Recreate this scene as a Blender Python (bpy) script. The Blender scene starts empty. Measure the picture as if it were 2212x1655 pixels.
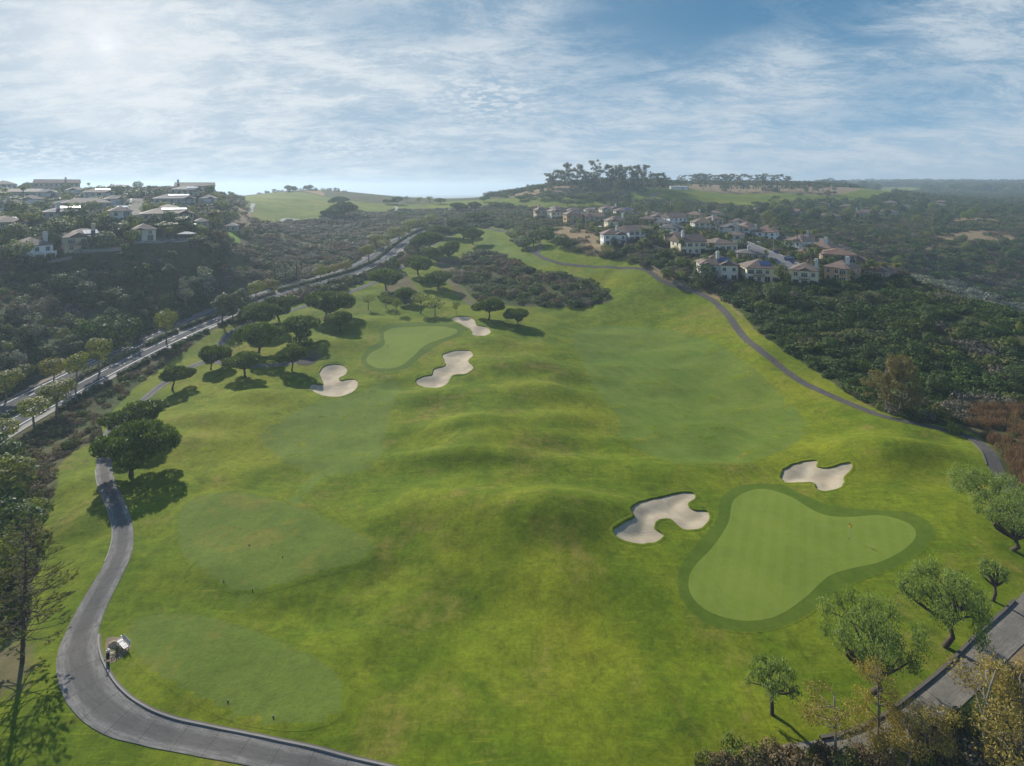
import bpy, bmesh, math, random
import numpy as np
from mathutils import Vector, Matrix
from mathutils.geometry import delaunay_2d_cdt

rng = np.random.default_rng(7)
random.seed(7)
scene = bpy.context.scene
COL = scene.collection

# ------------------------------------------------------------------ camera, sky, sun, exposure
CAM_H = 50.0                       # metres above the right hand green
FPX, U0, V0 = 1250.0, 1105.5, 405.0  # focal length and horizon of the 2211 x 1655 survey drawing
cam_d = bpy.data.cameras.new("camera")
cam_d.sensor_width = 36.0
cam_d.lens = 36.0 * FPX / 2211.0
cam_d.shift_y = -(827.5 - V0) / 2211.0
cam_d.clip_start = 0.5
cam_d.clip_end = 40000.0
cam = bpy.data.objects.new("camera", cam_d)
cam.location = (0, 0, CAM_H)
cam.rotation_euler = (math.radians(90), 0, 0)
COL.objects.link(cam)
scene.camera = cam

SUN_EL = math.radians(31)
SUN_AZ = math.radians(-35)         # from +Y towards +X
sun_dir = Vector((math.sin(SUN_AZ) * math.cos(SUN_EL), math.cos(SUN_AZ) * math.cos(SUN_EL), math.sin(SUN_EL)))
sl = bpy.data.lights.new("sun", 'SUN')
sl.energy = 5.0
sl.angle = math.radians(0.6)
sl.color = (1.0, 0.94, 0.84)
so = bpy.data.objects.new("sun", sl)
so.rotation_euler = (-sun_dir).to_track_quat('-Z', 'Y').to_euler()
so.location = (-60, 90, 160)
COL.objects.link(so)

vs = scene.view_settings
vs.view_transform = 'Standard'
vs.look = 'None'
vs.gamma = 1.0
vs.exposure = 0.30
vs.use_curve_mapping = False
cy = scene.cycles
cy.max_bounces = 5
cy.diffuse_bounces = 2
cy.glossy_bounces = 1
cy.transmission_bounces = 3
cy.transparent_max_bounces = 8
cy.volume_bounces = 0
cy.use_denoising = True
cy.use_adaptive_sampling = False
cy.sample_clamp_indirect = 4.0


class NG:
    """small helper for wiring shader nodes"""
    def __init__(self, nt):
        self.nt = nt
        self.L = nt.links
    def node(self, typ, **kw):
        n = self.nt.nodes.new(typ)
        for k, v in kw.items():
            setattr(n, k, v)
        return n
    def put(self, sock, v):
        if hasattr(v, 'links') or isinstance(v, bpy.types.NodeSocket):
            self.L.new(v, sock)
        elif isinstance(v, (tuple, list)) and sock.type == 'RGBA' and len(v) == 3:
            sock.default_value = (*v, 1)
        else:
            sock.default_value = v
    def m(self, op, a, b=None, c=None, clamp=False):
        n = self.node('ShaderNodeMath', operation=op, use_clamp=clamp)
        self.put(n.inputs[0], a)
        if b is not None: self.put(n.inputs[1], b)
        if c is not None: self.put(n.inputs[2], c)
        return n.outputs[0]
    def ss(self, x, lo, hi, a=0.0, b=1.0):
        n = self.node('ShaderNodeMapRange', interpolation_type='SMOOTHSTEP')
        self.put(n.inputs[0], x)
        for i, v in ((1, lo), (2, hi), (3, a), (4, b)): self.put(n.inputs[i], v)
        return n.outputs[0]
    def lin(self, x, lo, hi, a=0.0, b=1.0):
        n = self.node('ShaderNodeMapRange')
        self.put(n.inputs[0], x)
        for i, v in ((1, lo), (2, hi), (3, a), (4, b)): self.put(n.inputs[i], v)
        return n.outputs[0]
    def noise(self, vec, scale, detail=4, rough=0.55, dist=0.0, dim='3D'):
        n = self.node('ShaderNodeTexNoise', noise_dimensions=dim)
        if vec is not None: self.L.new(vec, n.inputs['Vector'])
        n.inputs['Scale'].default_value = scale
        n.inputs['Detail'].default_value = detail
        n.inputs['Roughness'].default_value = rough
        n.inputs['Distortion'].default_value = dist
        return n.outputs['Fac']
    def mapping(self, vec, scale=(1, 1, 1), rot=(0, 0, 0), loc=(0, 0, 0)):
        n = self.node('ShaderNodeMapping')
        self.L.new(vec, n.inputs[0])
        n.inputs['Scale'].default_value = scale
        n.inputs['Rotation'].default_value = rot
        n.inputs['Location'].default_value = loc
        return n.outputs[0]
    def mix(self, f, a, b, mode='MIX'):
        n = self.node('ShaderNodeMix', data_type='RGBA', blend_type=mode)
        self.put(n.inputs[0], f)
        self.put(n.inputs[6], a)
        self.put(n.inputs[7], b)
        return n.outputs[2]
    def comb(self, x, y, z):
        n = self.node('ShaderNodeCombineXYZ')
        for i, v in enumerate((x, y, z)): self.put(n.inputs[i], v)
        return n.outputs[0]
    def attr(self, name, out='Fac', typ='GEOMETRY'):
        return self.node('ShaderNodeAttribute', attribute_name=name, attribute_type=typ).outputs[out]


def build_world():
    w = bpy.data.worlds.new("World")
    scene.world = w
    w.use_nodes = True
    nt = w.node_tree
    nt.nodes.clear()
    g = NG(nt)
    out = g.node('ShaderNodeOutputWorld')
    bg = g.node('ShaderNodeBackground')
    bg.inputs[1].default_value = 0.1
    g.L.new(bg.outputs[0], out.inputs[0])
    sky = g.node('ShaderNodeTexSky', sky_type='NISHITA')
    sky.sun_disc = False
    sky.sun_elevation = SUN_EL
    sky.sun_rotation = SUN_AZ
    sky.altitude = 100
    sky.air_density = 1.0
    sky.dust_density = 1.2
    sky.ozone_density = 2.0
    d = g.node('ShaderNodeTexCoord').outputs['Generated']
    sep = g.node('ShaderNodeSeparateXYZ')
    g.L.new(d, sep.inputs[0])
    x, y, z = sep.outputs
    az = g.m('ARCTAN2', x, y)                       # radians, 0 = +Y
    el = g.m('ARCSINE', z)
    zz = g.m('ADD', g.m('MAXIMUM', z, 0.0), 0.24)
    P = g.comb(g.m('DIVIDE', x, zz), g.m('DIVIDE', y, zz), 0.0)
    # high thin cloud: soft sheets, drawn out wisps, a rippled bank
    warp = g.node('ShaderNodeTexNoise')
    g.L.new(P, warp.inputs['Vector'])
    warp.inputs['Scale'].default_value = 1.8
    warp.inputs['Detail'].default_value = 2
    Pw = g.node('ShaderNodeVectorMath', operation='MULTIPLY_ADD')
    g.L.new(warp.outputs['Color'], Pw.inputs[0])
    Pw.inputs[1].default_value = (0.25, 0.25, 0)
    g.L.new(P, Pw.inputs[2])
    Pw = Pw.outputs[0]
    soft = g.noise(Pw, 1.5, 6, 0.60)
    wisp = g.noise(g.mapping(Pw, (0.9, 1.5, 1), (0, 0, math.radians(-20))), 3.6, 12, 0.78, 0.25)
    wisp2 = g.noise(g.mapping(Pw, (0.8, 1.7, 1), (0, 0, math.radians(42)), (7, 3, 0)), 3.2, 12, 0.78, 0.3)
    rip = g.noise(g.mapping(P, (1.0, 1.25, 1), (0, 0, 0.5)), 19.0, 3, 0.55, 0.35)
    def bump(azd, eld, wa, we):                     # 1 at a direction, falling to 0
        a = g.m('DIVIDE', g.m('SUBTRACT', az, math.radians(azd)), math.radians(wa))
        e = g.m('DIVIDE', g.m('SUBTRACT', el, math.radians(eld)), math.radians(we))
        r = g.m('SQRT', g.m('ADD', g.m('MULTIPLY', a, a), g.m('MULTIPLY', e, e)))
        return g.ss(r, 1.0, 0.0)
    cov = 0.53
    for azd, eld, wa, we, s in ((-30, 10, 26, 9, 0.18), (-10, 11.0, 18, 5, 0.16), (0, 4, 70, 4.0, 0.08), (41, 13, 11, 10, 0.20), (25, 9, 9, 3.0, 0.24), (-5, 8, 12, 4, .10), (20, 4.5, 22, 3, .10),
                                (-40, 3.6, 14, 2.0, -0.26), (17, 15.5, 17, 6.5, -0.34), (31, 16, 8, 7, -0.20), (-11, 7.4, 8, 1.8, -0.18), (4, 19, 12, 6, -0.12),
                                (-12, 15.5, 12, 3, -0.14), (-9, 3.2, 10, 1.0, -0.14), (32, 5.2, 9, 1.3, -0.16), (44, 7, 6, 2, -0.12), (-22, 17, 12, 3, -.10)):
        cov = g.m('ADD', cov, g.m('MULTIPLY', bump(azd, eld, wa, we), s))
    cov = g.m('ADD', cov, g.ss(el, math.radians(20), math.radians(32), 0.0, -0.60))
    sheetd = g.ss(g.m('ADD', soft, g.m('SUBTRACT', cov, 0.50)), 0.36, 0.70)
    wis = g.ss(g.m('ADD', g.m('MULTIPLY', wisp, 0.55), g.m('MULTIPLY', wisp2, 0.45)), 0.42, 0.58)
    wis = g.m('MULTIPLY', wis, g.ss(cov, 0.18, 0.50))
    dens = g.m('ADD', g.m('MULTIPLY', sheetd, g.m('MULTIPLY_ADD', wis, 0.62, 0.30)), g.m('MULTIPLY', g.m('MULTIPLY', wis, 0.34), g.m('SUBTRACT', 1.0, sheetd)))
    rp = g.ss(rip, 0.44, 0.62)
    bank = g.m('MAXIMUM', bump(-2.5, 8.6, 9.5, 4.2), g.m('MAXIMUM', bump(-40, 2.6, 15, 2.2), g.m('MULTIPLY', bump(-15, 4, 14, 2), .6)))
    dens = g.m('ADD', g.m('MULTIPLY', dens, g.m('SUBTRACT', 1.0, g.m('MULTIPLY', bank, .55))), g.m('MULTIPLY', g.m('MULTIPLY', bank, rp), 0.62))
    dens = g.m('MINIMUM', dens, 0.93)
    cosS = g.node('ShaderNodeVectorMath', operation='DOT_PRODUCT')
    g.L.new(d, cosS.inputs[0])
    ge, ga = math.radians(11.2), math.radians(-35)   # the veiled sun shows through the cloud here
    cosS.inputs[1].default_value = (math.sin(ga) * math.cos(ge), math.cos(ga) * math.cos(ge), math.sin(ge))
    ang = g.m('ARCCOSINE', g.m('MINIMUM', cosS.outputs['Value'], 1.0))
    near = g.ss(ang, math.radians(62), math.radians(4))
    cloud = g.mix(near, (4.7, 5.4, 6.0), (6.4, 6.75, 7.0))
    clear = g.mix(g.ss(el, math.radians(1), math.radians(19)), (2.1, 3.6, 5.1), (0.50, 1.70, 3.15))
    clear = g.mix(near, clear, (2.9, 4.0, 5.1))
    clear = g.mix(g.ss(el, math.radians(5), math.radians(-1)), clear, (3.0, 4.1, 5.0))
    blue = g.mix(1.0, sky.outputs[0], (0.50, 0.80, 1.02), 'MULTIPLY')
    blue = g.mix(g.ss(el, math.radians(19), math.radians(40)), clear, blue)
    c = g.mix(dens, blue, cloud)
    glow = g.m('POWER', g.ss(ang, math.radians(15), 0.0), 2.2)
    core = g.m('POWER', g.ss(ang, math.radians(2.4), 0.0), 2.6)
    c = g.mix(g.m('MULTIPLY', glow, 0.60), c, (7.2, 7.4, 7.6))
    c = g.mix(g.m('MULTIPLY', core, 0.25), c, (10.5, 10.5, 10.3))
    g.L.new(c, bg.inputs[0])

build_world()

# ------------------------------------------------------------------ generic helpers
def tag(o, label=None, cat=None, group=None, kind=None):
    if label: o['label'] = label
    if cat: o['category'] = cat
    if group: o['group'] = group
    if kind: o['kind'] = kind
    return o

def link(o, parent=None):
    COL.objects.link(o)
    if parent is not None: o.parent = parent
    return o

def mesh_np(name, V, F, mat=None, smooth=False, attrs=None):
    """V (n,3); F (m,k) array or list of such arrays; attrs: name -> (n,) floats"""
    me = bpy.data.meshes.new(name)
    V = np.asarray(V, dtype=np.float32)
    Fs = F if isinstance(F, list) else [F]
    Fs = [np.asarray(f, dtype=np.int32) for f in Fs if len(f)]
    loops = np.concatenate([f.ravel() for f in Fs]) if Fs else np.zeros(0, np.int32)
    sizes = np.concatenate([np.full(len(f), f.shape[1], np.int32) for f in Fs]) if Fs else np.zeros(0, np.int32)
    starts = np.concatenate([[0], np.cumsum(sizes)[:-1]]).astype(np.int32) if len(sizes) else sizes
    me.vertices.add(len(V)); me.vertices.foreach_set('co', V.ravel())
    me.loops.add(len(loops)); me.loops.foreach_set('vertex_index', loops)
    me.polygons.add(len(sizes)); me.polygons.foreach_set('loop_start', starts)
    me.polygons.foreach_set('loop_total', sizes)
    if attrs:
        for k, a in attrs.items():
            at = me.attributes.new(k, 'FLOAT', 'POINT')
            at.data.foreach_set('value', np.asarray(a, dtype=np.float32))
    me.update(calc_edges=True)
    me.polygons.foreach_set('use_smooth', np.full(len(sizes), smooth))
    if mat is not None: me.materials.append(mat)
    return me

def obj_np(name, V, F, mat=None, parent=None, smooth=False, attrs=None):
    return link(bpy.data.objects.new(name, mesh_np(name, V, F, mat, smooth, attrs)), parent)

class MB:
    """collects boxes, tubes and plates into ONE mesh"""
    def __init__(self): self.V, self.F = [], []
    def add(self, vs_, fs_):
        n = len(self.V)
        self.V += [tuple(v) for v in vs_]
        self.F += [tuple(i + n for i in f) for f in fs_]
    def box(self, c, s, rz=0.0, rx=0.0, ry=0.0):
        M = Matrix.Translation(Vector(c)) @ Matrix.Rotation(rz, 4, 'Z') @ Matrix.Rotation(ry, 4, 'Y') @ Matrix.Rotation(rx, 4, 'X')
        h = [k / 2 for k in s]
        P = [M @ Vector((a * h[0], b * h[1], q * h[2])) for q in (-1, 1) for b in (-1, 1) for a in (-1, 1)]
        self.add(P, [(0, 2, 3, 1), (4, 5, 7, 6), (0, 1, 5, 4), (2, 6, 7, 3), (0, 4, 6, 2), (1, 3, 7, 5)])
    def bar(self, a, b, w, h=None):
        a, b = Vector(a), Vector(b)
        self.tube([a, b], [w / 2, (h or w) / 2], 4)
    def tube(self, pts, rad, n=6, cap=True):
        pts = [Vector(p) for p in pts]
        rings = []
        for i, p in enumerate(pts):
            t = (pts[min(i + 1, len(pts) - 1)] - pts[max(i - 1, 0)])
            t = t.normalized() if t.length > 1e-9 else Vector((0, 0, 1))
            a = t.cross(Vector((0.31, 0.95, 0.05)))
            if a.length < 1e-3: a = t.cross(Vector((1, 0, 0)))
            a.normalize(); b = t.cross(a)
            r = rad[i] if isinstance(rad, (list, tuple)) else rad
            rings.append([p + (a * math.cos(2 * math.pi * k / n) + b * math.sin(2 * math.pi * k / n)) * r for k in range(n)])
        vs_ = [v for r in rings for v in r]
        fs_ = []
        for i in range(len(pts) - 1):
            for k in range(n):
                fs_.append((i * n + k, i * n + (k + 1) % n, (i + 1) * n + (k + 1) % n, (i + 1) * n + k))
        if cap:
            fs_.append(tuple(range(n - 1, -1, -1)))
            fs_.append(tuple((len(pts) - 1) * n + k for k in range(n)))
        self.add(vs_, fs_)
    def mesh(self, name, mat=None, smooth=False):
        me = bpy.data.meshes.new(name)
        me.from_pydata(self.V, [], self.F)
        if mat is not None: me.materials.append(mat)
        if smooth: me.polygons.foreach_set('use_smooth', [True] * len(me.polygons))
        me.update()
        return me
    def build(self, name, mat=None, parent=None, smooth=False):
        return link(bpy.data.objects.new(name, self.mesh(name, mat, smooth)), parent)

def new_mat(name):
    m = bpy.data.materials.new(name)
    m.use_nodes = True
    nt = m.node_tree
    g = NG(nt)
    b = nt.nodes['Principled BSDF']
    b.inputs['Specular IOR Level'].default_value = 0.25
    return m, g, b

def plain(name, col, rough=0.7, var=0.12, scale=1.5, metal=0.0):
    """a surface with slight mottling and a little grain"""
    m, g, b = new_mat(name)
    p = g.node('ShaderNodeTexCoord').outputs['Object']
    n = g.m('ADD', g.m('MULTIPLY', g.noise(p, scale, 5, 0.6), 0.7), g.m('MULTIPLY', g.noise(p, scale * 9, 3, 0.6), 0.3))
    k = g.lin(n, 0.3, 0.7, 1 - var, 1 + var)
    hs = g.node('ShaderNodeHueSaturation')
    hs.inputs['Color'].default_value = (*col, 1)
    g.L.new(k, hs.inputs['Value'])
    g.L.new(hs.outputs[0], b.inputs['Base Color'])
    b.inputs['Roughness'].default_value = rough
    b.inputs['Metallic'].default_value = metal
    return m

# ------------------------------------------------------------------ terrain: surveyed points and a smooth surface through them
def S(u, v, z):                      # sight line (u,v) meeting height z
    return (u, FPX * (CAM_H - z) / (v - V0), z)
def D(u, v, Z):                      # sight line (u,v) at distance Z
    return (u, Z, CAM_H - (v - V0) / FPX * Z)
CP = [S(*p) for p in (
    (100, 1600, 0), (600, 1600, 0), (1100, 1640, 0), (1600, 1600, -.5), (2100, 1600, -1), (-300, 1500, 0), (2500, 1500, -2), (1100, 2400, -1), (100, 2400, -1), (2100, 2400, -3),
    (100, 1300, .5), (500, 1400, .3), (900, 1400, 0), (1250, 1400, -.5), (1700, 1250, .3), (2100, 1300, 0), (600, 1150, .5), (1000, 1150, .5), (1300, 1150, .5),
    (1900, 1150, .3), (2150, 1150, 1), (50, 1100, 0), (-200, 1100, -1), (250, 1000, 1.5), (700, 930, 0), (900, 900, .5), (1200, 900, 0), (1500, 930, -1.5), (1800, 950, 0),
    (2000, 950, 1.5), (2150, 1000, 2), (400, 840, 1.5), (650, 840, 1), (850, 770, 1.5), (1100, 800, 1), (1400, 800, -2), (1600, 850, -2), (1700, 790, 2),
    (1950, 910, 2.2), (500, 740, 3), (600, 700, 4), (750, 700, 3.5), (900, 680, 4), (1050, 700, 3.5), (1300, 700, 0), (1450, 700, 1.5), (1600, 700, 5),
    (1150, 660, 3), (1300, 650, 3.5), (1450, 640, 7), (1550, 640, 8.7), (950, 600, 8), (850, 620, 7), (900, 560, 12), (1100, 600, 7), (1050, 560, 11), (1250, 610, 7.5),
    (1050, 520, 17), (1150, 545, 15.5), (1300, 570, 14), (1410, 590, 13.5), (1000, 500, 19),
    (1736, 625, 12.5), (1600, 605, 13), (1510, 590, 14.5), (1900, 640, 12), (2050, 650, 11), (2211, 690, 10), (2400, 710, 8), (1900, 760, 5), (2100, 800, 4),
    (1800, 720, 6), (2000, 870, 1.5), (2200, 900, 1.5), (2250, 800, 5), (1700, 690, 7.5),
    (0, 907, .3), (85, 864, .6), (162, 821, 1), (216, 791, 1.6), (288, 757, 3), (359, 727, 4), (452, 689, 5.2), (530, 660, 6.2), (615, 623, 8.5), (710, 603, 10), (812, 564, 12.8),
    (838, 541, 15), (902, 500, 19.5), (-200, 1010, -.5), (-400, 1200, -1),
    (100, 650, 14), (300, 640, 12), (150, 740, 6), (300, 700, 7), (0, 760, 8), (0, 640, 17), (450, 600, 14), (520, 570, 16), (400, 560, 21), (300, 545, 26), (190, 540, 27),
    (350, 525, 28), (450, 510, 29), (490, 505, 28), (85, 565, 24), (-100, 600, 24), (-200, 760, 10), (60, 470, 35), (200, 470, 35), (500, 430, 42), (515, 465, 33), (-250, 450, 42),
    (560, 540, 17), (-350, 900, 2),
)] + [D(*p) for p in (
    (1495, 547, 267), (1340, 530, 295), (1700, 541, 300), (1200, 475, 415), (1300, 480, 400), (1430, 470, 430), (1600, 510, 340), (1870, 572, 245), (1900, 602, 222), (1800, 565, 262),
    (2150, 520, 430), (2000, 560, 360), (1900, 500, 450), (2100, 470, 560), (1870, 472, 550), (2100, 440, 800), (2000, 425, 1100), (2150, 410, 1600), (2100, 397, 2600),
    (2300, 397, 4000), (1850, 397, 2600), (2600, 397, 4000), (2500, 440, 800), (2500, 520, 450),
    (1600, 425, 700), (1500, 437, 600), (1650, 412, 700), (1500, 409, 680), (1300, 402, 630), (1200, 405, 620), (1150, 415, 640), (1050, 440, 600), (950, 440, 620),
    (1250, 445, 560), (1350, 465, 470), (1500, 455, 520), (1700, 460, 520), (1600, 480, 430), (1800, 440, 650), (1900, 420, 800), (1750, 400, 1000), (1450, 399, 900), (1850, 405, 1000),
    (1000, 429, 750), (640, 412, 700), (580, 420, 680), (720, 425, 640), (620, 470, 450), (700, 450, 520), (560, 480, 420), (790, 470, 480), (850, 455, 560), (870, 440, 620), (665, 408, 720),
    (780, 490, 430), (650, 520, 350), (900, 480, 470), (620, 600, 262), (720, 580, 285), (1050, 475, 450), (1000, 470, 470),
    (400, 440, 350), (130, 420, 430), (430, 415, 430), (0, 407, 450), (540, 440, 480), (295, 450, 330), (-300, 405, 500),
)] + [(1950, 300, -6), (2150, 265, -14), (2350, 240, -14), (2150, 320, -10), (2400, 320, -10), (2050, 250, 4), (1900, 330, 2), (200, 700, 38), (400, 800, 30), (650, 950, 28),
      (1300, 1000, 38), (900, 1100, 20), (700, 1300, 10), (1000, 1600, 8), (300, 3000, -30), (900, 3000, -30), (1400, 3000, 20), (600, 9000, -60), (1100, 9000, -60), (0, 9000, -60),
      (1500, 9000, 40), (2200, 9000, 80), (-600, 3000, -20), (-600, 700, 30), (2800, 3000, 66), (2800, 250, -6), (-600, 180, 22), (-600, 120, 4), (2800, 120, -1),
      (1105, 24, -1), (-1000, 24, -1), (3000, 24, -3), (-1000, 60, -1), (3000, 60, -3)]
CP = np.array(CP)
KLN = 3.2
def feat(t, ln): return np.stack([t * FPX / 300.0, ln * KLN], -1)
_A = feat((CP[:, 0] - U0) / FPX, np.log(CP[:, 1]))
_C2 = 0.45 ** 2
def _phi(a, b): return np.sqrt(((a[:, None, :] - b[None]) ** 2).sum(-1) + _C2)
_n = len(CP)
_K = np.zeros((_n + 3, _n + 3))
_K[:_n, :_n] = _phi(_A, _A) - np.eye(_n) * 0.02
_K[:_n, _n] = 1; _K[:_n, _n + 1:] = _A
_K[_n:, :_n] = _K[:_n, _n:].T
_W = np.linalg.solve(_K, np.concatenate([CP[:, 2], [0, 0, 0]]))

NT, NL = 820, 760
TT = np.linspace(-1.5, 1.5, NT)
LMIN, LMAX = math.log(20.0), math.log(9000.0)
# finer rows near and in the middle distance, coarser beyond
_q = np.linspace(0, 1, NL)
LL = LMIN + (LMAX - LMIN) * (0.72 * _q + 0.28 * _q ** 4)
def rbf(t, ln):
    sh = t.shape
    f = feat(t.ravel(), ln.ravel())
    out = np.empty(len(f))
    for i in range(0, len(f), 20000):
        q = f[i:i + 20000]
        out[i:i + 20000] = _phi(q, _A) @ _W[:_n] + _W[_n] + q @ _W[_n + 1:]
    return out.reshape(sh)
# coarse solve, then refined to the full grid (the surface is smooth)
_tc = np.linspace(-1.5, 1.5, 206); _lc = LL[::3] if (NL - 1) % 3 == 0 else np.append(LL[::3], LL[-1])
_zc = rbf(*np.meshgrid(_tc, _lc))
_zc = np.stack([np.interp(TT, _tc, r) for r in _zc])
ZG = np.stack([np.interp(LL, _lc, c) for c in _zc.T], 1)
TG, LG = np.meshgrid(TT, LL)
YG = np.exp(LG); XG = TG * YG
# level out piecewise-linear creases of the refinement
for _ in range(3):
    ZG[1:-1] = 0.25 * ZG[:-2] + 0.5 * ZG[1:-1] + 0.25 * ZG[2:]
    ZG[:, 1:-1] = 0.25 * ZG[:, :-2] + 0.5 * ZG[:, 1:-1] + 0.25 * ZG[:, 2:]

def hgt(x, y, G=None):
    """terrain height, bilinear on the terrain's own grid"""
    G = ZG if G is None else G
    x = np.asarray(x, float); y = np.maximum(np.asarray(y, float), 20.01)
    ti = np.clip((x / y + 1.5) / 3.0 * (NT - 1), 0, NT - 1.001)
    li = np.clip(np.interp(np.log(y), LL, np.arange(NL)), 0, NL - 1.001)
    a = ti.astype(int); b = li.astype(int); fa = ti - a; fb = li - b
    return (G[b, a] * (1 - fa) + G[b, a + 1] * fa) * (1 - fb) + (G[b + 1, a] * (1 - fa) + G[b + 1, a + 1] * fa) * fb

_ZS = np.exp(np.arange(math.log(22), math.log(8500), 0.006))
def hit(pts):
    """where sight lines (u,v) meet the ground: (n,3)"""
    P = np.atleast_2d(np.asarray(pts, float))
    t = (P[:, 0] - U0) / FPX; s = (P[:, 1] - V0) / FPX
    zz = CAM_H - s[:, None] * _ZS[None]
    below = zz <= hgt(t[:, None] * _ZS[None], np.broadcast_to(_ZS[None], zz.shape))
    below[:, -1] = True
    i = below.argmax(1)
    lo = _ZS[np.maximum(i - 1, 0)].copy(); hi = _ZS[i].copy()
    for _ in range(18):
        mid = (lo + hi) / 2
        b = (CAM_H - s * mid) <= hgt(t * mid, mid)
        hi = np.where(b, mid, hi); lo = np.where(b, lo, mid)
    return np.stack([t * hi, hi, hgt(t * hi, hi)], 1)
def hit1(u, v): return hit([(u, v)])[0]

def catmull(P, closed, step):
    P = np.asarray(P, float); n = len(P); out = []
    rngn = n if closed else n - 1
    for i in range(rngn):
        g = (lambda k: P[k % n]) if closed else (lambda k: P[min(max(k, 0), n - 1)])
        p0, p1, p2, p3 = g(i - 1), g(i), g(i + 1), g(i + 2)
        m = max(2, int(np.linalg.norm((p2 - p1)[:2]) / step))
        tt = (np.arange(m) / m)[:, None]
        out.append(0.5 * (2 * p1 + (p2 - p0) * tt + (2 * p0 - 5 * p1 + 4 * p2 - p3) * tt ** 2 + (3 * p1 - p0 - 3 * p2 + p3) * tt ** 3))
    if not closed: out.append(P[-1:])
    return np.concatenate(out)

def seg_dist(x, y, A, B, far=1e9):
    """distance to a chain of segments (right where it is under `far`) and the parameter of the nearest one"""
    far = float(far)
    o = np.argsort(y, kind='stable'); xs, ys = x[o], y[o]
    best = np.full(xs.shape, far * far); par = np.zeros(xs.shape)
    lo = np.searchsorted(ys, np.minimum(A[:, 1], B[:, 1]) - far); hi = np.searchsorted(ys, np.maximum(A[:, 1], B[:, 1]) + far)
    for i in range(len(A)):
        s = slice(lo[i], hi[i])
        if hi[i] <= lo[i]: continue
        X, Y = xs[s] - A[i, 0], ys[s] - A[i, 1]
        d = B[i] - A[i]; L2 = max(d @ d, 1e-12)
        k = np.minimum(np.maximum((X * d[0] + Y * d[1]) / L2, 0), 1)
        q = (X - k * d[0]) ** 2 + (Y - k * d[1]) ** 2
        w = q < best[s]
        best[s] = np.where(w, q, best[s]); par[s] = np.where(w, i + k, par[s])
    r1 = np.empty_like(best); r1[o] = np.sqrt(best)
    r2 = np.empty_like(par); r2[o] = par
    return r1, r2

def inside(x, y, P):
    P = np.asarray(P)[:, :2]
    o = np.argsort(y, kind='stable'); xs, ys = x[o], y[o]
    r = np.zeros(xs.shape, bool); Q = np.roll(P, -1, 0)
    lo = np.searchsorted(ys, np.minimum(P[:, 1], Q[:, 1])); hi = np.searchsorted(ys, np.maximum(P[:, 1], Q[:, 1]))
    for i in range(len(P)):
        if hi[i] <= lo[i]: continue
        s = slice(lo[i], hi[i])
        (x1, y1), (x2, y2) = P[i], Q[i]
        r[s] ^= xs[s] < (x2 - x1) * (ys[s] - y1) / (y2 - y1) + x1
    out = np.empty_like(r); out[o] = r
    return out

def sdist(x, y, P, far=8.0):
    """signed distance (inside positive), cut off at `far`"""
    P = np.asarray(P)[:, :2]
    x = np.asarray(x, float); y = np.asarray(y, float)
    out = np.full(x.shape, -float(far))
    b = (x > P[:, 0].min() - far) & (x < P[:, 0].max() + far) & (y > P[:, 1].min() - far) & (y < P[:, 1].max() + far)
    if b.any():
        xs, ys = x[b], y[b]
        d, _ = seg_dist(xs, ys, P, np.roll(P, -1, 0), far)
        out[b] = np.where(inside(xs, ys, P), d, -d)
    return out

def sstep(a, b, x):
    k = np.clip((x - a) / (b - a), 0, 1)
    return k * k * (3 - 2 * k)
# ------------------------------------------------------------------ swells and hollows of the golf course
for u, v, rx, ry, h in ((1030, 925, 12, 5, 1.7), (1100, 960, 10, 3.5, 1.2), (1075, 995, 13, 4, 1.5), (930, 985, 8, 3, .7), (1175, 1125, 13, 7, 1.5), (1230, 1140, 6, 4, .5), (1090, 1105, 7, 4, .6), (1010, 955, 6, 3, .5), (1150, 935, 7, 3, .6), (1060, 1040, 8, 3, .5), (950, 930, 6, 4, .5), (1180, 850, 12, 7, 1.6),
                        (1130, 795, 14, 8, 1.8), (1210, 905, 9, 5, 1.0), (1280, 1085, 8, 4, 1.0), (1000, 1080, 12, 4, .9), (880, 1120, 10, 4, .7), (1960, 985, 11, 4.5, 2.0),
                        (1850, 960, 8, 4, 1.0), (1400, 1025, 9, 4, .6), (480, 905, 9, 5, 1.2), (420, 955, 7, 4, 1.0), (560, 860, 9, 5, 1.0), (730, 745, 10, 7, 1.4), (800, 700, 12, 8, 1.2),
                        (1060, 740, 8, 6, 1.0), (180, 1130, 5, 4, .8), (150, 1050, 5, 4, .7), (950, 850, 9, 5, .9), (870, 830, 7, 5, -.6), (1290, 970, 8, 4, -.8), (1250, 830, 8, 8, -1.0),
                        (1480, 640, 12, 10, -1.2), (1340, 640, 12, 10, .8), (1560, 690, 9, 8, 1.0), (1660, 760, 8, 8, .8), (1570, 1010, 10, 3, .5), (700, 1330, 8, 3, -.35),
                        (1500, 1420, 10, 5, -.5), (1250, 1250, 9, 4, .5), (1000, 1300, 9, 5, -.4), (850, 1250, 7, 3, -.35), (620, 470, 30, 18, 2), (560, 455, 20, 15, -2),
                        (1500, 425, 40, 25, 2.5), (1650, 435, 35, 20, -2), (650, 435, 30, 15, 2)):
    c = hit1(u, v)
    k = ((XG - c[0]) / rx) ** 2 + ((YG - c[1]) / ry) ** 2
    ZG += h * (1.22 if abs(h) < 2.4 and v > 700 else 1.0) * np.exp(-np.minimum(k, 50)) * (k < 50)

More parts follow.
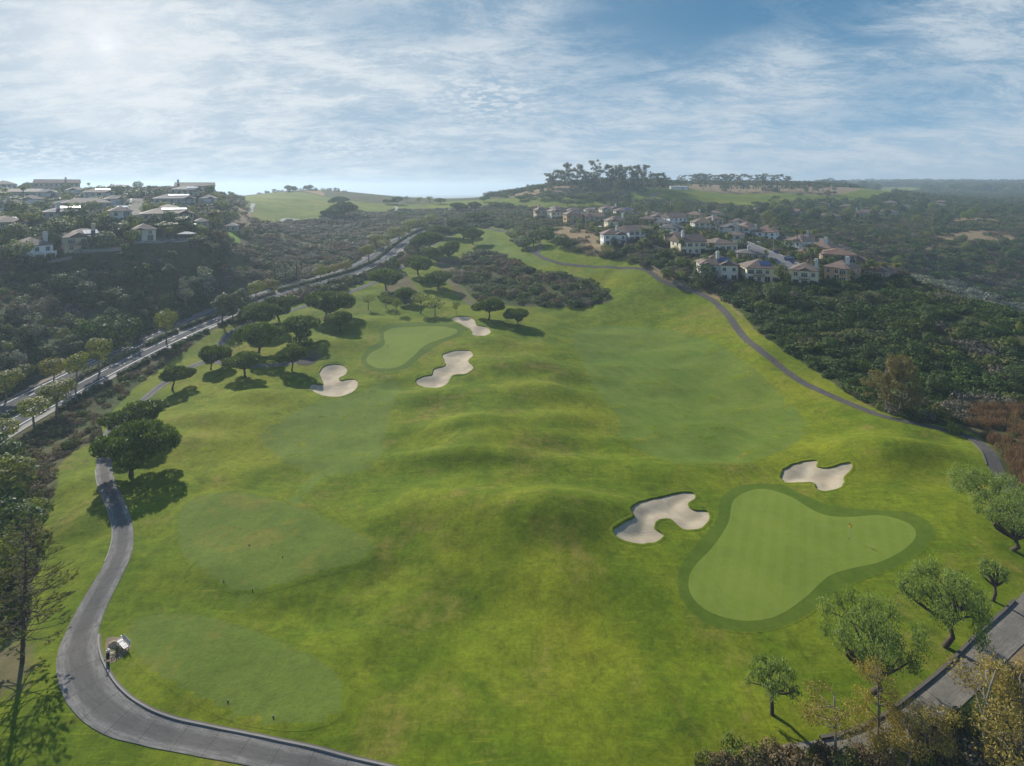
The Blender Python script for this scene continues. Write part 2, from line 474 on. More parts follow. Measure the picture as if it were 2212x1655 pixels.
# unevenness of the wild hillsides far and near, gentler on the course
def vnoise(x, y, s, seed):
    r = np.random.default_rng(seed); T = r.random((64, 64))
    a, b = x / s, y / s
    i, j = np.floor(a).astype(int), np.floor(b).astype(int)
    fa, fb = a - i, b - j
    fa, fb = fa * fa * (3 - 2 * fa), fb * fb * (3 - 2 * fb)
    g = lambda p, q: T[p % 64, q % 64]
    return (g(i, j) * (1 - fa) + g(i + 1, j) * fa) * (1 - fb) + (g(i, j + 1) * (1 - fa) + g(i + 1, j + 1) * fa) * fb

# ------------------------------------------------------------------ outlines on the ground
def world(pts):
    """points (u, v), or (u, v, Z) where a sight line grazes the ground"""
    r = hit([p[:2] for p in pts])[:, :2]
    for i, p in enumerate(pts):
        if len(p) == 3: r[i] = ((p[0] - U0) / FPX * p[2], p[2])
    return r
def outline(pts, step=0.5): return catmull(world(pts), True, step)

COURSE = outline([(-300, 1700), (-300, 1460), (20, 1380), (75, 1250), (95, 1110), (120, 1060), (121, 1015), (154, 981), (205, 948), (231, 902), (257, 874), (290, 838), (333, 807), (380, 774), (423, 745),
                  (480, 712), (540, 700), (600, 672), (650, 652), (740, 625), (800, 603), (850, 592), (885, 572), (910, 545), (935, 522), (965, 507), (1000, 496), (1040, 491), (1100, 497),
                  (1140, 516), (1165, 513), (1190, 522), (1250, 547), (1320, 559), (1375, 571), (1395, 578), (1440, 607), (1480, 621), (1540, 640), (1590, 668), (1625, 706), (1680, 748), (1740, 788),
                  (1790, 822), (1850, 862), (1900, 887), (1960, 906), (2040, 921), (2090, 931), (2135, 960), (2162, 1000), (2175, 1040), (2230, 1100), (2290, 1180), (2270, 1280), (2190, 1400),
                  (2100, 1490), (2000, 1570), (1900, 1618), (1700, 1640), (1520, 1660), (1450, 1720), (1300, 2300), (0, 2300)], 1.0)
SCRUB_ISLE = outline([(975, 605), (985, 572), (1030, 545), (1080, 548), (1110, 568), (1160, 588), (1200, 594), (1250, 600), (1290, 617), (1320, 638), (1315, 655), (1260, 660), (1180, 662), (1100, 660), (1040, 650), (1010, 632), (1000, 617)], 1.0)
FAR_GREENS = [outline(p, 4.0) for p in (
    [(525, 425), (580, 418), (625, 414), (660, 417), (705, 426), (750, 433), (800, 438), (860, 441), (915, 441), (992, 434), (1097, 428), (1160, 427), (1230, 428), (1297, 437), (1290, 449), (1210, 451),
     (1140, 447), (1096, 441), (1040, 444), (967, 449), (900, 451), (850, 450), (833, 459), (808, 462), (775, 455), (740, 452), (695, 459), (690, 470), (659, 476), (608, 480), (561, 481), (546, 470), (535, 452)],
    [(1363, 431), (1375, 412), (1450, 407), (1510, 410), (1560, 414), (1650, 416), (1750, 417), (1830, 413), (1900, 407), (1960, 405), (2000, 409), (1960, 418), (1900, 425), (1800, 432), (1700, 440), (1610, 447),
     (1540, 440), (1500, 436), (1430, 432)])]
BRIGHT_BANK = outline([(478, 488), (505, 495), (520, 525), (495, 516), (483, 505)], 1.0)
TAN = [outline(p, 1.5) for p in ([(2020, 512), (2070, 500), (2150, 498), (2190, 515), (2160, 530), (2100, 522), (2050, 520)], [(2040, 472), (2120, 470), (2158, 476), (2150, 482), (2060, 480)],
                                 [(1980, 560), (1990, 535), (2010, 530), (2005, 560)], [(1180, 496), (1210, 488), (1270, 498), (1300, 520), (1330, 545), (1290, 540), (1230, 520)],
                                 [(1395, 577), (1430, 588), (1480, 612), (1540, 632), (1580, 655), (1600, 690), (1570, 655), (1500, 628), (1440, 607)],
                                 [(2160, 1340), (2240, 1290), (2300, 1400), (2150, 1480)],
                                 [(1090, 0, 640), (1140, 0, 655), (1250, 0, 640), (1200, 0, 600), (1120, 0, 610)], [(1450, 0, 720), (1480, 0, 800), (1650, 0, 830), (1850, 0, 900), (1800, 0, 720), (1650, 0, 700), (1520, 0, 690)],
                                 [(270, 740), (330, 700), (360, 690), (380, 690), (340, 715), (290, 745)], [(500, 455), (530, 440), (545, 470), (530, 490), (505, 480)], [(655, 0, 700), (690, 0, 700), (700, 0, 640), (670, 0, 670)])]
PINE_DIRT = [outline(p, 1.0) for p in ([(835, 600), (870, 590), (900, 625), (890, 655), (850, 645), (830, 625)], [(940, 560), (985, 560), (1000, 585), (960, 590)], [(950, 590), (990, 615), (1030, 655), (1010, 655), (965, 610)],
                                       [(0, 1400), (60, 1400), (50, 1490), (-60, 1500)], [(615, 755), (680, 760), (690, 775), (640, 775)])]

# ------------------------------------------------------------------ the divided road
ROAD = catmull(world([(-420, 1200), (-200, 1010), (0, 907), (85, 864), (162, 821), (216, 791), (288, 757), (359, 727), (452, 689), (530, 655), (615, 623), (710, 602.6), (761, 587), (812, 564), (838, 541), (872, 516), (905, 499), (935, 489)]), False, 2.0)
def ksm(a, n):
    k = np.ones(2 * n + 1) / (2 * n + 1)
    return np.convolve(np.pad(a, n, mode='edge'), k, 'valid')
for _ in range(3): ROAD = np.stack([ksm(ROAD[:, 0], 7), ksm(ROAD[:, 1], 7)], 1)
_rz = ksm(hgt(ROAD[:, 0], ROAD[:, 1]), 10)
def level(line, z, r0, r1):
    """level the ground across a line out to r0, blending back by r1"""
    b = (XG > line[:, 0].min() - r1) & (XG < line[:, 0].max() + r1) & (YG > line[:, 1].min() - r1) & (YG < line[:, 1].max() + r1)
    d, p = seg_dist(XG[b], YG[b], line[:-1], line[1:], r1 + 1)
    zt = np.interp(p, np.arange(len(line)), z)
    ZG[b] = np.where(d < r1, zt + (ZG[b] - zt) * sstep(r0, r1, d), ZG[b])
level(ROAD, _rz, 9.5, 17)

STREETS = [catmull(world(p), False, 2.0) for p in ([(1590, 519), (1606, 526), (1640, 541), (1672, 554), (1695, 565), (1712, 579), (1720, 590)], [(300, 428), (300, 436), (297, 446), (291, 458), (284, 472)])]
for s in STREETS: level(s, ksm(hgt(s[:, 0], s[:, 1]), 5), 5, 9)

# ------------------------------------------------------------------ house plots: u, v of the foot of the front, width px, height px, depth m, turn deg, style
CREAM, WHITE, TANW, ORANGE, BROWN, GREY, YELL, PALE = (.76, .67, .47), (.84, .83, .79), (.58, .48, .34), (.60, .39, .20), (.38, .28, .20), (.46, .44, .41), (.70, .54, .24), (.72, .68, .58)
HOUSES = [
    # u, v, wpx, hpx, depth, turn, wall, kind, options, label
    (1737, 619, 58, 49, 10, -3, CREAM, 'gf', dict(chim=.95, balc=1), 'cream two storey house with central balcony on the ridge edge above the scrub'),
    (1806, 608, 58, 44, 11, -22, ORANGE, 'hip', dict(chim=.8, bay=1), 'orange walled house with a pale bay, right of the cream balcony house'),
    (1888, 602, 48, 28, 12, -20, BROWN, 'hip', dict(low=1), 'low brown roofed house at the far end of the ridge, half hidden by palms'),
    (1813, 573, 74, 27, 12, 8, BROWN, 'hip', dict(wing=1), 'brown two part house behind the orange walled house'),
    (1648, 611, 76, 48, 12, 14, CREAM, 'hip', dict(solar=1, balc=-1), 'cream house with blue solar panels and arched upper doors, left of the ridge street'),
    (1553, 606, 88, 56, 12, 10, PALE, 'gf', dict(chim=.5, solar=1), 'white sided house with big white chimney and dark solar panels, behind the round bushy tree'),
    (1625, 562, 70, 22, 10, 5, GREY, 'hip', dict(low=1, chim=.4), 'low grey roofed house tucked behind the two cream ridge houses'),
    (1712, 543, 50, 34, 11, -38, WHITE, 'gf', dict(), 'white house with brown roof beside the three tall palms'),
    (1764, 561, 66, 40, 12, -25, YELL, 'gf', dict(chim=.7, wing=1), 'yellow cream house with white chimneys right of the tall palms'),
    (1567, 545, 64, 30, 14, 30, CREAM, 'hip', dict(low=1), 'low house with broad brown roof at the head of the street'),
    (1648, 519, 54, 27, 11, -12, WHITE, 'gf', dict(chim=.1), 'white house with dark windows above the street bend'),
    (1497, 549, 66, 41, 11, 26, CREAM, 'gable', dict(chim=.2, wing=1), 'large cream house with brick chimney and gabled end above the leafy gully'),
    (1462, 530, 48, 26, 10, 10, TANW, 'hip', dict(), 'brown roofed house joined behind the large cream house'),
    (1328, 531, 56, 36, 10, 12, WHITE, 'gf', dict(chim=.65, balc=1), 'white house with black balcony and gabled front nearest the fairway'),
    (1376, 521, 44, 33, 12, 30, WHITE, 'gable', dict(), 'white gable ended house under a wide brown roof beside dark palms'),
    (1450, 510, 56, 21, 10, 0, WHITE, 'hip', dict(chim=.55), 'long white house with dark roof and one white chimney'),
    (1465, 487, 46, 26, 11, 28, WHITE, 'gable', dict(), 'bright white gabled house high in the row'),
    (1495, 477, 40, 18, 11, -20, YELL, 'hip', dict(chim=.85), 'yellow walled house behind the bright white gabled house'),
    (1523, 499, 52, 27, 11, 15, PALE, 'hip', dict(chim=.95), 'pale house with pyramid brown roof and white chimney'),
    (1571, 507, 46, 24, 10, -20, PALE, 'gf', dict(), 'pale grey house with two small gables among yellow palms'),
    (1334, 498, 48, 31, 11, 14, CREAM, 'gf', dict(chim=.85, balc=1), 'cream house with timber balcony and tall chimney above the white houses'),
    (1173, 474, 32, 29, 10, 16, TANW, 'hip', dict(chim=.25), 'tan end house of the upper row, farthest along the fairway'),
    (1209, 475, 44, 27, 11, 20, CREAM, 'gf', dict(), 'cream gabled house second in the upper row'),
    (1241, 484, 40, 30, 11, 14, ORANGE, 'hip', dict(balc=1), 'dark orange house with balcony in the upper row'),
    (1284, 483, 48, 23, 11, 14, TANW, 'gable', dict(chim=.2), 'tan gabled house in the upper row beside a cypress'),
    (1318, 463, 42, 18, 11, 16, CREAM, 'gf', dict(chim=.9), 'small cream gabled house behind the upper row'),
    (1353, 467, 52, 17, 12, 12, TANW, 'hip', dict(solar=1), 'wide roofed tan house with solar panel behind the upper row'),
    (1279, 461, 34, 12, 10, 10, CREAM, 'gf', dict(low=1), 'low cream house peeping out behind the upper row'),
    (1870, 475, 46, 22, 12, 4, YELL, 'hip', dict(chim=.06, cols=6, deep=1), 'yellow house with a long arcade of windows across the canyon'),
    (1911, 468, 40, 16, 12, -18, TANW, 'gf', dict(), 'tan gabled house right of the yellow arcade house'),
    (1787, 476, 58, 22, 12, 6, BROWN, 'hip', dict(low=1), 'brown house with white awning across the canyon'),
    (1721, 468, 34, 17, 10, 15, PALE, 'gf', dict(), 'pale gabled house among trees below the palm row'),
    (1922, 446, 28, 12, 10, 0, CREAM, 'hip', dict(), 'small cream house behind the yellow arcade house'),
    (1960, 457, 24, 14, 10, 25, GREY, 'gable', dict(), 'grey blue gabled house at the canyon rim'),
    (2035, 443, 26, 10, 10, 10, TANW, 'hip', dict(low=1), 'small tan house at the far right of the far estate'),
    (1690, 452, 26, 11, 10, 5, TANW, 'hip', dict(low=1), 'low tan house hidden below the golf slope'),
    (1345, 512, 38, 20, 9, 18, WHITE, 'gf', dict(low=1), 'small white gabled house behind the white house with black balcony'),
    (1428, 497, 36, 20, 9, -8, CREAM, 'hip', dict(), 'cream house behind the long white house with dark roof'),
    (1545, 487, 36, 20, 9, 12, TANW, 'hip', dict(), 'tan house above the pale pyramid roofed house'),
    (1590, 493, 34, 20, 9, -12, WHITE, 'gf', dict(), 'white gabled house at the back of the ridge estate'),
    (1620, 502, 32, 18, 9, 20, CREAM, 'hip', dict(), 'small cream house at the back of the ridge estate'),
    (1655, 508, 34, 18, 9, -16, ORANGE, 'hip', dict(), 'terracotta walled house at the back of the ridge estate'),
    (1425, 482, 34, 18, 9, 10, PALE, 'gf', dict(), 'pale gabled house left of the bright white gabled house'),
    (1396, 484, 34, 17, 9, -6, ORANGE, 'hip', dict(low=1), 'low terracotta house behind the bluish conifers, nearer the row'),
    (1242, 466, 34, 16, 9, 14, WHITE, 'hip', dict(), 'small white house peeping over the dark orange one'),
    (1204, 461, 30, 14, 9, 12, TANW, 'gf', dict(), 'small tan gabled house at the back left of the upper row'),
    (1540, 470, 34, 15, 9, -10, CREAM, 'gf', dict(low=1), 'cream low house at the upper edge of the ridge estate'),
    (1730, 528, 34, 20, 9, -24, CREAM, 'gf', dict(chim=.8), 'cream gabled house right behind the three tall palms'),
    (1770, 538, 32, 20, 9, -20, WHITE, 'gf', dict(), 'small white house above the yellow cream house'),
    (1392, 510, 50, 22, 11, 4, TANW, 'hip', dict(low=1), 'wide brown hipped roof between the white gabled house and the long white house'),
    (1585, 519, 34, 18, 10, -10, CREAM, 'hip', dict(low=1), 'small cream house with garage beside the street head'),
    (1412, 471, 34, 14, 10, 8, TANW, 'hip', dict(low=1), 'low tan house behind the bluish conifers'),
    (1606, 511, 26, 26, 9, -15, PALE, 'gf', dict(), 'narrow pale gabled house left of the white house above the street bend'),
    (1686, 527, 36, 17, 9, -30, BROWN, 'hip', dict(low=1), 'low brown roofed house behind the white house by the palms'),
    (1806, 553, 38, 22, 9, -20, ORANGE, 'hip', dict(), 'small dark orange house behind the yellow cream house'),
    (1830, 454, 34, 13, 10, 6, TANW, 'hip', dict(low=1), 'tan roofed house left of the yellow arcade house'),
    (1775, 449, 30, 12, 10, -6, PALE, 'gf', dict(low=1), 'pale small house deep in the wooded estate'),
    (1640, 459, 24, 11, 10, 12, BROWN, 'hip', dict(low=1), 'brown roof peeping from the trees below the palm row'),
    (2024, 450, 28, 12, 10, -8, CREAM, 'gf', dict(low=1), 'cream small house at the right of the wooded estate'),
    (1985, 441, 24, 10, 10, 6, WHITE, 'hip', dict(low=1), 'white small house near the far parking ground'),
    # the plateau on the other side of the road
    (70, 446, 44, 24, 9, 4, WHITE, 'gf', dict(), 'white gabled house right of the long white plateau house'),
    (100, 430, 40, 20, 9, -4, PALE, 'gf', dict(), 'pale gabled house above the shaded grey house'),
    (166, 424, 40, 20, 9, 6, WHITE, 'gf', dict(), 'white house above the long tan plateau house'),
    (250, 446, 40, 22, 9, 10, WHITE, 'gf', dict(balc=1), 'white house with balcony just left of the plateau street'),
    (262, 480, 44, 20, 9, 6, PALE, 'hip', dict(solar=2), 'pale house with a glaring roof among the plateau trees'),
    (448, 444, 36, 20, 9, -10, WHITE, 'gf', dict(), 'white house right of the grey panel roofed house'),
    (143, 457, 46, 20, 9, 4, TANW, 'hip', dict(), 'tan house squeezed behind the shaded grey house'),
    (360, 462, 44, 14, 9, -4, BROWN, 'hip', dict(low=1), 'low brown roof right of the plateau street'),
    (436, 504, 30, 26, 8, 2, GREY, 'hip', dict(), 'grey two storey house at the right of the pool terrace'),
    (226, 404, 30, 12, 9, 4, PALE, 'gf', dict(low=1), 'small pale house on the plateau skyline'),
    (318, 404, 34, 11, 9, -4, TANW, 'hip', dict(low=1), 'small dark roof on the skyline right of the plateau street'),
    (80, 564, 66, 50, 11, 20, WHITE, 'hip', dict(chim=.9, cols=2, arcade=1), 'white house with columned porch at the plateau edge'),
    (190, 541, 92, 46, 12, 12, TANW, 'gf', dict(chim=.68, solar=1, balc=1), 'tan house with bright roof panels beside the big round tree'),
    (26, 504, 56, 34, 12, 20, BROWN, 'gf', dict(solar=1), 'brown gabled house with a rooflight behind the columned white house'),
    (146, 480, 84, 27, 11, 6, GREY, 'hip', dict(solar=2, chim=.3), 'grey house in shade with a line of bright panels, above the big round tree'),
    (28, 463, 62, 33, 11, 8, WHITE, 'hip', dict(chim=.4, balc=1), 'long white house with arched balcony under fan palms'),
    (190, 458, 96, 30, 12, 5, TANW, 'hip', dict(wing=1), 'long tan house with hipped roofs left of the plateau street'),
    (214, 430, 62, 18, 10, 4, PALE, 'hip', dict(solar=2), 'pale house with a bright roof edge left of the plateau street top'),
    (52, 427, 70, 19, 11, 0, TANW, 'gable', dict(low=1), 'low house with two garden parasols behind the long white house'),
    (14, 412, 40, 21, 10, 10, PALE, 'hip', dict(), 'pale house at the hazy left skyline'),
    (122, 413, 88, 26, 11, -6, TANW, 'gable', dict(chim=.7, wing=1), 'large tan gabled house on the hazy skyline'),
    (258, 414, 52, 15, 10, 0, TANW, 'hip', dict(low=1), 'dark roofed house on the skyline left of the plateau street'),
    (378, 446, 90, 26, 12, 2, GREY, 'hip', dict(solar=2), 'grey house with one long bright panel right of the plateau street'),
    (405, 424, 72, 15, 12, 0, TANW, 'hip', dict(solar=1), 'house with grey tiled roof behind the long bright panel house'),
    (420, 418, 84, 24, 11, -4, PALE, 'gable', dict(chim=.05), 'pale house at the right end of the plateau skyline'),
    (363, 483, 110, 24, 12, 4, TANW, 'hip', dict(solar=2), 'long tan house behind the row of pool palms'),
    (312, 521, 48, 30, 10, 4, PALE, 'gf', dict(), 'pale garden house behind palms by the pool terrace'),
    (498, 500, 24, 14, 8, -10, GREY, 'hip', dict(low=1), 'small grey house beside the bright green bank'),
]
PADS = []
for (u, v, wp, hp, dm, turn, *_r) in HOUSES:
    f = hit1(u, v); Z = f[1]
    w = wp * Z / FPX * .88
    vd = np.array([f[0], f[1]]) / np.hypot(f[0], f[1])
    c = f[:2] + vd * (dm / 2)
    PADS.append((c[0], c[1], f[2], w, hp * Z / FPX))
for (cx, cyy, z, w, h) in PADS:
    r0 = max(w, 10) / 2 + 1.0
    level(np.array([[cx - .01, cyy], [cx + .01, cyy]]), np.array([z, z]), r0, r0 + 6)
# pool terrace
PT = hit1(348, 523)
level(np.array([[PT[0] - 9, PT[1] + 4], [PT[0] + 10, PT[1] + 6]]), np.array([PT[2], PT[2]]), 5, 9)

# small unevenness of the rough, none on the greens
_m = sstep(0, 7, sdist(XG, YG, COURSE, 9))
for u, v, r0 in ((1740, 1200, 27), (890, 750, 24)):
    c = hit1(u, v); _m *= sstep(r0 - 5, r0 + 5, np.hypot(XG - c[0], YG - c[1]))
ZG += _m * ((vnoise(XG + 500, YG, 11.0, 31) - .5) * .95 + (vnoise(XG + 500, YG + 90, 5.0, 32) - .5) * .42 + (vnoise(XG + 300, YG + 40, 2.2, 33) - .5) * .12)

TEES = [[(275, 1350), (330, 1325), (420, 1325), (520, 1350), (600, 1380), (690, 1420), (740, 1470), (755, 1520), (720, 1560), (640, 1580), (520, 1565), (400, 1510), (310, 1450), (272, 1400)],
        [(385, 1100), (430, 1070), (520, 1063), (620, 1085), (720, 1125), (800, 1165), (815, 1195), (780, 1225), (700, 1245), (600, 1275), (520, 1285), (450, 1260), (395, 1200), (378, 1145)]]
for p in TEES:                       # tees are low level tables
    o = outline(p, .5); sd = sdist(XG, YG, o, 5)
    zt = float(np.mean(hgt(o[:, 0], o[:, 1]))) + .28
    ZG += (zt - ZG) * .45 * sstep(-4.5, .6, sd) + .14 * sstep(-.9, .3, sd)

# ------------------------------------------------------------------ bunkers (sunk into the ground)
def R(x0, y0, k): return lambda L: [((x0 + x / k) * .8844, (y0 + y / k) * .8844) for x, y in L]
R7, R4 = R(1860, 860, 3.448), R(500, 640, 5.5175)
BUNKERS = [
    ('lobed sand bunker in front of the umbrella pines', [(690, 802), (703, 789), (735, 787), (750, 796), (747, 808), (733, 816), (737, 822), (752, 819), (768, 820), (773, 829), (767, 842), (745, 854), (715, 857), (685, 850), (668, 838), (674, 829), (698, 830), (692, 815)]),
    ('three lobed sand bunker at the lower side of the far green', [(956, 765), (985, 757), (1014, 757), (1022, 767), (1012, 779), (1022, 794), (1006, 807), (978, 811), (965, 829), (940, 838), (912, 835), (897, 822), (912, 813), (932, 809), (937, 797), (960, 789), (958, 776)]),
    ('narrow sand bunker behind the far green beneath the small trees', [(974, 688), (1003, 683), (1024, 690), (1030, 702), (1053, 707), (1060, 717), (1047, 725), (1022, 724), (1016, 712), (997, 701)]),
    ('large lobed sand bunker left of the near green', [(1363, 1096), (1400, 1078), (1460, 1065), (1494, 1063), (1502, 1074), (1486, 1089), (1500, 1101), (1528, 1104), (1531, 1122), (1512, 1141), (1476, 1143), (1448, 1122), (1422, 1123), (1413, 1138), (1433, 1156), (1412, 1171), (1375, 1174), (1337, 1162), (1323, 1145), (1340, 1130), (1368, 1115)]),
    ('three cornered sand bunker above the near green', R7([(155, 1045), (185, 985), (270, 938), (400, 910), (468, 918), (468, 962), (555, 970), (690, 932), (748, 930), (765, 962), (735, 1015), (692, 1055), (695, 1100), (640, 1150), (530, 1170), (462, 1150), (447, 1118), (420, 1096), (210, 1098), (168, 1072)])),
]
ZF = ZG.copy()                       # ground before the bunkers are dug
BUNK = []
for lab, p in BUNKERS:
    o = outline(p, 0.25)
    sd = sdist(XG, YG, o, 3.0)
    ZG -= 1.3 * sstep(-0.30, 0.5, sd)
    BUNK.append((lab, o))

# ------------------------------------------------------------------ ground materials
def grass_colour(g, P, kind):
    big = g.noise(P, 0.022, 4, 0.6)
    mid = g.noise(P, 0.11, 5, 0.62, 0.4)
    sml = g.noise(P, 0.6, 5, 0.65)
    fine = g.noise(P, 4.5, 4, 0.7)
    if kind == 'rough':
        c = g.mix(g.ss(mid, .36, .66), (.084, .130, .006), (.140, .178, .010))
        c = g.mix(g.m('MULTIPLY', g.ss(big, .45, .68), .75), c, (.195, .205, .012))
        dry = g.m('MULTIPLY', g.ss(g.noise(P, 0.075, 6, 0.68, 0.9), .50, .68), g.ss(sml, .3, .62))
        c = g.mix(g.m('MULTIPLY', dry, .68), c, (.200, .150, .040))
        dk = g.ss(g.noise(g.mapping(P, (1, 1, 1), (0, 0, 0), (31, 7, 0)), 0.19, 6, 0.72, 0.6), .56, .74)
        c = g.mix(g.m('MULTIPLY', dk, .75), c, (.036, .068, .005))
        strk = g.noise(g.mapping(P, (.22, 2.4, 1), (0, 0, math.radians(-12))), 1.0, 5, .65, .4)
        c = g.mix(g.m('MULTIPLY', g.ss(strk, .54, .74), .55), c, (.215, .235, .016))  # mowing streaks, brightened in the colour to read as sunlit bands
        strk = g.noise(g.mapping(P, (1.9, .16, 1), (0, 0, math.radians(14))), 1.0, 5, .65, .3)
        c = g.mix(g.m('MULTIPLY', g.ss(strk, .55, .72), .36), c, (.052, .092, .006))
        amp = .62
    elif kind == 'fair':
        c = g.mix(g.ss(mid, .35, .65), (.096, .148, .018), (.122, .168, .024))
        c = g.mix(g.m('MULTIPLY', g.ss(big, .45, .7), .4), c, (.150, .165, .020))
        amp = .34
    elif kind == 'tee':
        c = g.mix(g.ss(mid, .35, .65), (.102, .150, .019), (.126, .167, .024))
        dry = g.ss(g.noise(P, 0.16, 5, 0.62, 0.5), .52, .70)
        c = g.mix(g.m('MULTIPLY', dry, .6), c, (.190, .165, .026))
        amp = .40
    elif kind == 'collar':
        c = g.mix(g.ss(mid, .35, .65), (.068, .112, .010), (.092, .134, .014))
        amp = .30
    else:                            # putting surface
        c = g.mix(g.ss(mid, .35, .65), (.134, .186, .024), (.160, .208, .029))
        c = g.mix(g.m('MULTIPLY', g.ss(g.noise(P, 0.3, 4, .6), .55, .75), .35), c, (.165, .195, .046))
        amp = .14
    v = g.m('ADD', g.m('MULTIPLY', sml, .35), g.m('ADD', g.m('MULTIPLY', g.noise(P, 1.7, 5, .7, .5), .40), g.m('MULTIPLY', fine, .25)))
    hs = g.node('ShaderNodeHueSaturation')
    g.put(hs.inputs['Color'], c)
    g.put(hs.inputs['Value'], g.lin(v, .28, .72, 1 - amp, 1 + amp))
    hs.inputs['Saturation'].default_value = 1.0
    return hs.outputs[0], v

def bumpn(g, b, h, strength, dist):
    n = g.node('ShaderNodeBump')
    n.inputs['Strength'].default_value = strength
    n.inputs['Distance'].default_value = dist
    g.put(n.inputs['Height'], h)
    g.L.new(n.outputs[0], b.inputs['Normal'])

def grass_mat(name, kind, edge=None):
    m, g, b = new_mat(name)
    P = g.node('ShaderNodeTexCoord').outputs['Object']
    c, v = grass_colour(g, P, kind)
    if edge:
        c2, _ = grass_colour(g, P, 'rough')
        e = g.m('ADD', g.attr('edge'), g.m('MULTIPLY', g.m('SUBTRACT', g.noise(P, .5, 5, .7), .5), edge * 1.2))
        c = g.mix(g.ss(e, 0.0, edge), c2, c)
    if kind == 'green':              # mower passes
        w = g.m('SINE', g.m('MULTIPLY', g.m('ADD', g.node('ShaderNodeSeparateXYZ').outputs[0], 0), 1))
        s = g.node('ShaderNodeSeparateXYZ'); g.L.new(g.mapping(P, (1, 1, 1), (0, 0, math.radians(27))), s.inputs[0])
        st = g.ss(g.m('SINE', g.m('MULTIPLY', s.outputs[0], 3.4)), -.5, .5)
        c = g.mix(g.m('MULTIPLY', st, .14), c, (.20, .25, .060))
    if kind == 'fair':
        s = g.node('ShaderNodeSeparateXYZ'); g.L.new(g.mapping(P, (1, 1, 1), (0, 0, math.radians(-20))), s.inputs[0])
        st = g.ss(g.m('SINE', g.m('MULTIPLY', s.outputs[0], 1.5)), -.4, .4)
        c = g.mix(g.m('MULTIPLY', st, .16), c, (.15, .19, .03))
    g.L.new(c, b.inputs['Base Color'])
    b.inputs['Roughness'].default_value = .85
    b.inputs['Specular IOR Level'].default_value = .06
    bumpn(g, b, v, .75 if kind in ('rough', 'fair', 'tee') else .25, .22)
    return m

def ground_mat():
    m, g, b = new_mat('ground')
    P = g.node('ShaderNodeTexCoord').outputs['Object']
    gc, gv = grass_colour(g, P, 'rough')
    n1 = g.noise(P, .06, 6, .65, .5)
    n2 = g.noise(P, .5, 6, .7)
    wild = g.mix(g.ss(n1, .38, .62), (.045, .066, .016), (.095, .085, .036))
    wild = g.mix(g.m('MULTIPLY', g.ss(n2, .5, .72), .6), wild, (.17, .135, .085))
    tan = g.mix(g.ss(n2, .35, .65), (.30, .215, .12), (.20, .15, .08))
    dirt = g.mix(g.ss(n2, .35, .65), (.17, .125, .085), (.12, .10, .055))
    bright = g.mix(g.ss(n2, .35, .7), (.10, .19, .010), (.16, .25, .018))
    jit = g.m('MULTIPLY', g.m('SUBTRACT', g.noise(P, .35, 6, .75), .5), .9)
    mask = lambda a: g.ss(g.m('ADD', g.attr(a), jit), .35, .65)
    c = g.mix(mask('grass'), wild, gc)
    c = g.mix(g.m('MULTIPLY', mask('litter'), .8), c, dirt)
    c = g.mix(mask('bare'), c, tan)
    c = g.mix(mask('bank'), c, bright)
    g.L.new(c, b.inputs['Base Color'])
    b.inputs['Roughness'].default_value = .9
    b.inputs['Specular IOR Level'].default_value = .06
    bumpn(g, b, g.m('ADD', g.m('MULTIPLY', gv, .6), g.m('MULTIPLY', n2, .4)), .8, .25)
    return m

def ramp(d, w): return np.clip(d / (2 * w) + .5, 0, 1)
g_grass = np.zeros(XG.shape)
g_grass = np.maximum(g_grass, ramp(sdist(XG, YG, COURSE), 1.2) * (1 - ramp(sdist(XG, YG, SCRUB_ISLE), 1.2)))
for q in FAR_GREENS: g_grass = np.maximum(g_grass, ramp(sdist(XG, YG, q, 15), 5))
g_bare = np.zeros(XG.shape)
for q in TAN: g_bare = np.maximum(g_bare, ramp(sdist(XG, YG, q, 15), 2.5))
g_lit = np.zeros(XG.shape)
for q in PINE_DIRT: g_lit = np.maximum(g_lit, ramp(sdist(XG, YG, q, 8), 3))
g_bank = ramp(sdist(XG, YG, BRIGHT_BANK), 1)
_i = np.arange(NT * NL).reshape(NL, NT)
_F = np.stack([_i[:-1, :-1], _i[:-1, 1:], _i[1:, 1:], _i[1:, :-1]], -1).reshape(-1, 4)
GROUND = obj_np('ground', np.stack([XG, YG, ZG], -1).reshape(-1, 3), _F, ground_mat(), None, True,
                dict(grass=g_grass.ravel(), bare=g_bare.ravel(), litter=g_lit.ravel(), bank=g_bank.ravel()))
tag(GROUND, kind='structure')

def sheet(name, o, sp, mat, lift, zf, label=None, kind='structure', edge_far=6.0):
    """fill an outline with a sheet that follows the ground"""
    x0, y0 = o.min(0); x1, y1 = o.max(0)
    gx, gy = np.meshgrid(np.arange(x0, x1, sp), np.arange(y0, y1, sp))
    gx = gx + (np.arange(gx.shape[0]) % 2)[:, None] * sp / 2
    sd = sdist(gx, gy, o, 2.0)
    k = sd > sp * .45
    pts = np.concatenate([o, np.stack([gx[k], gy[k]], -1)])
    n = len(o)
    vs2, _e, fs, *_ = delaunay_2d_cdt([Vector(p) for p in pts], [(i, (i + 1) % n) for i in range(n)], [], 1, 1e-4)
    V2 = np.array([tuple(v) for v in vs2])
    d = np.maximum(sdist(V2[:, 0], V2[:, 1], o, edge_far), 0)
    z = zf(V2[:, 0], V2[:, 1], d) + lift
    ob = obj_np(name, np.column_stack([V2, z]), np.array([f for f in fs if len(f) == 3]), mat, None, True, dict(edge=d))
    return tag(ob, label, None, None, kind)
on_ground = lambda x, y, d: hgt(x, y)

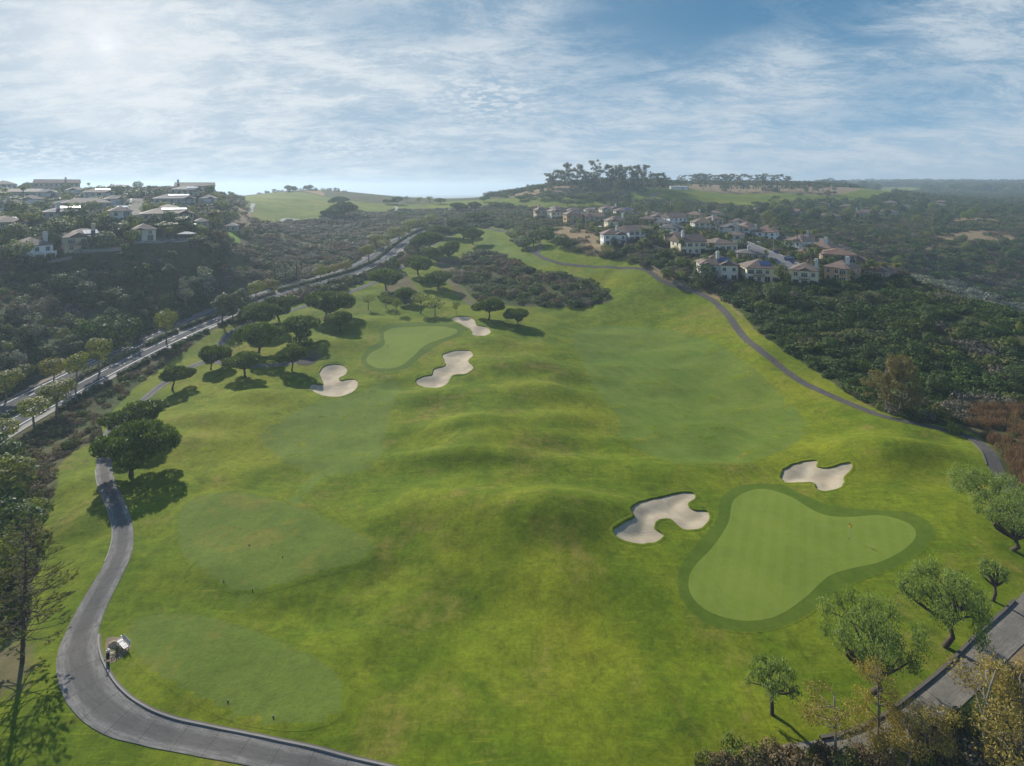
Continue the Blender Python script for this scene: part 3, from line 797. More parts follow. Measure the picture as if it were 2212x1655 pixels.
M_ROUGH = grass_mat('rough_grass', 'rough')
M_FAIR = grass_mat('fairway_grass', 'fair', .9)
M_TEE = grass_mat('tee_grass', 'tee', .55)
M_COLLAR = grass_mat('collar_grass', 'collar', .35)
M_GREEN = grass_mat('green_grass', 'green', None)

for lab, p in (('wide fairway below the narrow far green', [(562, 935), (600, 905), (680, 870), (770, 850), (815, 826), (850, 822), (868, 835), (850, 880), (838, 930), (822, 990), (778, 1020), (700, 1030), (620, 1000), (572, 965)]),
               ('broad pale fairway in the shaded hollow', [(1238, 722), (1300, 702), (1420, 710), (1520, 731), (1600, 775), (1680, 840), (1730, 890), (1745, 930), (1700, 970), (1600, 1003), (1500, 1012), (1400, 985), (1340, 945), (1330, 900), (1290, 850), (1260, 790), (1240, 750)]),
               ('upper fairway on the ridge', [(1030, 520), (1060, 512), (1095, 530), (1150, 556), (1190, 568), (1170, 575), (1100, 560), (1050, 545)]),
               ('mown strip joining the two tees', [(505, 1325), (520, 1325), (545, 1300), (562, 1278), (545, 1272), (522, 1282), (508, 1300)]),
               ('mown walk from the tee to the fairway', [(612, 1090), (640, 1100), (670, 1062), (705, 1025), (680, 1020), (645, 1055)])):
    sheet('fairway', outline(p, .6), 1.2, M_FAIR, .008, on_ground, lab)
for lab, p in (('nearest tee box with worn turf', TEES[0]),
               ('second tee box beyond the nearest one', TEES[1]),
               ('small round tee on the upper fairway', [(1340, 587), (1350, 581), (1368, 581), (1378, 587), (1366, 592), (1350, 592)]),
               ('small pale tee beside the upper path', [(1262, 586), (1278, 581), (1296, 584), (1290, 590), (1270, 591)])):
    sheet('tee_box', outline(p, .5), .9, M_TEE, .012, on_ground, lab)
for lab, outer, inner in (
    ('kidney shaped green with the yellow flag', [(1555, 1075), (1600, 1048), (1680, 1045), (1740, 1070), (1800, 1092), (1880, 1100), (1960, 1105), (2010, 1130), (2018, 1160), (1990, 1195), (1930, 1230), (1860, 1255), (1800, 1290), (1740, 1335), (1670, 1362), (1590, 1367), (1520, 1345), (1475, 1305), (1460, 1260), (1470, 1215), (1510, 1165), (1545, 1120)],
     [(1587, 1078), (1640, 1056), (1700, 1070), (1770, 1109), (1830, 1117), (1900, 1113), (1960, 1130), (1978, 1155), (1955, 1185), (1900, 1214), (1840, 1228), (1790, 1245), (1740, 1290), (1690, 1325), (1640, 1340), (1580, 1338), (1520, 1315), (1488, 1275), (1495, 1230), (1540, 1180), (1572, 1130)]),
    ('far green between the three bunkers', [(820, 708), (870, 697), (960, 695), (1000, 705), (1000, 722), (955, 742), (915, 768), (880, 795), (840, 803), (800, 800), (778, 780), (790, 755), (820, 735)],
     [(831, 717), (870, 707), (940, 705), (985, 712), (977, 724), (920, 745), (890, 772), (858, 793), (815, 795), (791, 780), (802, 762), (830, 745)])):
    sheet('green_collar', outline(outer, .5), .9, M_COLLAR, .016, on_ground, 'mown collar of the ' + lab)
    sheet('putting_green', outline(inner, .5), .9, M_GREEN, .024, on_ground, lab)

# sand floors and turf lips
def sand_mat():
    m, g, b = new_mat('bunker_sand')
    P = g.node('ShaderNodeTexCoord').outputs['Object']
    n = g.noise(P, .35, 5, .6, .5); f = g.noise(P, 7, 3, .7)
    c = g.mix(g.ss(n, .35, .68), (.37, .305, .21), (.46, .39, .275))
    c = g.mix(g.m('MULTIPLY', g.ss(g.noise(P, .9, 5, .7), .55, .75), .4), c, (.30, .255, .185))
    hs = g.node('ShaderNodeHueSaturation'); g.put(hs.inputs['Color'], c)
    g.put(hs.inputs['Value'], g.lin(f, .3, .7, .92, 1.08)); g.L.new(hs.outputs[0], b.inputs['Base Color'])
    b.inputs['Roughness'].default_value = .95
    w = g.node('ShaderNodeTexWave', wave_type='RINGS', rings_direction='SPHERICAL')
    g.L.new(g.mapping(P, (.16, .16, .16)), w.inputs['Vector'])
    w.inputs['Scale'].default_value = 5.0; w.inputs['Distortion'].default_value = 9; w.inputs['Detail'].default_value = 2; w.inputs['Detail Scale'].default_value = .6
    bumpn(g, b, g.m('ADD', g.m('MULTIPLY', w.outputs['Fac'], .6), g.m('MULTIPLY', f, .5)), .55, .05)
    return m
M_SAND = sand_mat()
ground0 = lambda x, y: hgt(x, y, ZF)
for lab, o in BUNK:
    sheet('sand_bunker', o, .6, M_SAND, 0.0, lambda x, y, d: ground0(x, y) - .16 - .60 * sstep(0, 3.2, d), lab)
    # outward normals
    tn = np.roll(o, -1, 0) - np.roll(o, 1, 0); tn /= np.maximum(np.linalg.norm(tn, axis=1, keepdims=True), 1e-9)
    nm = np.stack([tn[:, 1], -tn[:, 0]], -1)
    if sdist((o + nm * .3)[:, 0], (o + nm * .3)[:, 1], o, 3).mean() > 0: nm = -nm
    k = np.ones(9) / 9
    nm = np.stack([np.convolve(np.concatenate([nm[-4:, i], nm[:, i], nm[:4, i]]), k, 'valid') for i in (0, 1)], 1)
    wob = (vnoise(o[:, 0], o[:, 1], .9, 5) - .5) * .22
    rings = []
    for off, dz in ((.75, -.05), (.55, .006), (.25, .035), (.03, .05), (-.05, .0), (-.09, -.2), (-.10, -.6)):
        q = o + nm * (off + (wob[:, None] if off < .3 else 0))
        # keep the ring's outside from folding over itself in tight corners
        rings.append(np.column_stack([q, ground0(q[:, 0], q[:, 1]) + dz]))
    n = len(o); ii = np.arange(n)
    F = np.concatenate([np.stack([a * n + ii, a * n + (ii + 1) % n, (a + 1) * n + (ii + 1) % n, (a + 1) * n + ii], -1) for a in range(len(rings) - 1)])
    tag(obj_np('bunker_lip', np.concatenate(rings), F, M_ROUGH, None, True), 'turf lip round the ' + lab, kind='structure')

# ------------------------------------------------------------------ paths and roads
def ribbon(name, line, left, right, mat, lift, cols=7, label=None, kind='structure', zf=None, skirt=.12, parent=None):
    """a strip along a line between two offsets (left is +), following the ground"""
    tn = np.gradient(line, axis=0); L = np.maximum(np.linalg.norm(tn, axis=1, keepdims=True), 1e-9)
    nm = np.stack([-tn[:, 1], tn[:, 0]], -1) / L
    along = np.concatenate([[0], np.cumsum(np.linalg.norm(np.diff(line, axis=0), axis=1))])
    l = np.broadcast_to(np.asarray(left, float), (len(line),)); r = np.broadcast_to(np.asarray(right, float), (len(line),))
    V, A, B = [], [], []
    ks = list(np.linspace(0, 1, cols))
    for j, k in enumerate([0] + ks + [1]):
        q = line + nm * (l + (r - l) * k)[:, None]
        z = (zf or hgt)(q[:, 0], q[:, 1]) + lift
        if j == 0 or j == cols + 1: z = z - skirt - lift
        V.append(np.column_stack([q, z])); A.append(np.full(len(line), 2 * k - 1)); B.append(along)
    m = len(line); nc = cols + 2
    i = np.arange(m - 1)
    F = np.concatenate([np.stack([a * m + i, (a + 1) * m + i, (a + 1) * m + i + 1, a * m + i + 1], -1) for a in range(nc - 1)])
    ob = obj_np(name, np.concatenate(V), F, mat, parent, False, dict(across=np.concatenate(A), along=np.concatenate(B)))
    return tag(ob, label, kind=kind)

def paving_mat(name, c0, c1, joint, worn, stain=(.10, .095, .085)):
    m, g, b = new_mat(name)
    P = g.node('ShaderNodeTexCoord').outputs['Object']
    n = g.noise(P, .5, 6, .65, .4); f = g.noise(P, 6, 4, .7)
    ac, al = g.attr('across'), g.attr('along')
    v = g.comb(g.m('MULTIPLY', ac, 3.0), g.m('MULTIPLY', al, .22), 0)
    strk = g.noise(v, 2.2, 8, .78)
    c = g.mix(g.ss(n, .35, .65), c0, c1)
    c = g.mix(g.m('MULTIPLY', g.ss(strk, .42, .62), .7), c, stain)
    tr = g.ss(g.m('ABSOLUTE', ac), .30, .72, 1.0, 0.0)
    c = g.mix(g.m('MULTIPLY', tr, worn), c, stain)
    if joint:
        fr = g.m('ABSOLUTE', g.m('SUBTRACT', g.m('FRACT', g.m('DIVIDE', al, joint)), .5))
        j = g.ss(fr, .5 - .055 / joint, .5)
        fr2 = g.m('ABSOLUTE', g.m('SUBTRACT', g.m('FRACT', g.m('MULTIPLY', al, 2.6)), .5))
        c = g.mix(g.m('MULTIPLY', g.m('MULTIPLY', fr2, .35), g.ss(n, .3, .6)), c, stain)
        c = g.mix(g.m('MULTIPLY', j, .8), c, (.06, .055, .045))
    hs = g.node('ShaderNodeHueSaturation'); g.put(hs.inputs['Color'], c)
    g.put(hs.inputs['Value'], g.lin(f, .3, .7, .88, 1.12)); g.L.new(hs.outputs[0], b.inputs['Base Color'])
    b.inputs['Roughness'].default_value = .95
    b.inputs['Specular IOR Level'].default_value = .08
    bumpn(g, b, f, .2, .02)
    return m
M_CONC = paving_mat('path_concrete', (.19, .18, .165), (.27, .255, .235), 3.2, .75, (.105, .098, .09))
M_CONC2 = paving_mat('pale_path_concrete', (.27, .235, .19), (.22, .20, .17), 4.0, .35, (.13, .12, .10))
M_ASPH = paving_mat('path_asphalt', (.085, .078, .070), (.115, .106, .096), 0, .2, (.062, .057, .052))
M_ROAD = paving_mat('road_asphalt', (.105, .105, .104), (.14, .138, .134), 0, .35, (.075, .075, .075))
M_STREET = paving_mat('street_asphalt', (.15, .15, .16), (.18, .18, .185), 0, .2, (.15, .15, .155))
M_KERB = plain('kerb_concrete', (.25, .235, .21), .8)
M_DKERB = plain('retaining_edge', (.13, .11, .09), .85)
M_PAINT = plain('road_paint', (.78, .77, .73), .6, .1)
M_DIRT = plain('verge_dirt', (.21, .16, .105), .95, .3, .6)

def line_w(pts, step=1.0, sm=2):
    """a path line with a width in metres at each point"""
    P = np.asarray(pts, float)
    w3 = np.column_stack([world([tuple(q) for q in P[:, :2]]), P[:, 2]])
    c = catmull(w3, False, step)
    c[:, 2] += (vnoise(c[:, 0], c[:, 1], 1.6, 9) - .5) * .16
    for _ in range(sm): c = np.stack([ksm(c[:, i], 2) for i in range(3)], 1)
    return c[:, :2], c[:, 2]

P_LEFT, W_LEFT = line_w([(900, 1716, 2.3), (750, 1672, 2.3), (566, 1628, 2.35), (398, 1594.6, 2.6), (298, 1570, 2.9), (239, 1540, 3.2), (192, 1493, 3.6), (168, 1437, 3.6), (166, 1397, 3.5), (179, 1357.6, 3.3), (199, 1311, 3.2), (230, 1255, 3.1),
                         (257, 1205, 2.9), (266, 1155, 2.4), (262, 1122, 2.3), (254, 1100, 2.3), (238, 1063, 2.3), (227, 1033, 2.3), (225, 994, 2.3), (240, 930, 2.3), (275, 890, 2.3), (311, 863, 2.3), (341, 838, 2.3), (372, 817, 2.3), (410, 795, 2.4), (449, 780, 2.6), (492, 784, 2.6),
                         (535, 790, 2.5), (578, 790, 2.4), (612, 787, 2.4), (650, 781, 2.6)], .7)
ribbon('cart_path', P_LEFT, W_LEFT / 2, -W_LEFT / 2, M_CONC, .05, 9, 'grey concrete cart path bending round the near tee')
P_UP, W_UP = line_w([(452, 779, 2.3), (460, 763, 2.3), (472.6, 747, 2.3), (490, 726, 2.3), (506, 715, 2.3), (545, 696, 2.3), (590, 682, 2.3), (618, 675, 2.3), (651, 664, 2.3), (695, 650, 2.3), (742, 636.5, 2.3), (795, 616, 2.3), (840, 597, 2.4), (873, 572, 2.4), (908, 551, 2.4), (935, 530, 2.4), (980, 505, 2.4)], .9)
ribbon('cart_path', P_UP, W_UP / 2, -W_UP / 2, M_CONC, .07, 5, 'branch of the cart path climbing through the umbrella pines')
P_R, W_R = line_w([(1040, 492, 3), (1096.6, 502.6, 3), (1122, 523, 3), (1155, 546, 3), (1171, 556.5, 2.6), (1204, 568, 2.4), (1250, 574.4, 2.2), (1327, 578, 2.2), (1386, 581, 2.2), (1406, 590, 2.2), (1430, 608, 2.2), (1468.5, 620.6, 2.2), (1507, 633, 2.2), (1538, 649, 2.2), (1558, 666.7, 2.2),
                   (1576, 687, 2.2), (1594, 713, 2.2), (1617, 738.6, 2.1), (1645, 760, 2.1), (1670.6, 778.6, 2), (1722, 819.6, 2), (1773, 845, 1.9), (1824.5, 868, 1.9), (1876, 888.8, 1.8), (1927, 905.5, 1.8), (2004, 921, 1.8), (2068, 935, 1.9), (2106.6, 950, 2), (2132, 973, 2.1), (2146, 996.5, 2.2), (2151, 1015, 2.2),
                   (2175, 1052, 2.3), (2215, 1095, 2.4), (2262, 1170, 2.6)], .8)
ribbon('cart_path', P_R[:-1], W_R[:-1] / 2, -W_R[:-1] / 2, M_ASPH, .06, 5, 'dark asphalt cart path along the right edge of the fairway')
P_BR, W_BR = line_w([(2262, 1170, 2.6), (2275, 1240, 2.9), (2228, 1318, 2.9), (2178, 1367, 2.9), (2137, 1405.6, 2.9), (2089, 1457, 2.8), (2045, 1497, 2.8), (1997, 1536, 2.7), (1951, 1571, 2.6), (1903, 1600, 2.5), (1855, 1618, 2.4), (1790, 1628, 2.2), (1700, 1650, 3.2), (1600, 1700, 3.2)], .7)
ribbon('cart_path', P_BR, W_BR / 2, -W_BR / 2, M_CONC2, .055, 7, 'pale concrete cart path under the pepper trees at lower right')
P_S, W_S = line_w([(1158, 548, 2.6), (1165, 538, 2.4), (1166, 527, 2.2), (1162, 514, 2.2)], .8)
ribbon('cart_path', P_S, W_S / 2, -W_S / 2, M_ASPH, .075, 5, 'short dark spur path beside the leafy clump on the ridge')
for lab, p, mt in (('dirt track through the scrub of the golf hill', [(763, 492, 4), (775, 490, 5), (800, 482, 4), (818, 470, 4), (830, 465, 4)], M_DIRT), ('track winding over the far golf hill', [(833, 463, 3), (850, 456, 3), (858, 450, 3), (852, 446, 3)], M_KERB),
                   ('pale track on the far left golf slope', [(605, 482, 3), (615, 472, 3), (640, 475, 3), (655, 477, 3)], M_KERB), ('curved track at the left of the golf hill', [(548, 440, 3), (543, 450, 3), (541, 458, 3)], M_KERB),
                   ('track crossing the mesa golf slope', [(1405, 427, 5), (1412, 421, 5), (1425, 417, 4)], M_DIRT), ('dirt path below the ridge houses', [(1455, 627, 1.6), (1462, 612, 1.6), (1468, 602, 1.6), (1450, 590, 1.8), (1430, 578, 1.8)], M_DIRT)):
    a, w = line_w(p, 1.5)
    ribbon('track', a, w / 2, -w / 2, mt, .12, 3, lab)
# kerbs along the inside of the bends
def piece(P, W, uv0, uv1):
    a, b = world([uv0, uv1])
    i = np.argmin(((P - a) ** 2).sum(1)); j = np.argmin(((P - b) ** 2).sum(1))
    i, j = min(i, j), max(i, j) + 1
    return P[i:j], W[i:j]
a, w = piece(P_LEFT, W_LEFT, (900, 1720), (166, 1390))
ribbon('kerb', a, -w / 2 + .0, -w / 2 - .16, M_KERB, .17, 2, 'pale kerb inside the bend of the near cart path', skirt=.3)
ribbon('kerb', a, -w / 2 - .17, -w / 2 - .34, M_DKERB, .10, 2, 'dark turf edge behind the kerb of the near cart path', skirt=.3)
a, w = piece(P_LEFT, W_LEFT, (257, 1205), (226, 1010))
ribbon('kerb', a, w / 2 + .12, w / 2, M_KERB, .10, 2, 'low kerb beside the path under the large pine', skirt=.2)
a, w = piece(P_BR, W_BR, (2228, 1318), (1790, 1628))
ribbon('kerb', a, -w / 2, -w / 2 - .28, M_DKERB, .22, 2, 'dark retaining edge of the path under the pepper trees', skirt=.4)
a, w = piece(P_R, W_R, (2106, 950), (2151, 1012))
ribbon('kerb', a, -w / 2, -w / 2 - .2, M_DKERB, .16, 2, 'dark edge inside the bend of the right hand path', skirt=.3)
# path end loop
cc = hit1(662, 781)
aa = np.linspace(0, 2 * math.pi, 28, endpoint=False)
loop = np.stack([cc[0] + 2.6 * np.cos(aa), cc[1] + 3.4 * np.sin(aa)], -1)
sheet('cart_path', loop, .7, M_CONC, .06, on_ground, 'rounded end of the cart path beside the bunker')

for sgn, nm in ((1, 'upper carriageway of the divided road'), (-1, 'lower carriageway of the divided road')):
    ribbon('road', ROAD, sgn * 1.7 if sgn < 0 else 7.0, -7.0 if sgn < 0 else 1.7, M_ROAD, .05, 7, nm)
    e = [sgn * 5.9, sgn * 6.05]
    ribbon('road_marking', ROAD, max(e), min(e), M_PAINT, .058, 2, 'white bike lane line on the ' + nm, skirt=.0)
    e = [sgn * 2.05, sgn * 2.2]
    ribbon('road_marking', ROAD, max(e), min(e), M_PAINT, .058, 2, 'white edge line by the median on the ' + nm, skirt=.0)
    e = [sgn * 7.0, sgn * 7.35]
    ribbon('kerb', ROAD, max(e), min(e), M_KERB, .15, 2, 'outer kerb of the ' + nm, skirt=.25)
    e = [sgn * 1.7, sgn * 1.42]
    ribbon('kerb', ROAD, max(e), min(e), M_KERB, .17, 2, 'median kerb of the ' + nm, skirt=.25)
    for i in range(10, len(ROAD) - 8, 9):
        e = [sgn * 3.95, sgn * 4.08]
        ribbon('road_marking', ROAD[i:i + 2], max(e), min(e), M_PAINT, .058, 2, 'white lane dash on the ' + nm, skirt=.0)
ribbon('median', ROAD, 1.42, -1.42, M_DIRT, .13, 4, 'planted median of the divided road')
ribbon('pavement', ROAD, -7.35, -8.5, M_KERB, .12, 3, 'pale pavement between the road and the scrub strip')
ribbon('verge', ROAD, 8.8, 7.35, M_DIRT, .08, 3, 'bare dirt verge at the foot of the hillside')
for s, l in zip(STREETS, ('ridge street running down between the houses', 'pale sunlit street on the left plateau')):
    ribbon('road', s, 3.6, -3.6, M_STREET if 'ridge' in l else M_CONC2, .08, 4, l)
    ribbon('pavement', s, 4.7, 3.6, M_KERB, .16, 2, 'pavement on one side of the ' + l)
    ribbon('pavement', s, -3.6, -4.7, M_KERB, .16, 2, 'pavement on the other side of the ' + l)
# ------------------------------------------------------------------ foliage
def leaf_mat(name, dark, light, trans=.28, rough=.6, jitter=.22, warm=None):
    m, g, b = new_mat(name)
    t = g.attr('tint')
    oi = g.node('ShaderNodeObjectInfo')
    c = g.mix(g.lin(t, 0, 1), dark, light)
    if warm: c = g.mix(g.ss(g.m('FRACT', g.m('MULTIPLY', oi.outputs['Random'], 7.31)), .55, 1.0, 0, .7), c, warm)
    hs = g.node('ShaderNodeHueSaturation')
    g.put(hs.inputs['Color'], c)
    g.put(hs.inputs['Value'], g.lin(oi.outputs['Random'], 0, 1, 1 - jitter, 1 + jitter))
    g.L.new(hs.outputs[0], b.inputs['Base Color'])
    b.inputs['Roughness'].default_value = rough
    b.inputs['Specular IOR Level'].default_value = .2
    tr = g.node('ShaderNodeBsdfTranslucent')
    g.L.new(g.mix(1.0, hs.outputs[0], (1.25, 1.2, .55), 'MULTIPLY'), tr.inputs[0])
    mx = g.node('ShaderNodeMixShader')
    mx.inputs[0].default_value = trans
    out = m.node_tree.nodes['Material Output']
    g.L.new(b.outputs[0], mx.inputs[1]); g.L.new(tr.outputs[0], mx.inputs[2]); g.L.new(mx.outputs[0], out.inputs[0])
    return m

def unit(v): return v / np.maximum(np.linalg.norm(v, axis=-1, keepdims=True), 1e-9)

def leaves(C, Nn, size, tint, asp=1.0, r=None, along=None):
    """one small four sided leaf spray per centre; along = long axis direction if given"""
    r = r or rng
    n = len(C)
    a = along if along is not None else r.normal(size=(n, 3))
    Nn = unit(Nn + r.normal(size=(n, 3)) * .35)
    t = unit(a - (a * Nn).sum(1, keepdims=True) * Nn) if along is None else unit(along)
    s = unit(np.cross(Nn, t))
    sz = np.broadcast_to(np.asarray(size, float), (n,))[:, None]
    L, W = t * sz, s * sz * asp
    V = np.stack([C - L * .55, C - L * .05 + W * .5, C + L * .55, C - L * .05 - W * .5], 1).reshape(-1, 3)
    F = np.arange(4 * n).reshape(n, 4)
    return V, F, np.repeat(tint, 4)

def clumps(r, blobs, per, size, asp=.7, up=.35, shell=(.72, 1.05), droop=0.0, radial=0.0, tops=.5):
    """leaf sprays through the outer part of each blob (centre, radii); blobs overlap into one uneven crown"""
    Cs, Ns, Ts = [], [], []
    B = np.array([b[0] for b in blobs]); Rr = np.array([b[1] for b in blobs])
    z0, z1 = (B[:, 2] - Rr[:, 2]).min(), (B[:, 2] + Rr[:, 2]).max()
    for i, (c, rad) in enumerate(blobs):
        n = int(per * rad[0] * (rad[2] + rad[0]) / 2)
        d = unit(r.normal(size=(n, 3)))
        q = np.array(c) + d * np.array(rad) * r.uniform(*shell, size=(n, 1))
        # drop what lies deep inside a neighbour
        k = np.ones(n, bool)
        for j in range(len(blobs)):
            if j != i: k &= (((q - B[j]) / Rr[j]) ** 2).sum(1) > .62
        q, d = q[k], d[k]
        Cs.append(q); Ns.append(unit(d / np.array(rad) + np.array([0, 0, up])))
        Ts.append(np.clip(r.normal(.5, .2, len(q)) + (r.random() - .5) * .35, 0, 1))
    C = np.concatenate(Cs); N_ = np.concatenate(Ns); T = np.concatenate(Ts)
    al = None
    if droop or radial:
        al = unit(r.normal(size=C.shape) * .5 + N_ * radial + np.array([0, 0, -droop]))
    return leaves(C, N_, size * r.uniform(.65, 1.3, len(C)), T, asp, r, al)

def crown_mesh(name, parts, mat):
    V, F, T, k = [], [], [], 0
    for v, f, t in parts:
        V.append(v); F.append(f + k); T.append(t); k += len(v)
    return mesh_np(name, np.concatenate(V), np.concatenate(F), mat, False, dict(tint=np.concatenate(T)))

M_BARK = plain('dark_bark', (.085, .062, .045), .95, .3, 2)
M_BARK2 = plain('grey_bark', (.20, .17, .135), .95, .3, 2)
M_BARK3 = plain('pale_bark', (.42, .37, .31), .9, .3, 1.5)
LM = dict(
    pine=leaf_mat('pine_needles', (.030, .066, .009), (.145, .205, .032), .30, .6, .16),
    street=leaf_mat('street_tree_leaves', (.085, .110, .012), (.270, .290, .040), .42, .55, .2, (.15, .13, .02)),
    light=leaf_mat('light_tree_leaves', (.090, .130, .026), (.240, .285, .070), .40, .6, .15),
    pepper=leaf_mat('pepper_leaves', (.095, .150, .034), (.30, .38, .115), .40, .6, .10),
    euc=leaf_mat('eucalyptus_leaves', (.070, .085, .050), (.190, .205, .115), .32, .6, .2),
    dryeuc=leaf_mat('dry_eucalyptus_leaves', (.190, .145, .030), (.47, .375, .095), .30, .6, .2, (.22, .10, .035)),
    browneuc=leaf_mat('brown_eucalyptus_leaves', (.090, .080, .028), (.270, .225, .085), .30, .6, .15),
    norfolk=leaf_mat('araucaria_needles', (.085, .105, .028), (.25, .265, .075), .36, .6, .1),
    palm=leaf_mat('palm_fronds', (.060, .095, .020), (.190, .225, .050), .38, .5, .25, (.23, .19, .03)),
    dark=leaf_mat('dark_tree_leaves', (.030, .060, .018), (.110, .160, .040), .28, .6, .25),
    olive=leaf_mat('garden_tree_leaves', (.060, .095, .018), (.210, .250, .050), .40, .6, .3, (.16, .16, .03)),
    con=leaf_mat('conifer_needles', (.032, .056, .018), (.120, .145, .042), .26, .6, .2),
    silver=leaf_mat('silver_leaves', (.12, .14, .10), (.34, .36, .29), .25, .6, .2),
    s_dark=leaf_mat('dark_scrub', (.018, .044, .007), (.085, .138, .022), .24, .65, .35),
    s_olive=leaf_mat('olive_scrub', (.050, .070, .014), (.180, .190, .044), .22, .65, .3),
    s_grey=leaf_mat('grey_scrub', (.070, .068, .048), (.210, .190, .135), .2, .7, .3),
    s_brown=leaf_mat('brown_scrub', (.070, .052, .024), (.215, .155, .078), .2, .7, .3),
    s_bright=leaf_mat('bright_scrub', (.045, .080, .008), (.155, .200, .024), .3, .6, .3),
    s_reed=leaf_mat('dry_reeds', (.12, .070, .034), (.30, .190, .105), .25, .7, .2),
    agave=leaf_mat('agave_leaves', (.16, .17, .06), (.42, .40, .20), .15, .5, .1),
)

def limb(mb, a, b, r0, r1, r, bend=.12, n=5, sides=6):
    a, b = Vector(a), Vector(b); L = (b - a).length
    o = Vector((r.normal(), r.normal(), abs(r.normal()) * .4)) * L * bend
    pts = [a.lerp(b, k / n) + o * math.sin(math.pi * k / n) for k in range(n + 1)]
    mb.tube(pts, [r0 + (r1 - r0) * k / n for k in range(n + 1)], sides)
    return pts

PROTO = {}
def proto(key, trunk, crown, cname='crown'): PROTO.setdefault(key, []).append((trunk, crown, cname))

def make_pine(seed, W, H, cb, dense=1.0):
    """umbrella pine: forked dark trunk, broad domed crown of tight needle tufts; cb = clear trunk share"""
    r = np.random.default_rng(seed)
    mb = MB()
    lean = r.normal(size=2) * .06 * H
    fork = Vector((lean[0] * .6, lean[1] * .6, H * cb * .72))
    mb.tube([(0, 0, -.4), (0, 0, .1), tuple(fork * .5 + Vector((lean[1] * .25, 0, 0))), tuple(fork)], [H * .055, H * .042, H * .034, H * .03], 8)
    blobs = []
    n = int(r.integers(14, 21)); a0 = r.random() * 6.28; sk = r.uniform(.05, .34)
    zc = H * (cb + (1 - cb) * .42)
    blobs.append(((lean[0], lean[1], zc + H * .02), (W * .30, W * .30, H * (1 - cb) * .50)))
    for i in range(n):
        a = i * 2.399 + r.random() * .8
        q = math.sqrt((i + .6) / n) * .5 * W * .82 * (1 + sk * math.cos(a - a0))
        ex = 1 - (q / (W * .5)) ** 2
        rad = W * r.uniform(.15, .21)
        z = zc + H * (1 - cb) * (.46 * math.sqrt(max(ex, 0)) - .14 + r.normal() * .085) - rad * .25 - (r.random() < .2) * H * .10
        c = (lean[0] + q * math.cos(a), lean[1] + q * math.sin(a), z)
        blobs.append((c, (rad * 1.12, rad * 1.12, rad * r.uniform(.62, .85))))
    for i in range(6):
        b = blobs[int(r.integers(1, len(blobs)))][0]
        limb(mb, fork, (b[0] * .8, b[1] * .8, b[2] - H * .03), H * .016, H * .005, r)
    cr = clumps(r, blobs, 150 * dense, .62 if dense > .5 else .95, .46, .55, (.72, 1.06), 0, 1.0)
    return mb.mesh('trunk', M_BARK, True), crown_mesh('crown', [cr], LM['pine'])
for i, (W, H, cb) in enumerate(((12, 9.5, .34), (13, 9, .30), (11, 8.5, .42), (12.5, 8, .36), (10.5, 9, .38), (13, 8.5, .40), (11.5, 9.5, .28))):
    proto('pine', *make_pine(100 + i, W, H, cb))
PROTO['pinebig'] = [(*make_pine(120, 14, 12, .20, 1.0), 'crown'), (*make_pine(121, 12, 11, .22, 1.0), 'crown')]
PROTO['pinefar'] = [(*make_pine(130 + i, 12, 8, .35, .22), 'crown') for i in range(2)]

def make_round(seed, W, H, cb, mat, bark, size=.36, per=110, nb=16, open_=0.0, asp=.75, up=.3, droop=0.0, shell=(.7, 1.08)):
    r = np.random.default_rng(seed)
    mb = MB()
    top = Vector((r.normal() * .02 * H, r.normal() * .02 * H, H * (cb + .12)))
    mb.tube([(0, 0, -.4), (0, 0, .1), tuple(top * .5), tuple(top)], [H * .032, H * .024, H * .019, H * .015], 7)
    hz = H * (1 - cb) / 2
    blobs = []
    for i in range(nb):
        d = unit(r.normal(size=3)); d[2] = d[2] * .9
        k = r.uniform(.45, .78) + open_ * .15
        rad = W * r.uniform(.15, .25) * (1 - open_ * .35)
        c = (d[0] * W / 2 * k, d[1] * W / 2 * k, H * cb + hz + d[2] * hz * k)
        blobs.append((c, (rad, rad, rad * r.uniform(.8, 1.1))))
    if not open_: blobs.append(((0, 0, H * cb + hz), (W * .33, W * .33, hz * .72)))
    for i in range(7):
        b = blobs[int(r.integers(0, nb))][0]
        limb(mb, tuple(top * r.uniform(.8, 1)), b, H * .012, H * .004, r)
    cr = clumps(r, blobs, per, size, asp, up, shell, droop)
    return mb.mesh('trunk', bark, True), crown_mesh('crown', [cr], mat)
for i, (W, H, cb) in enumerate(((6.2, 8.6, .34), (6.6, 9.2, .30), (5.6, 9.0, .36))):
    proto('street', *make_round(200 + i, W, H, cb, LM['street'], M_BARK2))
for i, (W, H, cb) in enumerate(((4.6, 6.2, .34), (5.4, 6.6, .30), (4.2, 6.0, .42))):
    proto('light', *make_round(220 + i, W, H, cb, LM['light'], M_BARK2, .32, 140, 15, .6, .6, .2, .6))
for i, (W, H, cb) in enumerate(((8, 9, .10), (7, 7.5, .08), (9, 8, .12))):
    proto('dark', *make_round(240 + i, W, H, cb, LM['dark'], M_BARK, .5, 70))
for i, (W, H, cb) in enumerate(((7, 7.5, .16), (6, 6.5, .14), (8, 7, .18))):
    proto('garden', *make_round(250 + i, W, H, cb, LM['olive'], M_BARK2, .46, 75))
proto('round', *make_round(260, 11, 12, .03, LM['dark'], M_BARK, .42, 95, 24))
for i in range(2): proto('upright', *make_round(265 + i, 5.6, 10.5, .16, LM['con'], M_BARK, .42, 110, 18))
for i in range(2): proto('slender', *make_round(270 + i, 4.6, 11, .14, LM['silver'], M_BARK2, .34, 120, 17, .6, .6, .2, .5))

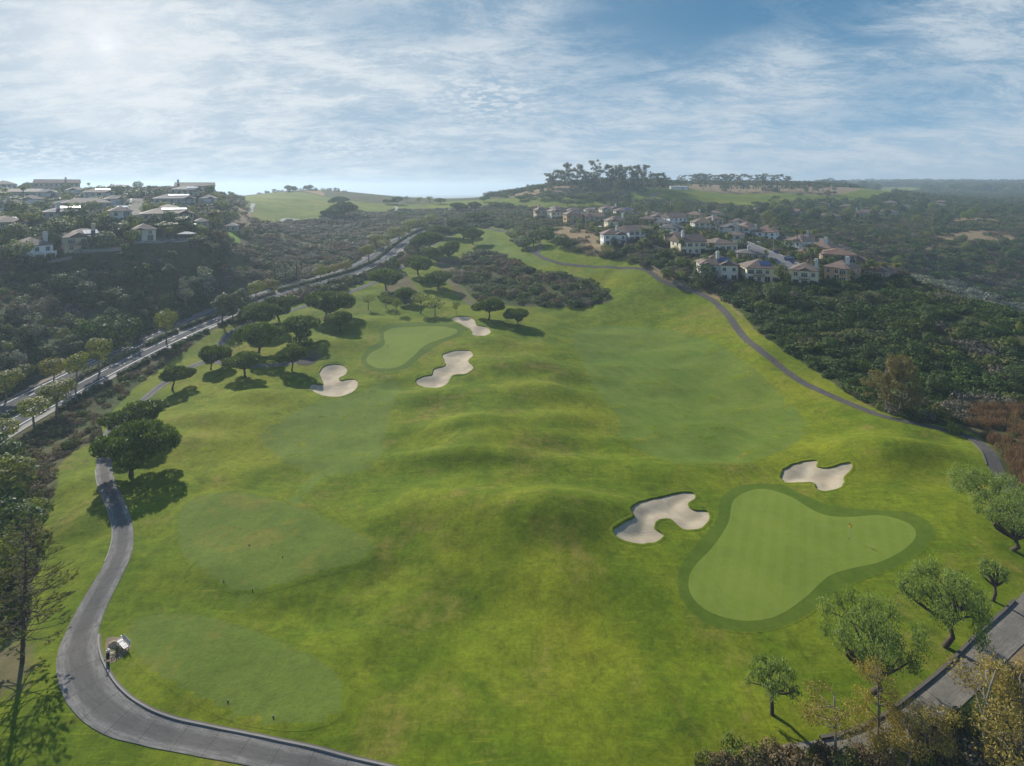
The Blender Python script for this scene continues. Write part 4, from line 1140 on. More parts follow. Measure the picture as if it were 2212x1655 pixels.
def make_pepper(seed, W, H, cb):
    """pepper tree: short crooked trunk, spreading limbs, hanging light green sprays"""
    r = np.random.default_rng(seed)
    mb = MB(); blobs = []
    fork = Vector((.05 * W, 0, H * cb))
    mb.tube([(0, 0, -.4), (0, 0, .05), (.08 * W, .02 * W, H * cb * .5), tuple(fork)], [H * .046, H * .038, H * .032, H * .028], 8)
    n = 34
    for i in range(n):
        a = i * 2.399 + r.random(); q = math.sqrt((i + .5) / n) * W * .46
        z = H * (.52 + .42 * math.sqrt(max(0, 1 - (q / (W * .52)) ** 2)) * r.uniform(.75, 1.05)) - H * .06 - (r.random() < .25) * H * .22
        rad = W * r.uniform(.065, .115)
        blobs.append(((q * math.cos(a), q * math.sin(a), z), (rad, rad, rad * r.uniform(1.0, 1.5))))
    for b in blobs[::2]:
        p = limb(mb, fork, (b[0][0], b[0][1], b[0][2]), H * .026, H * .006, r, .18, 6)
    cr = clumps(r, blobs, 430, .25, .40, .15, (.3, 1.25), 1.2)
    return mb.mesh('trunk', M_BARK, True), crown_mesh('crown', [cr], LM['pepper'])
for i, (W, H, cb) in enumerate(((9.5, 8.4, .22), (8.5, 8, .30))): proto('pepper', *make_pepper(300 + i, W, H, cb))
PROTO['peppersmall'] = [(*make_pepper(310, 5, 5.6, .38), 'crown'), (*make_pepper(311, 3.2, 5, .35), 'crown')]

def make_euc(seed, W, H, mat, bark, sparse=1.0, cb=.3, per=70, size=.5):
    """eucalyptus: tall pale stems, branches with hanging tufts and gaps between"""
    r = np.random.default_rng(seed)
    mb = MB(); blobs = []
    for s in range(int(r.integers(1, 3)) + (1 if sparse > 1 else 0)):
        a0 = r.random() * 6.28
        tip = Vector((math.cos(a0) * W * .16 * s, math.sin(a0) * W * .16 * s, H * r.uniform(.82, .97)))
        tr = limb(mb, (math.cos(a0) * .12 * s * W * .4, math.sin(a0) * .1 * s * W, -.3), tip, H * .013, H * .004, r, .05, 7)
        for i in range(int(9 / sparse)):
            k = r.uniform(cb + .1, 1)
            p = tr[min(int(k * 7), 7)]
            a = r.random() * 6.28; q = W * r.uniform(.18, .46) * (1.15 - k * .6)
            e = (p[0] + q * math.cos(a), p[1] + q * math.sin(a), p[2] + H * r.uniform(.02, .12))
            limb(mb, p, e, H * .007, H * .002, r, .12, 4, 5)
            rad = W * r.uniform(.09, .17)
            blobs.append((e, (rad, rad, rad * r.uniform(.7, 1.1))))
    cr = clumps(r, blobs, per, size, .38, .1, (.3, 1.15), .9)
    return mb.mesh('trunk', bark, True), crown_mesh('crown', [cr], mat)
for i in range(4): proto('euc', *make_euc(400 + i, 9 + i % 2 * 2, 18, LM['euc'], M_BARK3, .8, .2, 75, .72))
for i in range(3): proto('dryeuc', *make_euc(420 + i, 5.5, 8, LM['dryeuc'], M_BARK2, .7, .25, 620, .17))
for i in range(2): proto('browneuc', *make_euc(430 + i, 8, 12, LM['browneuc'], M_BARK2, .45, .12, 210, .38))

def make_palm(seed, H, nf, fl, feather=True, skirt=False):
    r = np.random.default_rng(seed)
    mb = MB()
    lean = r.normal(size=2) * .02 * H
    pts = [(lean[0] * k * k, lean[1] * k * k, H * k - .3 * (k == 0)) for k in np.linspace(0, 1, 7)]
    mb.tube(pts, [H * .0 + .24, .19, .17, .16, .16, .17, .2], 7)
    top = np.array(pts[-1]); V, F, T = [], [], []
    for i in range(nf):
        a = i * 2.399 + r.random() * .4; e0 = 1.25 - 1.75 * (i / nf) + r.normal() * .1
        L = fl * r.uniform(.85, 1.1); d = np.array([math.cos(a), math.sin(a), 0.0]); s = np.array([-d[1], d[0], 0.0])
        p = top.copy(); e = e0; ns = 7; tt = r.uniform(.2, .9)
        for k in range(ns):
            st = (d * math.cos(e) + np.array([0, 0, math.sin(e)])) * L / ns
            q = p + st
            if feather:
                w = fl * .17 * math.sin(math.pi * min(1, (k + .9) / ns)) + .05
            else:
                w = fl * (.05 if k < 3 else .30 * (1.15 - k / ns))
            for sg in (-1, 1):       # leaflets hang to both sides with gaps between
                for g_ in (0.0, .5):
                    m0 = p + st * g_; m1 = p + st * (g_ + .34)
                    o = s * sg * w + np.array([0, 0, -w * .55]) + st * .5
                    b = len(V); V += [m0, m1, m1 + o, m0 + o * .96]; F.append((b, b + 1, b + 2, b + 3)); T += [tt] * 4
            p = q; e -= (.30 if feather else .22) + .05 * k * .6
    cm = mesh_np('crown', np.array(V), np.array(F), LM['palm'], False, dict(tint=np.array(T)))
    return mb.mesh('trunk', M_BARK2, True), cm
for i in range(3): proto('palm', *make_palm(500 + i, 6.5 + i, 20, 3.1))
for i in range(2): proto('fanpalm', *make_palm(510 + i, 12 + i, 34, 1.7, False))

def make_cypress(seed):
    r = np.random.default_rng(seed)
    mb = MB(); mb.tube([(0, 0, -.3), (0, 0, 2.5)], [.2, .12], 6)
    bl = [((r.normal() * .1, r.normal() * .1, z), (.85 * (1 - (z / 9.4) ** 2) + .15, .85 * (1 - (z / 9.4) ** 2) + .15, 1.1)) for z in np.linspace(.9, 8.6, 9)]
    return mb.mesh('trunk', M_BARK, True), crown_mesh('crown', [clumps(r, bl, 150, .34, .4, .6, (.75, 1.05), 0, .5)], LM['dark'])
proto('cypress', *make_cypress(600))

def make_conifer(seed, H=10, W=5):
    r = np.random.default_rng(seed)
    mb = MB(); mb.tube([(0, 0, -.3), (0, 0, H)], [H * .02, .03], 6)
    bl = []
    for z in np.linspace(.14, .97, 11):
        for k in range(4):
            a = r.random() * 6.28; q = W * .5 * (1 - z) ** .8 * r.uniform(.4, .85); rad = W * .12 * (1.25 - z)
            bl.append(((q * math.cos(a), q * math.sin(a), z * H), (rad * 1.3, rad * 1.3, rad)))
    return mb.mesh('trunk', M_BARK, True), crown_mesh('crown', [clumps(r, bl, 90, .42, .4, .3, (.4, 1.1), 0, .8)], LM['con'])
for i in range(2): proto('conifer', *make_conifer(610 + i))

def make_norfolk():
    """tall sparse araucaria: straight stem, tiers of bare boughs that end in upturned brushes"""
    r = np.random.default_rng(5)
    H = 15.5; mb = MB()
    mb.tube([(-.25, 0, -.4), (-.12, 0, H * .3), (0, 0, H * .6), (.03, 0, H)], [.2, .16, .11, .03], 8)
    C, Nn, A, T, Z = [], [], [], [], []
    for tier, z in enumerate(np.linspace(.16, .985, 25)):
        nb = 6 if z < .93 else 4
        reach = 4.3 * (1 - (z - .16) / .86) ** .62 * (1.0 if z > .22 else .8) + .35
        for k in range(nb):
            a = k * 6.283 / nb + tier * .6 + r.normal() * .22
            if r.random() < .14: continue
            L = reach * r.uniform(.62, 1.08)
            d = Vector((math.cos(a), math.sin(a), 0)); base = Vector((0, 0, z * H))
            pts = [base + d * L * q + Vector((0, 0, L * (-.10 * q + .20 * q ** 2.4 - .06))) for q in (0, .3, .6, .85, 1)]
            mb.tube(pts, [.045, .036, .028, .02, .012], 5)
            for sp in range(int(3 + L * 1.25)):            # side sprays with brush ends
                q = r.uniform(.32, 1.0) ** .75
                i = min(int(q * 4), 3); p = pts[i].lerp(pts[i + 1], q * 4 - i)
                sd = Vector((-d.y, d.x, 0)) * r.choice([-1, 1]) * r.uniform(.15, .75) + d * r.uniform(.35, .9) + Vector((0, 0, r.uniform(.12, .55)))
                sd.normalize(); sl_ = r.uniform(.35, .85)
                mb.tube([p, p + sd * sl_], [.012, .008], 3, False)
                tt = r.uniform(.2, .85)
                for j in range(15):
                    f = r.uniform(.35, 1.1); c = p + sd * sl_ * f
                    v = (sd + Vector(r.normal(size=3)) * .38).normalized()
                    C.append(c + v * .10); A.append(v); Nn.append(Vector(r.normal(size=3)) + Vector((0, 0, .6))); T.append(tt); Z.append(r.uniform(.2, .36))
    lv = leaves(np.array(C), np.array(Nn), np.array(Z), np.array(T), .26, r, np.array(A))
    return mb.mesh('trunk', M_BARK, True), crown_mesh('crown', [lv], LM['norfolk'])
proto('norfolk', *make_norfolk())

# a low plant: many sprays on a dome
def make_shrub(seed, mat, size=.2, n=420, h=.8, nb=7, reed=False):
    r = np.random.default_rng(seed)
    if reed:
        a = r.random(n) * 6.28; q = np.sqrt(r.random(n)) * .9
        C = np.stack([q * np.cos(a), q * np.sin(a), r.uniform(.15, 1.05, n) * (1.15 - q * .5)], -1)
        al = unit(np.stack([r.normal(size=n) * .22, r.normal(size=n) * .22, np.ones(n)], -1))
        v, f, t = leaves(C, unit(r.normal(size=(n, 3))), np.full(n, .5) * r.uniform(.6, 1.2, n), np.clip(r.normal(.5, .25, n), 0, 1), .10, r, al)
    else:
        bl = [((0, 0, h * .28), (.72, .72, h * .62))]
        for i in range(nb):
            a = i * 2.399 + r.random(); q = r.uniform(.35, .72); rd = r.uniform(.24, .42)
            bl.append(((q * math.cos(a), q * math.sin(a), h * r.uniform(.25, .72)), (rd, rd, rd * .85 * h / .8)))
        v, f, t = clumps(r, bl, n, size, .7, .55, (.72, 1.12))
    return mesh_np('foliage', v, f, mat, False, dict(tint=t))
SHRUB = {}
for key, args in (('s_dark', {}), ('s_olive', {}), ('s_grey', dict(size=.17)), ('s_brown', dict(size=.17)), ('s_bright', dict(size=.2)), ('silver', dict(size=.18)), ('s_reed', dict(reed=True, n=170))):
    SHRUB[key] = [make_shrub(700 + 10 * len(SHRUB) + i, LM[key], **args) for i in range(3)]

for key in ('s_bright', 's_brown', 's_olive', 's_grey', 's_dark', 'silver'):
    SHRUB[key + '_near'] = [make_shrub(800 + len(SHRUB) * 7 + i, LM[key], .105, 1500, .85, 11) for i in range(2)]

def plant(kind, name, loc, h=None, w=None, rot=None, label=None, cat='tree', group=None, var=None, natural=None):
    """a tree as a thing: an Empty at its foot with trunk and crown"""
    vs3 = PROTO[kind]
    tm, cm, cn = vs3[(int(rng.integers(0, len(vs3))) if var is None else var) % len(vs3)]
    e = bpy.data.objects.new(name, None)
    e.empty_display_size = .5
    link(e)
    e.location = (loc[0], loc[1], loc[2])
    dims = DIM(cm)
    sz = (h / dims[1]) if h else 1.0
    sx = (w / dims[0]) if w else sz
    e.scale = (sx, sx, sz)
    e.rotation_euler = (0, 0, rng.random() * 6.28 if rot is None else rot)
    tag(e, label, cat, group)
    link(bpy.data.objects.new('trunk', tm), e)
    link(bpy.data.objects.new(cn, cm), e)
    return e
_dims = {}
def DIM(me):
    if me.name not in _dims:
        a = np.empty(len(me.vertices) * 3, np.float32); me.vertices.foreach_get('co', a); a = a.reshape(-1, 3)
        _dims[me.name] = (float((np.percentile(a[:, 0], 99) - np.percentile(a[:, 0], 1) + np.percentile(a[:, 1], 99) - np.percentile(a[:, 1], 1)) / 2), float(a[:, 2].max()))
    return _dims[me.name]

def at(u, v): return hit1(u, v)
def tree(kind, name, u, v, hpx=None, wpx=None, label=None, cat='tree', group=None, var=None, rot=None, Z=None):
    p = hit1(u, v) if Z is None else np.array([(u - U0) / FPX * Z, Z, float(hgt((u - U0) / FPX * Z, Z))])
    s = p[1] / FPX
    return plant(kind, name, p, hpx * s if hpx else None, wpx * s if wpx else None, rot, label, cat, group, var)
# ------------------------------------------------------------------ trees on the course: u, v of the foot, height px, width px
for i, (k, u, v, h, w, lab) in enumerate((
    ('pinebig', 283, 1026, 122, 148, 'very large dark umbrella pine standing beside the near cart path'),
    ('pinebig', 300, 950, 88, 112, 'dark umbrella pine just behind the very large one by the path'),
    ('pine', 372, 842, 55, 65, 'small leaning umbrella pine leftmost beside the path bend'),
    ('pine', 455, 798, 52, 66, 'umbrella pine with straight trunk over the path fork'),
    ('pine', 529, 815, 56, 78, 'dense umbrella pine below the path that leads to the bunker'),
    ('pine', 630, 801, 54, 64, 'forked umbrella pine by the rounded path end'),
    ('pine', 558, 766, 75, 90, 'large umbrella pine leaning in the middle of the pine grove'),
    ('pine', 647, 738, 57, 82, 'broad umbrella pine above the yellow bush'),
    ('pine', 572, 713, 60, 86, 'wide umbrella pine at the upper left of the grove'),
    ('pine', 602, 690, 52, 62, 'umbrella pine tucked behind the grove beside the road'),
    ('pine', 702, 692, 64, 96, 'widest umbrella pine with two crown tiers right of the grove'),
    ('pine', 736, 716, 45, 60, 'smaller umbrella pine with long shadow right of the widest pine'),
    ('pine', 834, 627, 48, 70, 'umbrella pine beside the climbing branch path'),
    ('pine', 903, 594, 44, 58, 'umbrella pine with slanting trunk on the bare slope'),
    ('pine', 946, 623, 39, 66, 'flat topped umbrella pine on the grass slope above the scrub'),
    ('pine', 874, 657, 36, 44, 'small dark umbrella pine among the light green saplings'),
    ('pine', 1055, 691, 46, 66, 'flat umbrella pine right of the narrow bunker'),
    ('pine', 1118, 699, 34, 50, 'rightmost small umbrella pine below the scrub patch'),
    ('pine', 1021, 528, 36, 44, 'umbrella pine alone at the head of the upper fairway'),
    ('pine', 926, 546, 46, 62, 'dense dark pine in the clump above the bare slope'),
    ('pine', 970, 562, 42, 46, 'dark pine at the lower right of the upper clump'),
    ('pine', 930, 563, 30, 42, 'low dark pine at the lower left of the upper clump'),
    ('pine', 949, 514, 28, 52, 'flat dark pine at the top left of the upper clump'),
    ('pine', 1000, 517, 29, 58, 'flat dark pine at the top right of the upper clump'),
    ('pine', 980, 494, 22, 42, 'rounded pine behind the upper clump'),
    ('pine', 1033, 481, 24, 52, 'broad pine on the saddle behind the upper clump'),
    ('pine', 989, 459, 22, 34, 'dense pine at the near edge of the far fairway'),
    ('pine', 1024, 453, 18, 30, 'rounded pine next to the dense one at the far fairway edge'),
    ('pine', 733, 444, 20, 42, 'highest dark pine on the left golf hill'),
    ('pine', 738, 471, 36, 54, 'largest dark pine on the flank of the left golf hill'),
    ('pine', 722, 472, 24, 36, 'low dark pine at the foot of the clump on the golf hill'),
    ('pine', 700, 471, 17, 24, 'smallest dark pine in the clump on the golf hill'))):
    tree(k, 'umbrella_pine', u, v, h, w, lab, 'pine tree', 'umbrella pines on the course', i)
for i, (u, v, h, w) in enumerate(((858, 442, 19, 25), (951, 441, 14, 25), (836, 441, 11, 22), (1045, 437, 14, 18), (1125, 433, 11, 23), (1124, 434, 13, 24), (1143, 429, 11, 22), (1171, 430, 14, 26), (1193, 428, 12, 24), (1225, 446, 17, 25),
                                  (1249, 446, 17, 28), (1271, 443, 16, 22), (1251, 430, 12, 30), (1286, 431, 13, 30), (1209, 434, 11, 20), (1308, 425, 12, 30), (1181, 421, 10, 22), (1067, 449, 14, 26), (1098, 451, 15, 20))):
    tree('pinefar', 'umbrella_pine', u, v, h, w, 'small hazy umbrella pine on the far fairway', 'pine tree', 'umbrella pines on the far fairway', i)
for (u, Z, h, w, lab) in ((626, 690, 15, 26, 'rounded pine on the crest of the left golf hill'), (667, 705, 13, 20, 'flat topped pine beside the bare summit of the left golf hill')):
    tree('pinefar', 'umbrella_pine', u, 0, h, w, lab, 'pine tree', None, 0, None, Z)
for i, (u, v, h, w) in enumerate(((1386, 417, 9, 20), (1676, 433, 11, 16), (1665, 437, 8, 12), (1725, 424, 7, 14), (1770, 423, 7, 12), (1800, 421, 8, 14), (1870, 441, 14, 28), (1900, 436, 13, 26), (1930, 437, 12, 24), (1632, 446, 12, 20), (1655, 450, 14, 26), (1690, 447, 10, 20), (1728, 447, 11, 20), (1755, 452, 12, 22), (1800, 449, 9, 20))):
    tree('pinefar', 'umbrella_pine', u, v, h, w, 'small flat topped pine along the mesa golf slope', 'pine tree', 'pines on the mesa golf slope', i)

for i, (u, v, h, w, lab) in enumerate(((833, 665, 33, 28, 'light green sapling in the shadow of the slope pine'), (856, 679, 37, 24, 'slim light green sapling with thin trunk'), (908, 678, 46, 36, 'taller light green sapling above the far green'),
                                  (939, 682, 40, 42, 'forked light green sapling beside the narrow bunker'), (985, 679, 30, 20, 'small light green sapling just behind the narrow bunker'), (795, 669, 30, 24, 'lone light green sapling on the open slope left'))):
    tree('light', 'sapling', u, v, h, w, lab, 'sapling', 'light saplings behind the far green', i)
for i, (u, v, h, w) in enumerate(((877, 437, 14, 13), (906, 441, 16, 15), (927, 439, 15, 14))):
    tree('light', 'sapling', u, v, h, w, 'small pale tree on the far fairway skyline', 'sapling', 'pale trees on the far fairway', i)

# street trees of the road
for i, (u, v, h, w, lab) in enumerate(((359, 741, 74, 45, 'tall rounded street tree standing alone in the median'), (215, 805, 77, 50, 'street tree in the median with its shadow on the lower lanes'), (163, 837, 77, 44, 'street tree in the median left of its taller neighbour'),
                                  (116, 835, 64, 51, 'dense olive street tree on the far side of the road'), (122, 893, 72, 62, 'big leafy yellow green street tree beside the scrub strip'), (74, 925, 68, 58, 'pale yellow green street tree next to the big leafy one'),
                                  (12, 968, 66, 56, 'pale street tree cut by the left edge'), (14, 866, 68, 52, 'dark street tree at the left edge beyond the road'), (55, 827, 42, 36, 'small street tree at the foot of the hillside'),
                                  (553, 650, 45, 38, 'street tree behind the three upright trees'), (587, 640, 38, 30, 'street tree left of the road gap'), (692, 612, 42, 30, 'first rounded median tree past the big pine'),
                                  (722, 598, 28, 26, 'yellowish median tree, middle of three'), (747, 592, 31, 26, 'median tree, last of the three past the big pine'), (796, 566, 40, 36, 'large rounded tree on the far kerb of the road bend'),
                                  (828, 543, 26, 30, 'street tree above the road bend'), (813, 535, 30, 34, 'street tree on the bank of the road bend'), (838, 530, 28, 30, 'pale street tree on the bank over the road'),
                                  (862, 525, 38, 48, 'large street tree where the road disappears'), (884, 500, 26, 34, 'street tree at the top of the road'), (905, 492, 22, 34, 'yellowish street tree left of the road top'), (932, 486, 24, 32, 'dark street tree behind the road top'))):
    tree('street', 'street_tree', u, v, h, w, lab, 'street tree', 'trees lining the divided road', i)
for i, (u, v, h, w, lab) in enumerate(((481, 703, 72, 42, 'upright dark tree beside the road, left of three'), (502, 698, 66, 35, 'upright dark tree beside the road, middle of three'), (524, 688, 66, 36, 'upright dark tree beside the road, right of three'))):
    tree('upright', 'upright_tree', u, v, h, w, lab, 'tree', 'three upright roadside trees', i)
for i, (u, v, h, w, lab) in enumerate(((403, 668, 74, 36, 'silvery slender tree at the foot of the hillside'), (445, 655, 82, 40, 'taller silvery slender tree against the dark hillside'), (73, 748, 72, 34, 'silvery slender tree by the dark thicket'), (38, 800, 44, 30, 'small silvery tree near the road at the left'))):
    tree('slender', 'slender_tree', u, v, h, w, lab, 'tree', 'silvery trees below the hillside', i)
for i, (u, v, h, w) in enumerate(((592, 612, 46, 34), (616, 608, 44, 36), (640, 604, 48, 36), (575, 616, 34, 30))):
    tree('conifer', 'conifer', u, v, h, w, 'dark conifer in the stand beyond the road', 'conifer', 'conifers beyond the road', i)

# lower left and lower right trees
tree('norfolk', 'araucaria', 55, 1428, 315, 165, 'tall sparse araucaria with tiered boughs at the lower left', 'tree', None, 0, .4)
for (k, nm, u, v, h, w, lab) in (('pepper', 'pepper_tree', 1884, 1495, 200, 185, 'largest weeping pepper tree below the near green'), ('pepper', 'pepper_tree', 2040, 1397, 170, 160, 'pepper tree with a bare crooked limb beside the pale path'),
                                 ('peppersmall', 'pepper_tree', 1667, 1543, 120, 100, 'young pepper tree with thin trunk, alone on the lawn'), ('peppersmall', 'pepper_tree', 2144, 1298, 92, 54, 'slim young pepper tree by the kerb of the pale path'),
                                 ('pepper', 'pepper_tree', 2140, 1112, 100, 132, 'dense pepper tree hiding the end of the dark path'), ('pepper', 'pepper_tree', 2186, 1188, 126, 128, 'leaning pepper tree in front of the dense one, at the right edge')):
    tree(k, nm, u, v, h, w, lab, 'pepper tree', 'pepper trees right of the near green', 0 if 'largest' in lab or 'alone' in lab or 'dense' in lab else 1)
tree('browneuc', 'eucalyptus', 1917, 884, 118, 72, 'brownish eucalyptus with pale stems at the foot of the dark slope', 'eucalyptus', None, 0)
tree('browneuc', 'eucalyptus', 1942, 888, 124, 74, 'brownish eucalyptus close behind its pale stemmed neighbour', 'eucalyptus', None, 1)
for (u, v, h, w, va, lab) in ((1892, 1624, 196, 96, 0, 'thin rust leaved eucalyptus leaning over the pale path'), (1800, 1640, 150, 130, 1, 'rust brown eucalyptus spreading beside the lower lawn'), (2150, 1668, 215, 190, 2, 'ochre eucalyptus filling the lower right corner'),
                              (2215, 1640, 200, 150, 1, 'ochre eucalyptus cut by the right edge'), (2010, 1668, 160, 110, 0, 'ochre eucalyptus with white stems near the path'), (1950, 1690, 130, 120, 2, 'low rusty eucalyptus at the bottom edge')):
    tree('dryeuc', 'eucalyptus', u, v, h, w, lab, 'eucalyptus', 'dry eucalyptus by the pale path', va)

for i, (k, u, v, h, w, lab) in enumerate((('garden', 8, 1105, 120, 112, 'large rounded olive bush at the left edge beside the lawn'), ('dark', 24, 1190, 120, 110, 'large dark rounded bush at the left edge above the araucaria'), ('garden', -6, 1290, 130, 110, 'spreading olive bush cut by the left edge beside the araucaria'), ('garden', 70, 1150, 76, 64, 'grey green bush nearest the lawn at the left'), ('dark', -4, 1020, 90, 84, 'dark rounded bush at the left edge below the scrub strip'))):
    tree(k, 'bush', u, v, h, w, lab, 'bush', None, i)
# eucalyptus grove and tree rows on the mesa
for i, (x, y0) in enumerate(((240, 210), (340, 190), (470, 120), (620, 150), (830, 110), (930, 210), (1040, 150), (1160, 150), (1250, 190), (1300, 130), (1390, 125), (1450, 190), (1540, 130), (1620, 200), (1720, 200), (1800, 260), (400, 250), (540, 220), (700, 230), (1100, 200), (1200, 210), (1660, 240), (290, 260), (760, 250))):
    u = 1149.7 + x * .16; top = 336 + y0 * .16
    tree('euc', 'eucalyptus', u, 0, 402 - top + 4, 26, 'tall grey eucalyptus in the hazy mesa grove', 'eucalyptus', 'eucalyptus grove on the mesa', i, None, 632 + (i * 37 % 30))
for i, x in enumerate((100, 220, 300, 380, 450, 520, 640, 740, 830, 920, 1000, 1140, 1220, 1310, 1400, 1500, 260, 340, 590, 690)):
    tree('euc', 'eucalyptus', 1459 + x * .16, 0, 20 + (i * 7 % 5), 20, 'hazy grey tree in the back row on the mesa', 'tree', 'back tree row on the mesa', i, None, 860 + (i * 53 % 60))
for i, x in enumerate((370, 490, 620, 650, 740, 850, 870, 960, 1075, 1165, 1200, 1260, 1340, 1440, 1530, 1610, 1695, 1775, 1850, 1930, 1990, 2070, 2140)):
    u = 1459 + x * .16
    tree('fanpalm' if x > 1800 else 'euc', 'row_tree', u, 0, 23, 9 if x > 1800 else 15, 'slim bare stemmed tree in the row along the mesa', 'tree', 'tree row along the mesa fairway', i, None, 700 + x * .02)
for i, (u, Z, h, w) in enumerate(((1775, 1250, 22, 30), (1795, 1280, 26, 34), (1815, 1260, 22, 26), (1840, 1300, 16, 20), (1862, 1290, 22, 24), (1885, 1320, 14, 20), (1897, 1300, 17, 14), (1760, 1230, 14, 20))):
    tree('dark', 'tree', u, 0, h, w, 'rounded hazy tree on the distant mesa crest', 'tree', 'trees on the distant mesa crest', i, None, Z)

# gardens on the plateau, seen against the light
tree('round', 'tree', 112, 545, 76, 68, 'very large dark rounded tree between the white and the tan plateau houses', 'tree')
tree('garden', 'tree', 41, 572, 58, 50, 'olive tree in front of the columned white house', 'tree', None, 0)
tree('dark', 'tree', 4, 578, 50, 40, 'dark tree at the left edge below the plateau', 'tree', None, 0)
for (u, v, h) in ((6, 532, 32), (22, 530, 24)): tree('cypress', 'cypress', u, v, h, 6, 'thin dark cypress left of the columned white house', 'cypress', 'cypresses by the columned house')
for i, (x, y, t) in enumerate(((850, 930, 690), (1000, 940, 680), (1150, 930, 680), (1250, 880, 600), (1350, 900, 650), (1430, 880, 690), (540, 990, 560), (600, 920, 720), (440, 960, 680), (1690, 830, 500), (1780, 820, 490), (380, 600, 440), (490, 900, 640), (1080, 880, 660), (1310, 830, 590), (300, 960, 760))):
    tree('palm', 'palm', 203.4 + x * .1479, 380.3 + y * .1479, (y - t) * .1479, (26 if y > 800 else 18), 'feathery yellow green palm by the pool terrace', 'palm', 'palms round the pool terrace', i)
for i, (x, y, t) in enumerate(((385, 640, 170), (210, 650, 350), (45, 640, 270), (90, 600, 190), (1730, 240, 95), (330, 180, 70), (1560, 250, 90))):
    tree('fanpalm', 'palm', x * .1282, 380.3 + y * .1282, (y - t) * .1282, 13, 'slim fan palm rising over the plateau roofs', 'palm', 'fan palms on the plateau', i)
HC = np.array([(p[0], p[1], max(p[3], 10) / 2) for p in PADS])
def clear(x, y, m):
    if len(HC) and (np.hypot(HC[:, 0] - x, HC[:, 1] - y) < HC[:, 2] * .8 + m).any(): return False
    for s in STREETS:
        if np.hypot(s[:, 0] - x, s[:, 1] - y).min() < 4.5 + m * .3: return False
    return True
def gardens(n, poly, kinds, names, label, group, hs, seed, cat='tree'):
    """free standing trees in the gaps between houses, each a thing"""
    r = np.random.default_rng(seed); k = 0; tries = 0; P = np.array(poly, float)
    us, vs2 = P[:, 0], P[:, 1]; placed = []
    while k < n and tries < n * 40:
        tries += 1
        u, v = r.uniform(us.min(), us.max()), r.uniform(vs2.min(), vs2.max())
        if not inside(np.array([u]), np.array([v]), P)[0]: continue
        p = hit1(u, v)
        if not clear(p[0], p[1], 1.0) or p[1] > 900: continue
        if any(math.hypot(p[0] - a, p[1] - b) < 3.2 for a, b in placed): continue
        placed.append((p[0], p[1]))
        j = int(r.integers(0, len(kinds)))
        plant(kinds[j], names[j], p, r.uniform(*hs[j]), None, None, label[j], names[j], group[j])
        k += 1
LEFTP = [(0, 400), (150, 398), (300, 402), (470, 405), (515, 430), (505, 480), (480, 505), (330, 535), (150, 545), (0, 560)]
gardens(115, LEFTP, ['garden', 'garden', 'dark', 'palm', 'garden'], ['tree', 'tree', 'tree', 'palm', 'tree'], ['sunlit yellow green garden tree between plateau houses'] * 2 + ['dark garden tree between plateau houses', 'small palm in a plateau garden', 'sunlit yellow green garden tree between plateau houses'],
        ['garden trees on the plateau'] * 2 + ['dark garden trees on the plateau', 'small palms in plateau gardens', 'garden trees on the plateau'], [(4.5, 8), (4, 7), (5, 9), (5, 8), (4, 7)], 11)
RIGHTP = [(1150, 475), (1300, 455), (1480, 465), (1620, 490), (1750, 525), (1850, 560), (1920, 600), (1800, 615), (1700, 612), (1500, 600), (1440, 560), (1330, 545), (1230, 492)]
gardens(115, RIGHTP, ['garden', 'dark', 'palm', 'garden', 'dark'], ['tree', 'tree', 'palm', 'tree', 'tree'], ['leafy green garden tree among the ridge houses', 'dark garden tree among the ridge houses', 'small palm among the ridge houses', 'leafy green garden tree among the ridge houses', 'dark garden tree among the ridge houses'],
        ['garden trees among the ridge houses', 'dark garden trees among the ridge houses', 'small palms among the ridge houses', 'garden trees among the ridge houses', 'dark garden trees among the ridge houses'], [(3, 5.5), (3.5, 6.5), (4.5, 8), (3, 5), (3, 6)], 12)
FARP = [(1380, 452), (1480, 446), (1620, 452), (1750, 452), (1880, 445), (2020, 445), (2120, 470), (2000, 490), (1850, 488), (1650, 490), (1520, 470), (1400, 462)]
gardens(70, FARP, ['dark', 'garden', 'dark'], ['tree', 'tree', 'tree'], ['dark leafy tree in the wooded estate beyond the canyon', 'green leafy tree in the wooded estate beyond the canyon', 'dark leafy tree in the wooded estate beyond the canyon'],
        ['dark trees beyond the canyon', 'green trees beyond the canyon', 'dark trees beyond the canyon'], [(7, 12), (6, 11), (6, 11)], 13)
SLOPE_L = [(0, 640), (60, 600), (200, 570), (330, 560), (480, 540), (560, 560), (640, 580), (560, 640), (420, 680), (330, 700), (250, 740), (150, 790), (0, 830)]
gardens(62, SLOPE_L, ['dark', 'garden', 'dark'], ['bush', 'bush', 'bush'], ['tall dark bush on the shaded hillside above the road', 'tall olive bush on the shaded hillside above the road', 'tall dark bush on the shaded hillside above the road'],
        ['tall dark bushes on the left hillside', 'tall olive bushes on the left hillside', 'tall dark bushes on the left hillside'], [(2.6, 5.5), (2.2, 4), (3, 6.5)], 15)
SLOPE_R = [(1590, 650), (1700, 640), (1880, 640), (2050, 660), (2211, 720), (2211, 860), (2050, 860), (1950, 850), (1850, 800), (1750, 740), (1650, 690)]
gardens(44, SLOPE_R, ['dark', 'garden', 'dark'], ['bush', 'bush', 'bush'], ['tall dark bush on the slope under the ridge houses', 'tall green bush on the slope under the ridge houses', 'tall dark bush on the slope under the ridge houses'],
        ['tall dark bushes on the right slope', 'tall green bushes on the right slope', 'tall dark bushes on the right slope'], [(2.2, 4.5), (2, 3.6), (2.4, 5)], 16)
CANYON = [(1780, 500), (1950, 490), (2211, 480), (2211, 600), (2100, 580), (1950, 585), (1850, 540)]
